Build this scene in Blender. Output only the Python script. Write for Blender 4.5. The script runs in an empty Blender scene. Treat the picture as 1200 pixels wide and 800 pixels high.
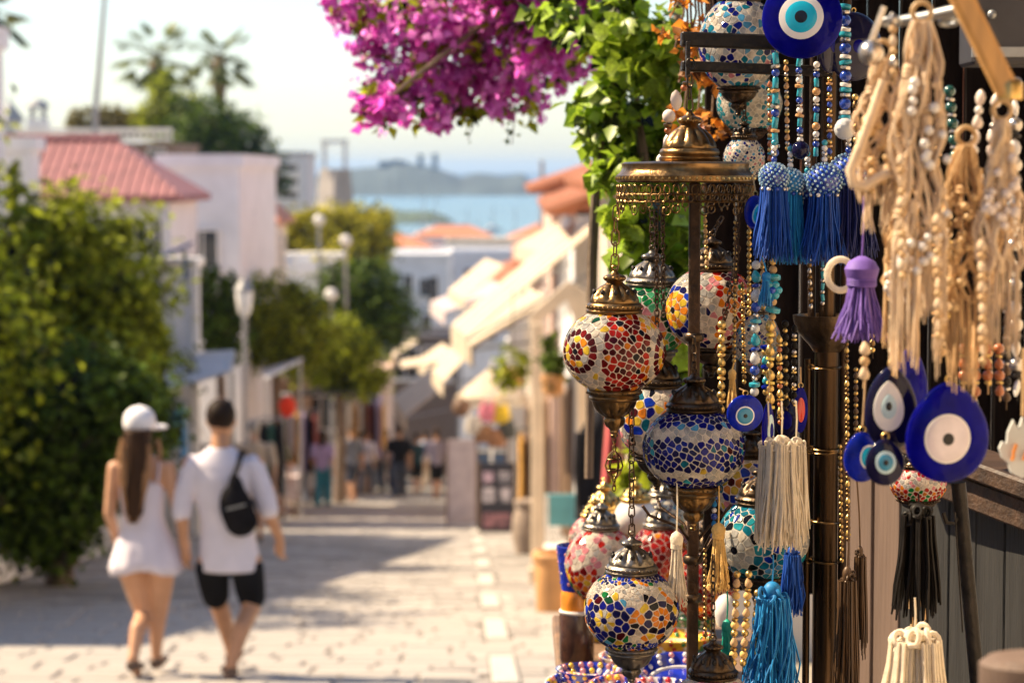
import bpy, math, random
import numpy as np
from mathutils import Vector, Matrix

rad = math.radians
scene = bpy.context.scene
COL = scene.collection
rnd = random.Random(11)

# ------------------------------------------------------------------ camera, world, sun, exposure
FPX = 2833.0                     # focal length in photo pixels (85 mm on 36 mm, 1200 px wide)
HORIZON = 203.0
HAZE_DENSITY = 0.00014
PITCH = math.atan((400 - HORIZON) / FPX)
cam_d = bpy.data.cameras.new("camera")
cam_d.lens = 85
cam_d.sensor_width = 36
cam_d.clip_start = 0.1
cam_d.clip_end = 30000
cam_d.dof.use_dof = True
cam_d.dof.focus_distance = 3.52
cam_d.dof.aperture_fstop = 6.0
cam_d.dof.aperture_blades = 0
cam = bpy.data.objects.new("camera", cam_d)
cam.rotation_euler = (rad(90) - PITCH, 0, 0)
COL.objects.link(cam)
scene.camera = cam

SUN_EL, SUN_AZ = 46.0, -73.0     # azimuth from +Y, negative = to the left of the view
sun_dir = Vector((math.sin(rad(SUN_AZ)) * math.cos(rad(SUN_EL)), math.cos(rad(SUN_AZ)) * math.cos(rad(SUN_EL)), math.sin(rad(SUN_EL))))
world = bpy.data.worlds.new("World")
scene.world = world
world.use_nodes = True
wn = world.node_tree
sky = wn.nodes.new("ShaderNodeTexSky")
sky.sky_type = 'NISHITA'
sky.sun_disc = False
sky.sun_elevation = rad(SUN_EL)
sky.sun_rotation = rad(SUN_AZ)
sky.air_density = 1.0
sky.dust_density = 0.6
sky.ozone_density = 1.0
wn.links.new(sky.outputs[0], wn.nodes["Background"].inputs[0])
wn.nodes["Background"].inputs[1].default_value = 0.078
sun_l = bpy.data.lights.new("sun", 'SUN')
sun_l.energy = 5.0
sun_l.angle = rad(0.5)
sun_l.color = (1.0, 0.80, 0.54)
sun_o = bpy.data.objects.new("sun", sun_l)
sun_o.rotation_euler = sun_dir.to_track_quat('Z', 'Y').to_euler()
COL.objects.link(sun_o)
scene.view_settings.view_transform = 'Standard'
scene.view_settings.look = 'None'
scene.view_settings.exposure = 1.37
scene.view_settings.gamma = 1.0
scene.cycles.use_denoising = True
scene.cycles.max_bounces = 10
scene.cycles.transparent_max_bounces = 8
scene.cycles.sample_clamp_indirect = 6.0


# ------------------------------------------------------------------ helpers
def P(px, py, d):
    """World point that the photo shows at pixel (px, py) and that lies d metres down the street."""
    u, v = (px - 600) / FPX, (400 - py) / FPX
    y = math.cos(PITCH) + v * math.sin(PITCH)
    z = -math.sin(PITCH) + v * math.cos(PITCH)
    return Vector((u * d / y, d, z * d / y))


def px_m(d):
    return d / FPX


def ground(y):
    """Height of the street surface: falls 11 % and eases out towards the harbour."""
    if y <= 125:
        return -1.46 - 0.11 * y
    t = min((y - 125) / 155.0, 1.0)
    return -15.21 - 0.11 * 155 * (t - t * t / 2) * 0.55


def sm(t):
    t = max(0.0, min(1.0, t))
    return t * t * (3 - 2 * t)


def terrain(x, y):
    z = ground(y)
    hill = sm((y - 62) / 40) * (1 - sm((y - 190) / 120))
    z += 9.5 * sm((-7 - x * 1.0) / 9.0) * hill
    z += 5.0 * sm((-6.5 - x) / 5.0) * sm((y - 14) / 10) * (1 - sm((y - 50) / 30)) * 0.15
    if y > 420:
        z = min(z, -19.73 - 3.0 * sm((y - 560) / 90) - 0.0 * x)
    return z


HEX = lambda h: tuple(((c / 255) / 12.92 if c / 255 <= 0.04045 else ((c / 255 + 0.055) / 1.055) ** 2.4) for c in (int(h[0:2], 16), int(h[2:4], 16), int(h[4:6], 16)))
_mats = {}


def mat(name, col, rough=0.6, metal=0.0, var=0.18, scale=12.0, bump=0.0, trans=0.0, spec=0.5, coat=0.0, island=0.0, sheen=0.0, col2=None, stretch=None, glass=0.0):
    """A procedural material: noise (and per-island) colour variation, optional relief, optional translucency."""
    if name in _mats:
        return _mats[name]
    if isinstance(col, str):
        col = HEX(col)
    if isinstance(col2, str):
        col2 = HEX(col2)
    m = bpy.data.materials.new(name)
    m.use_nodes = True
    nt = m.node_tree
    N, L = nt.nodes, nt.links
    b = N["Principled BSDF"]
    tc = N.new("ShaderNodeTexCoord")
    src = tc.outputs["Object"]
    if stretch:
        mp = N.new("ShaderNodeMapping")
        mp.inputs["Scale"].default_value = stretch
        L.new(src, mp.inputs[0])
        src = mp.outputs[0]
    nz = N.new("ShaderNodeTexNoise")
    nz.inputs["Scale"].default_value = scale
    nz.inputs["Detail"].default_value = 5
    nz.inputs["Roughness"].default_value = 0.6
    L.new(src, nz.inputs["Vector"])
    rp = N.new("ShaderNodeValToRGB")
    lo = tuple(max(0, c * (1 - var * 1.6)) for c in col)
    hi = tuple(min(1, c * (1 + var * 1.3)) for c in (col2 or col))
    rp.color_ramp.elements[0].position = 0.3
    rp.color_ramp.elements[1].position = 0.7
    rp.color_ramp.elements[0].color = (*lo, 1)
    rp.color_ramp.elements[1].color = (*hi, 1)
    if island:
        ge = N.new("ShaderNodeNewGeometry")
        mx = N.new("ShaderNodeMath")
        mx.operation = 'MULTIPLY_ADD'
        mx.inputs[1].default_value = island
        sb = N.new("ShaderNodeMath")
        sb.operation = 'MULTIPLY'
        sb.inputs[1].default_value = 1 - island
        L.new(nz.outputs[0], sb.inputs[0])
        L.new(ge.outputs["Random Per Island"], mx.inputs[0])
        L.new(sb.outputs[0], mx.inputs[2])
        L.new(mx.outputs[0], rp.inputs[0])
        rp.color_ramp.elements[0].position = 0.12
        rp.color_ramp.elements[1].position = 0.88
    else:
        L.new(nz.outputs[0], rp.inputs[0])
    L.new(rp.outputs[0], b.inputs["Base Color"])
    b.inputs["Roughness"].default_value = rough
    b.inputs["Metallic"].default_value = metal
    b.inputs["Specular IOR Level"].default_value = spec
    b.inputs["Coat Weight"].default_value = coat
    b.inputs["Coat Roughness"].default_value = 0.08
    if sheen:
        b.inputs["Sheen Weight"].default_value = sheen
    if glass:
        b.inputs["Transmission Weight"].default_value = glass
        b.inputs["IOR"].default_value = 1.45
    if rough > 0.15:
        rr = N.new("ShaderNodeMapRange")
        rr.inputs[3].default_value = max(0.05, rough - 0.1)
        rr.inputs[4].default_value = min(1, rough + 0.12)
        L.new(nz.outputs[0], rr.inputs[0])
        L.new(rr.outputs[0], b.inputs["Roughness"])
    if bump:
        bp = N.new("ShaderNodeBump")
        bp.inputs["Strength"].default_value = bump
        bp.inputs["Distance"].default_value = 0.01
        n2 = N.new("ShaderNodeTexNoise")
        n2.inputs["Scale"].default_value = scale * 3.5
        n2.inputs["Detail"].default_value = 4
        L.new(src, n2.inputs["Vector"])
        L.new(n2.outputs[0], bp.inputs["Height"])
        L.new(bp.outputs[0], b.inputs["Normal"])
    if trans:
        t = N.new("ShaderNodeBsdfTranslucent")
        L.new(rp.outputs[0], t.inputs[0])
        ms = N.new("ShaderNodeMixShader")
        ms.inputs[0].default_value = trans
        L.new(b.outputs[0], ms.inputs[1])
        L.new(t.outputs[0], ms.inputs[2])
        L.new(ms.outputs[0], N["Material Output"].inputs["Surface"])
    _mats[name] = m
    return m


def tag(o, label=None, cat=None, group=None, kind=None):
    if label: o["label"] = label
    if cat: o["category"] = cat
    if group: o["group"] = group
    if kind: o["kind"] = kind
    return o


def thing(name, label, cat, loc=(0, 0, 0), rz=0.0, group=None, rot=None):
    o = bpy.data.objects.new(name, None)
    o.empty_display_size = 0.05
    o.location = loc
    o.rotation_euler = rot if rot else (0, 0, rz)
    COL.objects.link(o)
    return tag(o, label, cat, group)


def link(name, me, parent=None, loc=(0, 0, 0), rot=(0, 0, 0), scale=(1, 1, 1)):
    o = bpy.data.objects.new(name, me)
    o.location, o.rotation_euler, o.scale = loc, rot, scale
    if parent is not None: o.parent = parent
    COL.objects.link(o)
    return o


def copy_tree(o, parent=None):
    c = o.copy()
    COL.objects.link(c)
    c.parent = parent
    for ch in o.children:
        copy_tree(ch, c)
    return c


def basis(t):
    t = Vector(t).normalized()
    a = Vector((0, 0, 1)) if abs(t.z) < 0.9 else Vector((1, 0, 0))
    e1 = t.cross(a).normalized()
    return e1, t.cross(e1).normalized()


class MB:
    """Collects shapes into ONE mesh."""
    def __init__(s):
        s.v, s.f, s.m, s.mi = [], [], [], 0

    def add(s, vs, fs):
        n = len(s.v)
        s.v += [tuple(p) for p in vs]
        s.f += [tuple(i + n for i in f) for f in fs]
        s.m += [s.mi] * len(fs)
        return s

    def box(s, c, size, rot=None, bev=0.0):
        hx, hy, hz = size[0] / 2, size[1] / 2, size[2] / 2
        c = Vector(c)
        if bev:
            b = min(bev, hx * .9, hy * .9, hz * .9)
            vs, key = [], {}
            for sx in (-1, 1):
                for sy in (-1, 1):
                    for sz in (-1, 1):
                        for ax in range(3):
                            p = [sx * (hx - b), sy * (hy - b), sz * (hz - b)]
                            p[ax] = (sx * hx, sy * hy, sz * hz)[ax]
                            key[(sx, sy, sz, ax)] = len(vs)
                            vs.append(Vector(p))
            k = lambda a, b_, c_, ax: key[(a, b_, c_, ax)]
            fs = []
            for q in (-1, 1):
                fs.append([k(q, -1, -1, 0), k(q, 1, -1, 0), k(q, 1, 1, 0), k(q, -1, 1, 0)][::q])
                fs.append([k(-1, q, -1, 1), k(-1, q, 1, 1), k(1, q, 1, 1), k(1, q, -1, 1)][::q])
                fs.append([k(-1, -1, q, 2), k(1, -1, q, 2), k(1, 1, q, 2), k(-1, 1, q, 2)][::q])
            for a in (-1, 1):
                for b_ in (-1, 1):
                    fs.append([k(a, b_, -1, 0), k(a, b_, 1, 0), k(a, b_, 1, 1), k(a, b_, -1, 1)])
                    fs.append([k(a, -1, b_, 0), k(a, 1, b_, 0), k(a, 1, b_, 2), k(a, -1, b_, 2)])
                    fs.append([k(-1, a, b_, 1), k(1, a, b_, 1), k(1, a, b_, 2), k(-1, a, b_, 2)])
                    for c_ in (-1, 1):
                        fs.append([k(a, b_, c_, 0), k(a, b_, c_, 1), k(a, b_, c_, 2)])
        else:
            vs = [Vector((x, y, z)) for x in (-hx, hx) for y in (-hy, hy) for z in (-hz, hz)]
            fs = [(0, 1, 3, 2), (4, 6, 7, 5), (0, 4, 5, 1), (2, 3, 7, 6), (0, 2, 6, 4), (1, 5, 7, 3)]
        if rot is not None:
            vs = [rot @ p for p in vs]
        return s.add([p + c for p in vs], fs)

    def tube(s, path, r, n=6, cap=True, flat=1.0):
        path = [Vector(p) for p in path]
        k = len(path)
        rs = r if isinstance(r, (list, tuple)) else [r] * k
        vs, fs = [], []
        e1 = None
        for i, p in enumerate(path):
            t = (path[min(i + 1, k - 1)] - path[max(i - 1, 0)])
            t = t.normalized() if t.length > 1e-9 else Vector((0, 0, 1))
            if e1 is None:
                e1, e2 = basis(t)
            else:
                e1 = (e1 - t * e1.dot(t))
                e1 = e1.normalized() if e1.length > 1e-6 else basis(t)[0]
                e2 = t.cross(e1).normalized()
            for j in range(n):
                a = 2 * math.pi * j / n
                vs.append(p + (e1 * math.cos(a) + e2 * math.sin(a) * flat) * rs[i])
        for i in range(k - 1):
            for j in range(n):
                j2 = (j + 1) % n
                fs.append((i * n + j, i * n + j2, (i + 1) * n + j2, (i + 1) * n + j))
        if cap:
            fs.append(tuple(range(n))[::-1])
            fs.append(tuple(range((k - 1) * n, k * n)))
        return s.add(vs, fs)

    def lathe(s, prof, n=24, c=(0, 0, 0), flute=None, caps=True, sq=(1, 1)):
        """prof: (r, z[, flute amplitude]); flute = lobes."""
        c = Vector(c)
        vs, fs = [], []
        k = len(prof)
        for q in prof:
            am = q[2] if len(q) > 2 else 0.0
            for j in range(n):
                a = 2 * math.pi * j / n
                rr = q[0]
                if am and flute:
                    rr *= 1 - am * (1 - abs(math.sin(a * flute / 2)) ** 0.6)
                vs.append(c + Vector((math.cos(a) * rr * sq[0], math.sin(a) * rr * sq[1], q[1])))
        for i in range(k - 1):
            for j in range(n):
                j2 = (j + 1) % n
                fs.append((i * n + j, i * n + j2, (i + 1) * n + j2, (i + 1) * n + j))
        if caps:
            fs.append(tuple(range(n))[::-1])
            fs.append(tuple(range((k - 1) * n, k * n)))
        return s.add(vs, fs)

    def ell(s, c, r, n=12, m=8, rot=None):
        c = Vector(c)
        r = (r, r, r) if not isinstance(r, (tuple, list)) else r
        vs = [Vector((0, 0, -r[2]))]
        for i in range(1, m):
            t = -math.pi / 2 + math.pi * i / m
            for j in range(n):
                a = 2 * math.pi * j / n
                vs.append(Vector((r[0] * math.cos(t) * math.cos(a), r[1] * math.cos(t) * math.sin(a), r[2] * math.sin(t))))
        vs.append(Vector((0, 0, r[2])))
        fs = []
        for j in range(n):
            fs.append((0, 1 + (j + 1) % n, 1 + j))
            fs.append((len(vs) - 1, 1 + (m - 2) * n + j, 1 + (m - 2) * n + (j + 1) % n))
        for i in range(m - 2):
            for j in range(n):
                a, b = 1 + i * n + j, 1 + i * n + (j + 1) % n
                fs.append((a, b, b + n, a + n))
        if rot is not None:
            vs = [rot @ p for p in vs]
        return s.add([p + c for p in vs], fs)

    def torus(s, c, R_, r, n=16, m=6, axis=(0, 0, 1), ax=(1, 1)):
        e1, e2 = basis(axis)
        t = Vector(axis).normalized()
        c = Vector(c)
        vs, fs = [], []
        for i in range(n):
            a = 2 * math.pi * i / n
            d = e1 * math.cos(a) * ax[0] + e2 * math.sin(a) * ax[1]
            for j in range(m):
                b = 2 * math.pi * j / m
                vs.append(c + d * R_ + (d.normalized() * math.cos(b) + t * math.sin(b)) * r)
        for i in range(n):
            for j in range(m):
                i2, j2 = (i + 1) % n, (j + 1) % m
                fs.append((i * m + j, i2 * m + j, i2 * m + j2, i * m + j2))
        return s.add(vs, fs)

    def loft(s, rings, n=16, cap=True):
        """rings: (centre, rx, ry[, yaw]) ellipses stacked upward."""
        vs, fs = [], []
        for q in rings:
            c, rx, ry = Vector(q[0]), q[1], q[2]
            for j in range(n):
                a = 2 * math.pi * j / n
                vs.append(c + Vector((rx * math.cos(a), ry * math.sin(a), 0)))
        for i in range(len(rings) - 1):
            for j in range(n):
                j2 = (j + 1) % n
                fs.append((i * n + j, i * n + j2, (i + 1) * n + j2, (i + 1) * n + j))
        if cap:
            fs.append(tuple(range(n))[::-1])
            fs.append(tuple(range((len(rings) - 1) * n, len(rings) * n)))
        return s.add(vs, fs)

    def prism(s, poly, a, b):
        """poly: 3-D points of an outline; extruded by the vector (b - a)."""
        d = Vector(b) - Vector(a)
        vs = [Vector(p) for p in poly] + [Vector(p) + d for p in poly]
        n = len(poly)
        fs = [tuple(range(n))[::-1], tuple(range(n, 2 * n))]
        fs += [(i, (i + 1) % n, n + (i + 1) % n, n + i) for i in range(n)]
        return s.add(vs, fs)

    def quad(s, a, b, c, d):
        return s.add([a, b, c, d], [(0, 1, 2, 3)])

    def slab(s, a, b, c, d, t):
        """a quad with thickness t along its normal."""
        a, b, c, d = map(Vector, (a, b, c, d))
        nn = (b - a).cross(d - a).normalized() * t
        return s.add([a, b, c, d, a + nn, b + nn, c + nn, d + nn], [(3, 2, 1, 0), (4, 5, 6, 7), (0, 1, 5, 4), (1, 2, 6, 5), (2, 3, 7, 6), (3, 0, 4, 7)])

    def mesh(s, name, mats, smooth=True):
        me = bpy.data.meshes.new(name)
        me.from_pydata(s.v, [], s.f)
        for m in (mats if isinstance(mats, (list, tuple)) else [mats]):
            me.materials.append(m)
        if s.mi or any(s.m):
            me.polygons.foreach_set("material_index", s.m)
        if smooth:
            me.polygons.foreach_set("use_smooth", [True] * len(s.f))
            try:
                me.set_sharp_from_angle(angle=rad(42))
            except Exception:
                pass
        me.update()
        return me

    def build(s, name, mats, parent=None, smooth=True, **k):
        return link(name, s.mesh(name, mats, smooth), parent, **k)


def leaf_mesh(name, pts, dirs, nrm, size, m, asp=0.62, seg=1):
    """Many folded leaves as one mesh. pts, dirs, nrm: (n,3) arrays; size: (n,)."""
    n = len(pts)
    side = np.cross(nrm, dirs)
    side /= np.linalg.norm(side, axis=1, keepdims=True) + 1e-9
    nn = np.cross(dirs, side)
    s = size[:, None]
    base = pts
    L = pts + dirs * s * .45 + side * s * asp * .5 + nn * s * .10
    Rr = pts + dirs * s * .45 - side * s * asp * .5 + nn * s * .10
    tip = pts + dirs * s - nn * s * .12
    mid = pts + dirs * s * .5 - nn * s * .04
    v = np.stack([base, L, tip, Rr, mid], 1).reshape(-1, 3)
    idx = (np.arange(n) * 5)[:, None]
    tri = np.array([[0, 4, 1], [1, 4, 2], [0, 3, 4], [4, 3, 2]])
    f = (idx[:, None, :] + tri[None]).reshape(-1, 3)
    me = bpy.data.meshes.new(name)
    me.vertices.add(len(v)); me.vertices.foreach_set("co", v.astype(np.float32).ravel())
    me.loops.add(len(f) * 3); me.loops.foreach_set("vertex_index", f.astype(np.int32).ravel())
    me.polygons.add(len(f)); me.polygons.foreach_set("loop_start", np.arange(0, len(f) * 3, 3, dtype=np.int32))
    me.polygons.foreach_set("loop_total", np.full(len(f), 3, dtype=np.int32))
    me.materials.append(m)
    me.update(calc_edges=True)
    return me


def leaf_cloud(rs, blobs, n, clump, size, droop=0.25, shell=0.55):
    """Leaf positions in clumps through ellipsoids (c, r); returns arrays for leaf_mesh."""
    pts, nr = [], []
    vol = np.array([b[1][0] * b[1][1] * b[1][2] for b in blobs]) ** 0.67
    vol = vol / vol.sum()
    for b, w in zip(blobs, vol):
        k = max(1, int(n * w / clump))
        d = rs.normal(size=(k, 3)); d /= np.linalg.norm(d, axis=1, keepdims=True)
        rr = shell + (1 - shell) * rs.random(k) ** 0.6
        rr *= 1 + 0.13 * rs.normal(size=k)
        cc = np.array(b[0]) + d * rr[:, None] * np.array(b[1])
        cr = min(b[1]) * (0.10 + 0.12 * rs.random(k))
        off = rs.normal(size=(k, clump, 3)) * cr[:, None, None]
        p = (cc[:, None, :] + off).reshape(-1, 3)
        pts.append(p)
        nr.append(np.repeat(d, clump, 0))
    pts = np.concatenate(pts); nr = np.concatenate(nr)
    m = len(pts)
    nrm = nr * 0.6 + np.array([0, 0, .5]) + rs.normal(size=(m, 3)) * .55
    nrm /= np.linalg.norm(nrm, axis=1, keepdims=True)
    dirs = rs.normal(size=(m, 3)) + nr * .4 - np.array([0, 0, droop])
    dirs -= nrm * (dirs * nrm).sum(1, keepdims=True)
    dirs /= np.linalg.norm(dirs, axis=1, keepdims=True)
    sz = size * (0.7 + 0.6 * rs.random(m))
    return pts, dirs, nrm, sz


# ------------------------------------------------------------------ materials
M_STONE = mat("paving_stone", (.32, .295, .275), .75, var=.26, scale=6, bump=.35, island=.6)
M_JOINT = mat("paving_joint", (.17, .15, .13), .9, var=.25, scale=14, bump=.4)
M_MARBLE = mat("white_marble", (.47, .44, .40), .5, var=.08, scale=9, bump=.1)
M_EARTH = mat("dry_earth", (.30, .26, .20), .9, var=.3, scale=.6, bump=.4)
M_PLASTER = mat("white_plaster", (.74, .74, .76), .8, var=.07, scale=1.6, bump=.25)
M_PLASTER2 = mat("cream_plaster", (.72, .62, .50), .8, var=.10, scale=1.6, bump=.25)
M_PLASTER3 = mat("pink_plaster", (.62, .44, .36), .8, var=.12, scale=2.0, bump=.25)
M_GREYWALL = mat("grey_concrete", (.50, .52, .55), .8, var=.08, scale=.8)
M_REDROOF = mat("red_roof", (.30, .125, .13), .7, var=.14, scale=3, bump=.2)
M_TERRA = mat("terracotta_tile", (.50, .20, .11), .75, var=.22, scale=5, bump=.3, island=.5)
M_PANE = mat("window_glass", (.02, .025, .03), .08, var=.2, scale=2, spec=.7)
M_SHUTTER = mat("grey_shutter", (.28, .29, .32), .6, var=.15)
M_BLUECLOTH = mat("blue_cloth", (.06, .11, .24), .85, var=.15, scale=5, trans=.15)
M_CANOPY = mat("pale_canvas", (.66, .66, .68), .85, var=.06, scale=5, trans=.3)
M_CREAMCLOTH = mat("cream_canvas", (.56, .47, .36), .85, var=.07, scale=4, trans=.12)
M_BARK = mat("bark", (.17, .12, .085), .9, var=.3, scale=9, bump=.6)
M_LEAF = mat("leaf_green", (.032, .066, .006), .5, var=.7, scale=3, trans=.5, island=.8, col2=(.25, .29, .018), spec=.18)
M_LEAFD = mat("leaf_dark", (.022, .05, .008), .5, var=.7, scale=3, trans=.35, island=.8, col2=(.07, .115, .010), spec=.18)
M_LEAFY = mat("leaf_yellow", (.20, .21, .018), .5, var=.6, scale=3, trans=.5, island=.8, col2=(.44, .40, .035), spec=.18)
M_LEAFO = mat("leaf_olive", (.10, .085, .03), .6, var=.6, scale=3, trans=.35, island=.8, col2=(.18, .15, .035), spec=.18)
M_PALM = mat("palm_frond", (.05, .075, .02), .55, var=.5, scale=5, trans=.3, island=.7, col2=(.12, .15, .03))
M_STEEL = mat("grey_metal", (.30, .31, .32), .45, .7, var=.15)
M_POLE = mat("painted_pole", (.30, .30, .31), .5, .2, var=.12)
M_WOOD = mat("brown_wood", (.17, .10, .055), .6, var=.3, scale=5, bump=.3, stretch=(6, 6, .6))
M_WHITEPAINT = mat("white_paint", (.80, .77, .72), .55, var=.06, scale=4)
M_OPAL = mat("opal_glass", (.82, .80, .76), .2, var=.03, trans=.3)
M_SEA = None


def sea_material():
    m = mat("sea_water", (.11, .20, .25), .22, var=.25, scale=.01, spec=.5)
    nt = m.node_tree
    b = nt.nodes["Principled BSDF"]
    n2 = nt.nodes.new("ShaderNodeTexNoise"); n2.inputs["Scale"].default_value = .35; n2.inputs["Detail"].default_value = 6
    tc = nt.nodes.new("ShaderNodeTexCoord"); nt.links.new(tc.outputs["Object"], n2.inputs["Vector"])
    bp = nt.nodes.new("ShaderNodeBump"); bp.inputs["Strength"].default_value = .8; bp.inputs["Distance"].default_value = 1.2
    nt.links.new(n2.outputs[0], bp.inputs["Height"]); nt.links.new(bp.outputs[0], b.inputs["Normal"])
    return m


# ------------------------------------------------------------------ the setting: terrain, street, sea, headland
xs = np.unique(np.concatenate([np.linspace(-900, -40, 20), np.linspace(-40, 20, 49), np.linspace(20, 900, 20)]))
ys = np.unique(np.concatenate([np.linspace(-30, 10, 9), np.linspace(10, 200, 77), np.linspace(200, 800, 41)]))
mb = MB()
mb.v = [(x, y, terrain(x, y) - .03) for y in ys for x in xs]
nx = len(xs)
mb.f = [(j * nx + i, j * nx + i + 1, (j + 1) * nx + i + 1, (j + 1) * nx + i) for j in range(len(ys) - 1) for i in range(nx - 1)]
mb.m = [0] * len(mb.f)
tag(mb.build("ground", M_EARTH), kind="structure")

STREET_L, STREET_R = -5.1, 0.95
mb = MB()
yy = list(np.linspace(-3, 125, 65)) + list(np.linspace(128, 200, 25))
mb.v = [(x, y, ground(y) - .005) for y in yy for x in (STREET_L - .1, STREET_R + .6)]
mb.f = [(2 * i, 2 * i + 1, 2 * i + 3, 2 * i + 2) for i in range(len(yy) - 1)]
mb.m = [0] * len(mb.f)
street = tag(mb.build("street", M_JOINT), kind="structure")
SL = math.atan(-.11)
rest = MB()
marks = []
yq = 20.9 - 1.75 * 4
for k in range(17):
    marks.append((yq - 6.2 + k * 3.2, 1.75))
mark_x = lambda y: -.05 - .0225 * (y - 15) - .0
nrow, y, npart = 0, 12.6, 0
base_stones = []
for i in range(6):
    m_ = MB(); w_ = (.34, .40, .46, .52, .43, .37)[i]
    m_.box((0, 0, -.03), (w_, .262, .075), bev=.012)
    base_stones.append((w_, m_.mesh("paver", M_STONE, smooth=False)))
while y < 62:
    x = STREET_L + rnd.random() * .3
    while x < STREET_R + .25:
        k = rnd.randrange(6)
        w_ = base_stones[k][0]
        xc = x + w_ / 2
        x += w_ + .018
        if any(a - .15 < y < a + L_ + .15 for a, L_ in marks) and abs(xc - mark_x(y)) < w_ / 2 + .09:
            m0, m1, zq = mark_x(y) - .093, mark_x(y) + .093, ground(y)
            for e0, e1 in ((xc - w_ / 2, m0), (m1, xc + w_ / 2)):
                if e1 - e0 > .04:
                    rest.box(((e0 + e1) / 2, y, zq - .03), (e1 - e0, .262, .075), Matrix.Rotation(SL, 3, 'X'))
            continue
        z = ground(y) + rnd.uniform(-.004, .006)
        rx, rz_ = SL + rnd.uniform(-.012, .012), rnd.uniform(-.02, .02)
        if npart < 300 and y > 13.6 and P(0, 0, y).x < xc + .5:
            link("paver", base_stones[k][1], street, (xc, y, z), (rx, rnd.uniform(-.012, .012), rz_))
            npart += 1
        else:
            rest.box((xc, y, z - .03), (w_, .262, .075), Matrix.Rotation(rx, 3, 'X') @ Matrix.Rotation(rz_, 3, 'Z'))
    y += .28
tag(rest.build("paving", M_STONE, street, smooth=False), kind="stuff")
for a, L_ in marks:
    if a < 12: continue
    q = MB()
    q.box((0, 0, -.02), (.165, L_, .07), bev=.008)
    link("marker_slab", q.mesh("marker_slab", M_MARBLE, False), street, (mark_x(a + L_ / 2), a + L_ / 2, ground(a + L_ / 2) + .004), (SL, 0, .0225))

mb = MB()
mb.v = [(-20000, 380, -20), (20000, 380, -20), (20000, 25000, -20), (-20000, 25000, -20)]
mb.f, mb.m = [(0, 1, 2, 3)], [0]
tag(mb.build("sea", sea_material()), kind="structure")

M_HEAD = mat("hazy_hill", (.045, .06, .055), .95, var=.35, scale=.02)


def ridge(name, d, pts, depth, m, seed=1, base=-20.5):
    """Hills: a ridge whose skyline passes the given (px, py) pairs at distance d, with real depth."""
    rs = random.Random(seed)
    mb = MB()
    px = [p[0] for p in pts]
    n, kk = 90, 9
    for i in range(n + 1):
        t = px[0] + (px[-1] - px[0]) * i / n
        y_ = np.interp(t, px, [p[1] for p in pts]) + rs.uniform(-.7, .7)
        top = P(t, y_, d)
        for j in range(kk):
            f = j / (kk - 1)
            prof = math.sin(math.pi * f) ** .7
            mb.v.append((top.x * (1 + (f - .5) * depth / d), d + (f - .5) * depth, base + (top.z - base) * prof * (1 if j == kk // 2 else rs.uniform(.86, 1))))
    for i in range(n):
        for j in range(kk - 1):
            mb.f.append((i * kk + j, i * kk + j + 1, (i + 1) * kk + j + 1, (i + 1) * kk + j))
    mb.m = [0] * len(mb.f)
    return tag(mb.build(name, m), kind="structure")


ridge("headland", 2300, [(300, 229), (345, 214), (372, 206), (400, 199), (440, 195), (470, 190), (500, 194), (520, 200), (540, 207), (562, 203), (590, 206), (612, 203), (625, 214), (632, 229)], 300, M_HEAD, 3)
ridge("far_hills", 9000, [(250, 204.5), (360, 201), (480, 203), (600, 202), (660, 204), (760, 203), (900, 205)], 1500, M_HEAD, 5)
M_WOODED = mat("wooded_spit", (.05, .075, .04), .9, var=.5, scale=.06)
ridge("wooded_spit", 1000, [(385, 262), (420, 248), (450, 245), (478, 247), (505, 247), (520, 252), (533, 260)], 90, M_WOODED, 8)


# castle on the headland
castle = thing("castle", "hazy castle with two square towers on the far headland", "castle", P(478, 200, 2280))
q = MB()
q.box((0, 0, -6), (60, 30, 16)); q.box((-14, 4, 4), (26, 20, 10))
q.build("curtain_wall", mat("castle_stone", (.08, .08, .085), .9, var=.25, scale=.1), castle, smooth=False)
for px_, w_, t_ in ((493, 5, 178), (510, 5, 177), (465, 8, 184)):
    q = MB()
    h_ = (203 - t_) * 2280 / FPX
    q.box((0, 0, 0), (w_, w_, h_)); q.box((0, 0, h_ / 2 + .6), (w_ + 1.2, w_ + 1.2, 1.6))
    tw = q.build("tower", _mats["castle_stone"], castle, smooth=False)
    tw.location = P(px_, 203, 2280) + Vector((0, 0, h_ / 2 - 4)) - castle.location


# ------------------------------------------------------------------ buildings
def facade_window(parent, c, w, h, face, m_frame=None, pane=True, arch=False):
    """A recessed window: frame ring with depth and a pane behind it. face: 'y' (towards the camera) or 'x' (towards the street)."""
    f = MB(); t = .07 * max(.6, min(w, 1.4))
    rot = None if face == 'y' else Matrix.Rotation(rad(90), 3, 'Z')
    for (cx, cz, sx, sz) in ((-w / 2, 0, t, h + t), (w / 2, 0, t, h + t), (0, h / 2, w - t, t), (0, -h / 2, w - t, t), (0, 0, t * .6, h - t)):
        p = Vector((cx, 0, cz))
        f.box(rot @ p if rot else p, (sx, .09, sz), rot)
    fr = f.build("window", m_frame or M_WHITEPAINT, parent, smooth=False)
    fr.location = c
    g = MB(); g.box((0, 0, 0), (w - t, .03, h - t), rot)
    g.build("pane", M_PANE if pane else M_SHUTTER, fr, smooth=False)
    s_ = MB(); p = Vector((0, -.06, -h / 2 - t)); s_.box(rot @ p if rot else p, (w + .2, .2, .07), rot)
    s_.build("sill", M_WHITEPAINT, fr, smooth=False)
    return fr


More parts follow.
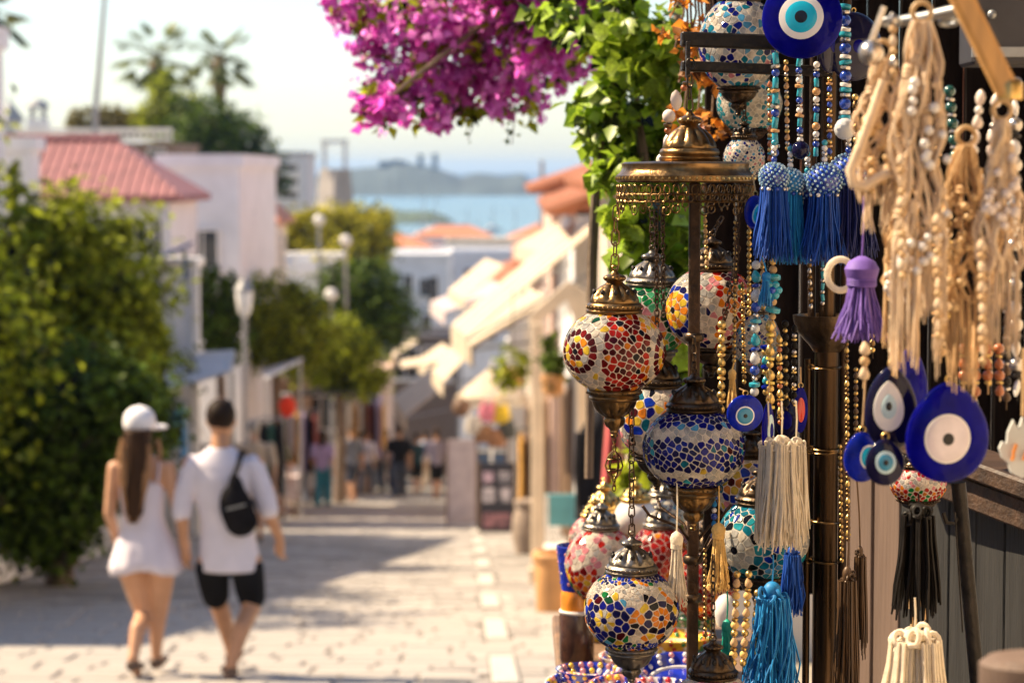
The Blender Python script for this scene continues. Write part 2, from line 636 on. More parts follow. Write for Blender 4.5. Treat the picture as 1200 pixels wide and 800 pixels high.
def block(name, label, x0, x1, y0, y1, ztop, m, wins=(), roof=None, rm=None, ridge_h=1.0, group=None, parapet=.12, cat="house"):
    """A building: walls, roof (flat slab, gable or hip), windows at (x or y fraction, z, w, h, face)."""
    zb = min(terrain(x, y) for x in (x0, x1) for y in (y0, y1)) - .4
    cx, cy = (x0 + x1) / 2, (y0 + y1) / 2
    t = thing(name, label, cat, (cx, cy, zb), group=group)
    H = ztop - zb
    W, D = x1 - x0, y1 - y0
    q = MB(); q.box((0, 0, H / 2), (W, D, H)); q.build("wall", m, t, smooth=False)
    r = MB()
    if roof in ('hip', 'gable', 'gabley'):
        o = .25
        ins = (D / 2 * .8 if roof == 'hip' else -.0)
        a, b = W / 2 + o, D / 2 + o
        if roof == 'gabley':                 # ridge runs down the street
            vs = [(-a, -b, H), (a, -b, H), (a, b, H), (-a, b, H), (0, -b, H + ridge_h), (0, b, H + ridge_h)]
            fs = [(0, 1, 4), (1, 2, 5, 4), (2, 3, 5), (3, 0, 4, 5), (3, 2, 1, 0)]
        else:
            ra = max(.2, a - ins)
            vs = [(-a, -b, H), (a, -b, H), (a, b, H), (-a, b, H), (-ra, 0, H + ridge_h), (ra, 0, H + ridge_h)]
            fs = [(0, 1, 5, 4), (1, 2, 5), (2, 3, 4, 5), (3, 0, 4), (3, 2, 1, 0)]
        vs = [(v[0], v[1], v[2] + .05) for v in vs]
        r.add(vs, fs)
        r.box((0, 0, H + .02), (2 * a - .06, 2 * b - .06, .12))
        # ribs of tile rows running down the slopes
        n = int(min(60, 2 * a / .16)) if roof != 'gabley' else int(min(40, 2 * b / .26))
        for i in range(1, n):
            f = -1 + 2 * i / n
            if roof == 'gabley':
                for sgn in (-1, 1):
                    r.tube([(sgn * a, f * b, H + .07), (0.02 * sgn, f * b, H + ridge_h + .07)], .05, 5)
            else:
                x_ = f * a
                k = 1.0 if abs(x_) <= ra else max(0, (a - abs(x_)) / (a - ra + 1e-6))
                if k > .1:
                    r.tube([(x_, -b, H + .055), (x_, -b * (1 - k) - .02, H + ridge_h * k + .055)], .022, 5)
        r.tube([(-ra if roof != 'gabley' else 0, 0 if roof != 'gabley' else -b, H + ridge_h + .08), (ra if roof != 'gabley' else 0, 0 if roof != 'gabley' else b, H + ridge_h + .08)], .09, 6)
        r.build("roof", rm or M_TERRA, t, smooth=False)
    else:
        r.box((0, 0, H + .06), (W + .16, D + .16, .12))
        if parapet:
            for sx, sy, ww, dd in ((0, -1, W + .16, .15), (0, 1, W + .16, .15), (-1, 0, .15, D - .15), (1, 0, .15, D - .15)):
                r.box((sx * (W / 2), sy * (D / 2), H + .12 + parapet), (ww, dd, parapet * 2))
        r.build("roof", rm or m, t, smooth=False)
    for (u, z, w, h, face) in wins:
        z = z - zb
        c = (u - cx, -D / 2 - .02, z) if face == 'y' else (W / 2 + .02, u - cy, z)
        facade_window(t, c, w, h, face)
    return t


def xpx(px, d): return (px - 600) / FPX * d
def zpx(py, d): return P(600, py, d).z


# left: the house with the red roof and its white neighbour
d = 40.0
block("house", "white house with dull red hipped roof behind the big leafy hedge", xpx(-120, d), xpx(200, d), d, d + 3.4, zpx(234, d), M_PLASTER,
      wins=((xpx(160, d), zpx(278, d), .4, .6, 'y'), (xpx(184, d), zpx(278, d), .22, .6, 'y')), roof='hip', rm=M_REDROOF, ridge_h=.95)
block("house", "tall white house across the street, added unseen to block sky light from the stall", -12, -5.5, -14, 10.0, 4.3, M_PLASTER, wins=((2, 1.5, .9, 1.4, 'x'), (6, 1.5, .9, 1.4, 'x')), parapet=.1)  # unseen house, added to cut sky and bounce light on the stall
sh = block("shop", "the charm seller's own shop building beside the stall, outside the right edge", 1.02, 7.5, -9, 3.6, 4.2, M_PLASTER2, wins=((-3, 1.6, .9, 1.3, 'y'),), cat="shop", parapet=.1)  # unseen building, added to block sky light from the right
aw = thing("awning", "dark brown shop awning above the stall, added unseen to block overhead sky light", "awning", (1.0, 2.6, 1.15))  # unseen awning, added to block sky overhead while letting the sun pass
for k in range(7):
    q = MB(); q.slab((-.52, -1.6 + k * .5, -.26), (0, -1.6 + k * .5, 0), (0, -1.11 + k * .5, 0), (-.52, -1.11 + k * .5, -.26), .012); q.build("panel", mat("awning_brown", (.10, .05, .03), .85, var=.2, scale=5), aw, smooth=False)
q = MB(); q.tube([(-.52, -1.6, -.27), (-.52, 1.89, -.27)], .015, 6); q.build("frame", M_STEEL, aw)
d = 21.0
block("house", "tall white house outside the left edge that shades the hedge and street", -13, -7.7, 18.3, 36.8, ground(28) + 6.4, M_PLASTER, wins=((24, ground(24) + 4.5, .9, 1.3, 'x'), (30, ground(30) + 4.5, .9, 1.3, 'x')), parapet=.1)
d = 37.5
block("house", "plain white house corner left of the red roof at the picture's left edge", xpx(-90, d), xpx(38, d), d, d + .7, zpx(176, d), M_PLASTER, wins=((xpx(-20, d), zpx(215, d), .4, .5, 'y'),), parapet=.04)
d = 45.0
hb = block("house", "tall flat roofed white house with one dark window and a thin ledge", xpx(188, d), xpx(281, d), d, d + 7, zpx(196, d), M_PLASTER,
      wins=((xpx(238, d), zpx(292, d), .58, .72, 'y'), ), parapet=.06)
q = MB(); q.box((0, -.98, zpx(251, d) - hb.location.z), (1.5, .14, .07)); q.build("ledge", M_GREYWALL, hb, smooth=False)
d = 60.0
block("house", "low house with an orange tiled roof beside the tall white house", xpx(262, d), xpx(318, d), d, d + 4, zpx(262, d), M_PLASTER2,
      wins=((xpx(290, d), zpx(300, d), .5, .9, 'y'), (62, zpx(300, 62), .7, 1.1, 'x')), roof='hip', ridge_h=.75)
d = 74.0
tb = block("house", "low white terrace house with flat slab roof under the yellow trees", xpx(286, d), xpx(385, d), d, d + 6, zpx(318, d), M_PLASTER,
      wins=((xpx(345, d), zpx(365, d), .6, 1.0, 'y'),), parapet=.1)
q = MB()
for px_ in (292, 318, 344, 372):
    q.tube([(xpx(px_, d) - tb.location.x, -2.8, zpx(322, d) - tb.location.z), (xpx(px_, d) - tb.location.x, -2.8, zpx(300, d) - tb.location.z)], .035, 6)
q.box((xpx(352, d) - tb.location.x, -2.6, zpx(299, d) - tb.location.z), (xpx(405, d) - xpx(300, d), 1.2, .12))
q.build("pergola", M_WHITEPAINT, tb, smooth=False)
d = 78.0
th = block("house", "dark terraced house with white railings below the hilltop trees", xpx(20, d), xpx(205, d), d, d + 6, zpx(172, d), mat("brown_wall", (.20, .14, .11), .85, var=.25, scale=.7),
      wins=tuple((xpx(p, d), zpx(186, d), .55, .6, 'y') for p in (60, 95, 150, 185)), parapet=.0)
q = MB()
for k in range(24):
    x_ = xpx(22 + k * 7.8, d) - th.location.x
    q.box((x_, -3.05, zpx(160, d) - th.location.z), (.05, .05, .45))
q.box((0, -3.05, zpx(153, d) - th.location.z), (5, .10, .14)); q.box((0, -3.05, zpx(163, d) - th.location.z), (5, .06, .08))
q.build("railing", M_WHITEPAINT, th, smooth=False)
d = 150.0
block("apartment_block", "pale blue grey modern block with long balcony bands near the sea", xpx(297, d), xpx(358, d), d, d + 8, zpx(182, d), M_GREYWALL,
      wins=tuple((xpx(328, d), zpx(yy_, d), 2.4, .5, 'y') for yy_ in (197, 213, 229)), rm=M_SHUTTER, cat="apartment block", parapet=.05)
tw = thing("stone_tower", "stone tower with an open frame on top above the yellow trees", "tower", (xpx(393, 200), 200, terrain(-14, 200)))
q = MB(); hz = zpx(198, 200) - tw.location.z
q.loft([((0, 0, 0), 2.2, 2.2), ((0, 0, hz * .6), 1.7, 1.7), ((0, 0, hz), 1.25, 1.25)], 4); q.build("shaft", mat("tower_stone", (.32, .29, .27), .9, var=.2, scale=1), tw, smooth=False)
q = MB(); ht = zpx(166, 200) - tw.location.z
for sx in (-.85, .85):
    for sy in (-.85, .85): q.box((sx, sy, (hz + ht) / 2), (.22, .22, ht - hz))
q.box((0, 0, ht), (2.1, 2.1, .3)); q.build("open_frame", M_GREYWALL, tw, smooth=False)
for px_, lab in ((14, "pale bell tower with a pointed grey roof at the far left"), (47, "small white bell tower with a round dome and open arch")):
    d = 130.0
    t = thing("bell_tower", lab, "bell tower", (xpx(px_, d), d, terrain(xpx(px_, d), d)))
    zt = zpx(142 if px_ == 14 else 140, d) - t.location.z
    q = MB(); q.box((0, 0, zt / 2), (1.05, 1.05, zt)); q.build("wall", M_PLASTER if px_ == 47 else M_GREYWALL, t, smooth=False)
    q = MB()
    if px_ == 14: q.lathe([(.85, zt), (.5, zt + .5), (.1, zt + 1.0), (.02, zt + 1.4)], 8)
    else:
        for a in range(4): q.box((math.cos(a * 1.571 + .785) * .42, math.sin(a * 1.571 + .785) * .42, zt + .3), (.16, .16, .6))
        q.lathe([(.62, zt + .6), (.6, zt + .75), (.4, zt + .98), (.05, zt + 1.1)], 12)
    q.build("roof", M_SHUTTER, t, smooth=False)

# the end of the street: white houses below
d = 130.0
block("house", "white three storey house with arched doors down the street", xpx(425, d), xpx(525, d), d, d + 9, zpx(304, d), M_PLASTER,
      wins=tuple((xpx(p, d), zpx(y_, d), .5, w_, 'y') for p, y_, w_ in ((478, 331, .9), (497, 337, 1.0), (508, 341, 1.6), (470, 372, .9), (500, 380, 1.1), (452, 350, .8))), parapet=.1)
d = 142.0
block("house", "white house with a broad red tiled roof at the street end", xpx(521, d), xpx(625, d), d, d + 9, zpx(357, d), M_PLASTER,
      wins=tuple((xpx(p, d), zpx(y_, d), .6, 1.1, 'y') for p in (540, 575) for y_ in (388,)), roof='hip', rm=M_TERRA, ridge_h=2.0)
d = 165.0
block("house", "long pale flat roofed house behind the red tiled one", xpx(500, d), xpx(640, d), d, d + 8, zpx(302, d), M_PLASTER, wins=tuple((xpx(p, d), zpx(322, d), .7, .9, 'y') for p in (525, 550, 575, 600)), parapet=.2)
d = 156.0
block("house", "pale house with small coral roof left of the red tiled one", xpx(425, d), xpx(500, d), d, d + 8, zpx(292, d), M_PLASTER, wins=((xpx(450, d), zpx(310, d), .6, .9, 'y'),), roof='hip', ridge_h=.9)
rt = random.Random(5)
for k in range(26):
    d = rt.uniform(180, 520)
    px_ = rt.uniform(415, 655)
    w_ = rt.uniform(5, 11)
    ztop = terrain(xpx(px_, d), d) + rt.uniform(3.5, 7)
    ztop = min(ztop, zpx(279 + rt.uniform(0, 14), d))
    if ztop - terrain(xpx(px_, d), d) < 2: ztop = terrain(xpx(px_, d), d) + 2.5
    if d < 330: ztop = zpx(rt.uniform(277, 297), d)
    red = k % 5 in (0, 2)
    block("harbour_house", "small red roofed house by the far harbour" if red else "small pale flat roofed house by the far harbour", xpx(px_, d) - w_ / 2, xpx(px_, d) + w_ / 2, d, d + 7, ztop,
          M_PLASTER if k % 3 else M_PLASTER2, wins=((xpx(px_, d) - 1.2, ztop - 1.4, .8, 1.0, 'y'), (xpx(px_, d) + 1.2, ztop - 1.4, .8, 1.0, 'y')),
          roof='hip' if red else None, ridge_h=1.2, group="red roofed harbour houses" if red else "pale harbour houses")
M_HULL = mat("boat_hull", (.75, .75, .76), .35, var=.05)
for k, (px_, py_, d, hm) in enumerate(((497, 262, 720, 17), (511, 258, 800, 19), (548, 262, 760, 9), (578, 258, 840, 9), (604, 266, 700, 10), (560, 272, 640, 8))):
    t = thing("sailing_boat", "white sailing boat with a tall bare mast in the harbour", "boat", (xpx(px_, d), d, -20), rz=rt.uniform(-.5, .5), group="boats moored in the harbour")
    q = MB(); L_ = hm * .7
    q.loft([((0, 0, -.3), L_ * .30, .7), ((0, 0, .5), L_ * .45, 1.2), ((0, 0, 1.3), L_ * .5, 1.5)], 14); q.build("hull", M_HULL, t)
    q = MB(); q.box((-.5, 0, 1.7), (L_ * .4, 1.6, .9), bev=.2); q.build("cabin", M_HULL, t)
    q = MB(); q.tube([(0, 0, 1.2), (0, 0, hm)], [.22, .12], 6); q.tube([(0, 0, 2.6), (-L_ * .4, 0, 2.8)], .12, 6); q.build("mast", M_POLE, t)

d = 92.0
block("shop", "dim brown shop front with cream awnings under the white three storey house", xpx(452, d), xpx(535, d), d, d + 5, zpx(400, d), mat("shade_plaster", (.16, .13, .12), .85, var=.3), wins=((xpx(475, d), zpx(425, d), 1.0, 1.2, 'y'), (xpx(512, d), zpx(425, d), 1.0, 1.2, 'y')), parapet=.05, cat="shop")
# ------------------------------------------------------------------ poles and lamps on the street
def pole(name, label, px0, py0, px1, py1, d, r, cat="pole"):
    a, b = P(px0, py0, d), P(px1, py1, d)
    t = thing(name, label, cat, (a.x, a.y, terrain(a.x, a.y)))
    q = MB(); q.tube([Vector((0, 0, 0)), a - t.location, b - t.location], [r, r, r * .7], 8); q.build("shaft", M_POLE, t)
    q = MB(); q.lathe([(r * 2.4, 0), (r * 2.4, .12), (r * 1.3, .3)], 12); q.build("foot", M_POLE, t)
    return t


pole("utility_pole", "tall grey leaning utility pole rising above the red roof", 112, 130, 124, -20, 60, .075)
pole("utility_pole", "thin dark pole standing by the awnings against the sea", 636, 300, 635, 188, 75, .09)
M_LAMPB = mat("lamp_white_glass", (.80, .78, .74), .25, var=.03)
t = thing("street_lamp", "slim white street lamp with lantern head beside the hedge trees", "street lamp", (xpx(286, 37), 37, ground(37)))
h_ = zpx(372, 37) - t.location.z
q = MB(); q.tube([(0, 0, 0), (0, 0, .5), (0, 0, .55), (0, 0, h_)], [.075, .07, .045, .034], 10); q.build("post", M_POLE, t)
q = MB(); q.lathe([(.04, h_), (.10, h_ + .1), (.135, h_ + .34), (.12, h_ + .40)], 8); q.build("lantern_glass", M_LAMPB, t)
q = MB(); q.lathe([(.15, h_ + .40), (.10, h_ + .52), (.03, h_ + .60), (.015, h_ + .7)], 8); q.build("lantern_cap", M_POLE, t)
for k, (px_, py_, d) in enumerate(((405, 282, 62), (374, 258, 66), (388, 345, 58))):
    a = P(px_, py_, d)
    t = thing("street_lamp", ("white globe street lamp, the middle one of three among the trees", "white globe street lamp, topmost of three in front of the yellow trees", "white globe street lamp, lowest of three against the dark tree")[k], "street lamp", (a.x, a.y, ground(a.y)))
    h_ = a.z - t.location.z
    q = MB(); q.tube([(0, 0, 0), (0, 0, h_ - .15)], [.07, .04], 8); q.build("post", M_POLE, t)
    q = MB(); q.ell((0, 0, h_), .155, 16, 10); q.build("globe", M_OPAL, t)

# ------------------------------------------------------------------ vegetation
RS = np.random.default_rng(4)


def tree(name, label, base, trunk_h, blobs, n, size, m, clump=24, group=None, cat="tree", trunk_r=.13, droop=.25, shell=.55):
    """blobs: crown ellipsoids (centre, radii) relative to the base."""
    t = thing(name, label, cat, base, group=group)
    q = MB()
    q.tube([(0, 0, -.1), (.05, .02, trunk_h * .5), (0, .05, trunk_h)], [trunk_r * 1.3, trunk_r, trunk_r * .8], 8)
    for c, r in blobs:
        c = Vector(c)
        q.tube([(0, .05, trunk_h * .85), (c.x * .5, c.y * .5, (trunk_h + c.z) * .5), (c.x, c.y, c.z + r[2] * .3)], [trunk_r * .7, trunk_r * .45, trunk_r * .15], 6)
        for k in range(4):
            dd = Vector(RS.normal(size=3)).normalized()
            q.tube([(c.x * .6, c.y * .6, (trunk_h + c.z) * .5), (c.x + dd.x * r[0] * .7, c.y + dd.y * r[1] * .7, c.z + dd.z * r[2] * .7)], [trunk_r * .35, trunk_r * .08], 5)
    q.build("trunk", M_BARK, t)
    p, di, nr, sz = leaf_cloud(RS, blobs, n, clump, size, droop, shell)
    link("crown", leaf_mesh("crown", p, di, nr, sz, m), t)
    return t


def ptree(name, label, d, pblobs, n, size, m, **k):
    """pblobs: (px, py, rx px, rz px) crown ellipsoids seen at distance d."""
    s = px_m(d)
    bx = xpx(np.mean([b[0] for b in pblobs]), d)
    base = Vector((bx, d, terrain(bx, d)))
    bl = []
    for b in pblobs:
        c = P(b[0], b[1], d) - base
        c.y += (b[4] if len(b) > 4 else 0)
        bl.append((tuple(c), (b[2] * s * 1.12, max(b[2] * s * .9, .4), b[3] * s * 1.12)))
    zmin = min(b[0][2] - b[1][2] for b in bl)
    return tree(name, label, base, max(.3, zmin + .4), bl, n, size, m, **k)


# the big leafy hedge on the left
ptree("hedge_tree", "tall rounded hedge tree with sunlit yellow green top at far left", 27.5,
      [(35, 300, 75, 62), (105, 345, 78, 105), (10, 420, 90, 120), (120, 430, 60, 70, -.4)], 22000, .105, M_LEAF, trunk_r=.16)
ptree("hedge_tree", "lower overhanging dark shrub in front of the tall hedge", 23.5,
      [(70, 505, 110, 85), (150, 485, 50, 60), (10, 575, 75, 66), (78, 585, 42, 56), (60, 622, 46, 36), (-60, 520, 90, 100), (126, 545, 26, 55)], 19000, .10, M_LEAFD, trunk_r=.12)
for k_, (x_, y_, h_) in enumerate(((-5.9, 23.0, 5.0), (-5.6, 20.2, 5.0), (-5.9, 13.2, 3.2))):
    tree("hedge_tree", ("hedge tree continuing the green row just outside the left edge", "second hedge tree of the row outside the left edge", "nearest hedge tree of the row outside the left edge")[k_], (x_, y_, ground(y_)), .9,
         [((0, 0, h_ * .62), (1.0, 1.5, h_ * .36)), ((.2, .6, h_ * .4), (1.1, 1.5, h_ * .35))], 6500, .13, M_LEAF)
ptree("hedge_tree", "tall hedge tree in shade between the hedge and the red roofed house", 31.5, [(105, 330, 50, 75), (120, 410, 48, 70), (70, 360, 50, 90)], 5000, .12, M_LEAF, trunk_r=.13)
ptree("hedge_tree", "hedge tree further back below the blue awning", 35.5, [(150, 370, 34, 62), (165, 420, 28, 45)], 2600, .12, M_LEAF, trunk_r=.11)
ptree("hedge_tree", "leafy hedge tree seen behind the sling bag man's head", 31,
      [(175, 440, 38, 42), (150, 400, 34, 55)], 3000, .10, M_LEAF, trunk_r=.1)
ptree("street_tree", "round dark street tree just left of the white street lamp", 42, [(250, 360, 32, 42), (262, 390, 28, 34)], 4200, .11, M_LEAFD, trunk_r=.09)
ptree("street_tree", "broad clipped dark street tree just right of the white street lamp", 47, [(318, 362, 42, 36), (345, 392, 36, 44), (300, 395, 30, 36)], 7500, .12, M_LEAF, trunk_r=.1)
ptree("street_tree", "bright topped street tree with hanging dark skirt near the middle", 54, [(395, 402, 38, 28), (375, 425, 34, 28), (418, 434, 34, 28)], 6500, .13, M_LEAF, trunk_r=.11)
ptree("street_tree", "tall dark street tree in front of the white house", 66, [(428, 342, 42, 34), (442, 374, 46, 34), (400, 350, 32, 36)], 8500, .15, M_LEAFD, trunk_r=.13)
ptree("yellow_tree", "yellow green tree above the white terrace house", 88, [(352, 278, 34, 24), (332, 285, 26, 20)], 4200, .2, M_LEAFY, trunk_r=.13)
ptree("yellow_tree", "olive domed tree with sunlit rim beside the yellow tree", 96, [(398, 262, 28, 22), (432, 270, 34, 24), (420, 292, 32, 26)], 5200, .22, M_LEAFY, trunk_r=.14)
ptree("street_tree", "green tree peeping over the white terrace roof", 76, [(388, 318, 22, 24), (370, 330, 20, 16)], 1500, .16, M_LEAFY, trunk_r=.1)
ptree("hill_tree", "brownish flat topped tree on the hilltop behind the railings", 112, [(105, 143, 26, 13), (140, 142, 24, 14), (168, 148, 18, 12)], 2800, .24, M_LEAFO, trunk_r=.14)
ptree("hill_tree", "tall green tree on the hilltop beneath the left palm", 108, [(192, 132, 26, 30), (218, 150, 28, 32)], 4200, .24, M_LEAF, trunk_r=.15)
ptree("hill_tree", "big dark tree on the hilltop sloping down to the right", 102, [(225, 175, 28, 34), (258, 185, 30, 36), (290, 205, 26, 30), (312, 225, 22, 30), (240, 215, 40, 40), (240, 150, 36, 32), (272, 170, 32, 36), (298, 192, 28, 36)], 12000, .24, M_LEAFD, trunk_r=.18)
ptree("garden_tree", "slim green cypress shoot in front of the white house at far left", 34, [(18, 215, 7, 26)], 350, .09, M_LEAF, trunk_r=.04)
q = MB()


def palm(label, px, py, d, r_px, py_base, thick=.2, dead=True):
    top = P(px, py, d)
    base = Vector((top.x + .4, d, terrain(top.x, d)))
    t = thing("palm_tree", label, "palm tree", base)
    tp = top - base
    q = MB(); q.tube([(0, 0, 0), (tp.x * .3, 0, tp.z * .5), (tp.x * .8, 0, tp.z * .9), tp], [thick * 1.3, thick, thick * .9, thick], 8); q.build("trunk", M_BARK, t)
    R_ = r_px * px_m(d)
    q = MB(); q.lathe([(thick * .9, tp.z - R_ * 1.3), (thick * 2.0, tp.z - R_ * .7), (thick * 1.6, tp.z - .2), (thick * .6, tp.z + .1)], 9, c=(tp.x, tp.y, 0)); q.build("dead_skirt", mat("dry_frond", (.17, .11, .06), .9, var=.3, scale=6), t)
    rr = random.Random(int(px))
    for k in range(26):
        a = k * 2.39996
        el = rr.uniform(-.6, 1.2)
        f = MB()
        dirv = Vector((math.cos(a) * math.cos(el), math.sin(a) * math.cos(el), math.sin(el)))
        L_ = R_ * rr.uniform(.75, 1.1)
        stem = [tp + dirv * (L_ * s) - Vector((0, 0, .25 * R_ * s * s)) for s in (0, .3, .55)]
        f.tube(stem, [.03, .025, .02], 4)
        e1, e2 = basis(dirv)
        if e1.z < 0: e1 = -e1
        e1 = dirv.cross(Vector((0, 0, 1))).normalized() if abs(dirv.z) < .95 else e1
        for j in range(9):                       # fan palm blades
            b = (j - 4) / 4 * .95
            dv = (dirv * math.cos(b) + e1 * math.sin(b)).normalized()
            tip = stem[-1] + dv * L_ * .55 - Vector((0, 0, R_ * .16 * abs(b) + .1 * R_))
            sd = dv.cross(Vector((0, 0, 1))).normalized() * .12
            f.add([stem[-1], (stem[-1] + tip) / 2 + sd, tip, (stem[-1] + tip) / 2 - sd], [(0, 1, 2), (0, 2, 3)])
        f.build("frond", M_PALM, t, smooth=False)


palm("left of the two fan palms on the hilltop against the sky", 184, 66, 112, 56, 230)
palm("right of the two fan palms on the hilltop against the sky", 257, 66, 116, 46, 230, .19)
palm("palm whose frond tips hang into the top left corner", -22, 8, 60, 60, 230, .2)


# ------------------------------------------------------------------ left side: low wall, canopies, stalls
M_OCHRE = mat("ochre_cloth", (.46, .24, .05), .85, var=.35, scale=7)
M_BROWNGOODS = mat("brown_leather", (.16, .085, .045), .7, var=.4, scale=6)
M_REDCLOTH = mat("red_cloth", (.55, .05, .05), .8, var=.2, scale=6, trans=.15)
M_BLACKCLOTH = mat("black_cloth", (.012, .011, .013), .9, var=.3, scale=10, spec=.1)
M_TEAL = mat("teal_paint", (.10, .33, .38), .6, var=.15, scale=4)
M_PINKB = mat("pink_board", (.46, .38, .38), .8, var=.1, scale=3)
M_DARKB = mat("dark_board", (.03, .03, .045), .5, var=.2)
M_LILAC = mat("lilac_cloth", (.38, .30, .50), .85, var=.15, scale=5)
M_WHITECLOTH = mat("white_cloth", (.74, .72, .74), .85, var=.06, scale=8, trans=.12)
M_TERRAPOT = mat("tan_planter", (.50, .26, .10), .7, var=.14, scale=5, bump=.15)

w = thing("garden_wall", "low white garden wall under the dark shrubs at far left", "wall", (STREET_L - .25, 26, ground(26)))
q = MB()
for k in range(10):
    y_ = 17 + k * 1.85
    q.box((0, y_ - 26, ground(y_) - ground(26) + .25), (.36, 1.85, .95), Matrix.Rotation(SL, 3, 'X'))
q.build("masonry", M_PLASTER, w, smooth=False)
q = MB()
for k in range(10):
    y_ = 17 + k * 1.85
    q.box((.01, y_ - 26, ground(y_) - ground(26) + .765), (.46, 1.84, .07), Matrix.Rotation(SL, 3, 'X'))
q.build("coping", M_WHITEPAINT, w, smooth=False)
t = thing("gate_pillar", "white gate pillar standing behind the hedge under the blue awning", "pillar", (xpx(206, 36), 36, ground(36)))
q = MB(); zt = zpx(312, 36) - t.location.z
q.box((0, 0, zt / 2), (.62, .7, zt)); q.build("shaft", M_PLASTER, t, smooth=False)
q = MB(); q.box((0, 0, zt + .06), (.76, .84, .13), bev=.02); q.build("cap", M_WHITEPAINT, t, smooth=False)
q = MB(); q.box((.33, -.36, zt / 2), (.1, .1, zt - .02)); q.build("corner_strip", M_WHITEPAINT, t, smooth=False)
t = thing("awning", "dark blue cloth awning sloping above the white gate pillar", "awning", P(198, 298, 35.2))
q = MB(); s_ = px_m(35)
q.slab((-.33, -.3, -.17), (.30, -.3, .10), (.30, .6, .16), (-.33, .6, -.10), .025); q.build("cloth", M_BLUECLOTH, t, smooth=False)
q = MB(); q.slab((.25, -.3, .06), (.30, -.3, .06), (.30, -.3, -.35), (.25, -.3, -.35), .02); q.build("side_flap", M_BLUECLOTH, t, smooth=False)


def canopy(label, px, py, d, pts, m, post=True, name="canopy", cat="canopy"):
    """A stretched cloth through the given (px, py, dd) corners, on two posts."""
    c = P(px, py, d)
    t = thing(name, label, cat, (c.x, c.y, terrain(c.x, c.y)))
    v = [P(a, b, d + dd) - t.location for a, b, dd in pts]
    q = MB(); q.slab(*v, .03); q.build("cloth", m, t, smooth=False)
    if post:
        q = MB()
        for p in (v[0], v[1]):
            q.tube([(p.x, p.y, 0), (p.x, p.y, p.z)], .03, 6)
        q.build("post", M_POLE, t)
    return t


canopy("pale grey stretched canopy over the left shops near the man's head", 228, 430, 33, [(200, 458, 0), (272, 436, 0), (276, 412, 3), (180, 418, 3)], M_CANOPY)
canopy("small white parasol cloth catching the sun right of the lamp post", 328, 435, 44, [(312, 445, 0), (352, 424, 0), (356, 420, 2.5), (306, 434, 2.5)], M_CANOPY)
canopy("brown tiled shop canopy above the red paper lantern", 375, 450, 52, [(345, 464, 0), (420, 462, 0), (416, 458, 3), (352, 458, 3)], M_BLACKCLOTH, post=False)
t = thing("paper_lantern", "round glowing orange red paper lantern hung above the left stalls", "lantern", P(337, 476, 42))
q = MB(); r_ = .155
q.lathe([(r_ * .35, -r_ * 1.2)] + [(r_ * math.sin(math.pi * (i + 1) / 12) * (1 if i % 2 else .95), -r_ * 1.15 * math.cos(math.pi * (i + 1) / 12)) for i in range(11)] + [(r_ * .35, r_ * 1.2)], 20)
q.build("shade", mat("lantern_paper", (.85, .09, .03), .7, var=.06, trans=.5), t)
q = MB(); q.tube([(0, 0, r_ * 1.2), (0, 0, .9)], .008, 5); q.build("cord", M_BLACKCLOTH, t)


def garment_rack(label, px, py_top, py_bot, d, wpx, cols, rs, cat="clothes rack", name="clothes_rack"):
    a = P(px, py_top, d)
    zb = terrain(a.x, a.y)
    t = thing(name, label, cat, (a.x, a.y, zb))
    s_ = px_m(d); W = wpx * s_; H = a.z - zb
    q = MB()
    for sx in (-1, 1): q.tube([(sx * W / 2, 0, 0), (sx * W / 2, 0, H)], .02, 6); q.box((sx * W / 2, 0, .02), (.05, .5, .04))
    q.tube([(-W / 2, 0, H), (W / 2, 0, H)], .02, 6); q.build("rail", M_STEEL, t)
    n = max(3, int(W / .12))
    for k in range(n):
        x_ = -W / 2 + W * (k + .5) / n
        hh = min(H - .1, (py_bot - py_top) * s_ * rs.uniform(.75, 1))
        q = MB()
        q.loft([((x_, 0, H - hh), W / n * .62, .26), ((x_ + .01, 0, H - hh * .5), W / n * .5, .22), ((x_, 0, H - .16), W / n * .5, .20), ((x_, 0, H - .06), W / n * .3, .06)], 10)
        q.build("garment", cols[k % len(cols)], t)
    return t


rr = random.Random(3)
cols = [M_BROWNGOODS, M_WHITECLOTH, M_OCHRE, M_LILAC, M_BLACKCLOTH, mat("maroon_cloth", (.20, .05, .05), .85, var=.2)]
garment_rack("rack of brown and pale garments left of the teal trousered woman", 352, 480, 560, 52, 42, cols, rr)
garment_rack("rack of dark brown goods under the street trees beyond the walkers", 425, 470, 540, 66, 52, cols[::-1], rr)
garment_rack("rack of pale and maroon goods further along the left shop fronts", 392, 465, 540, 70, 40, [M_PINKB, M_BROWNGOODS, M_WHITECLOTH], rr)
garment_rack("rack of blue cloths hanging beside the gate pillar at left", 208, 470, 540, 30, 22, [M_BLUECLOTH, M_TEAL, mat("azure_cloth", (.05, .20, .42), .8, var=.15)], rr)
garment_rack("rack of lilac dresses hanging at the corner of the street", 437, 435, 500, 76, 18, [M_LILAC, M_BLUECLOTH, M_LILAC], rr)
garment_rack("dark jackets hung in shade behind the grey haired man", 318, 490, 560, 40, 30, [M_BLACKCLOTH, mat("bottle_green_cloth", (.02, .07, .05), .85, var=.2)], rr)


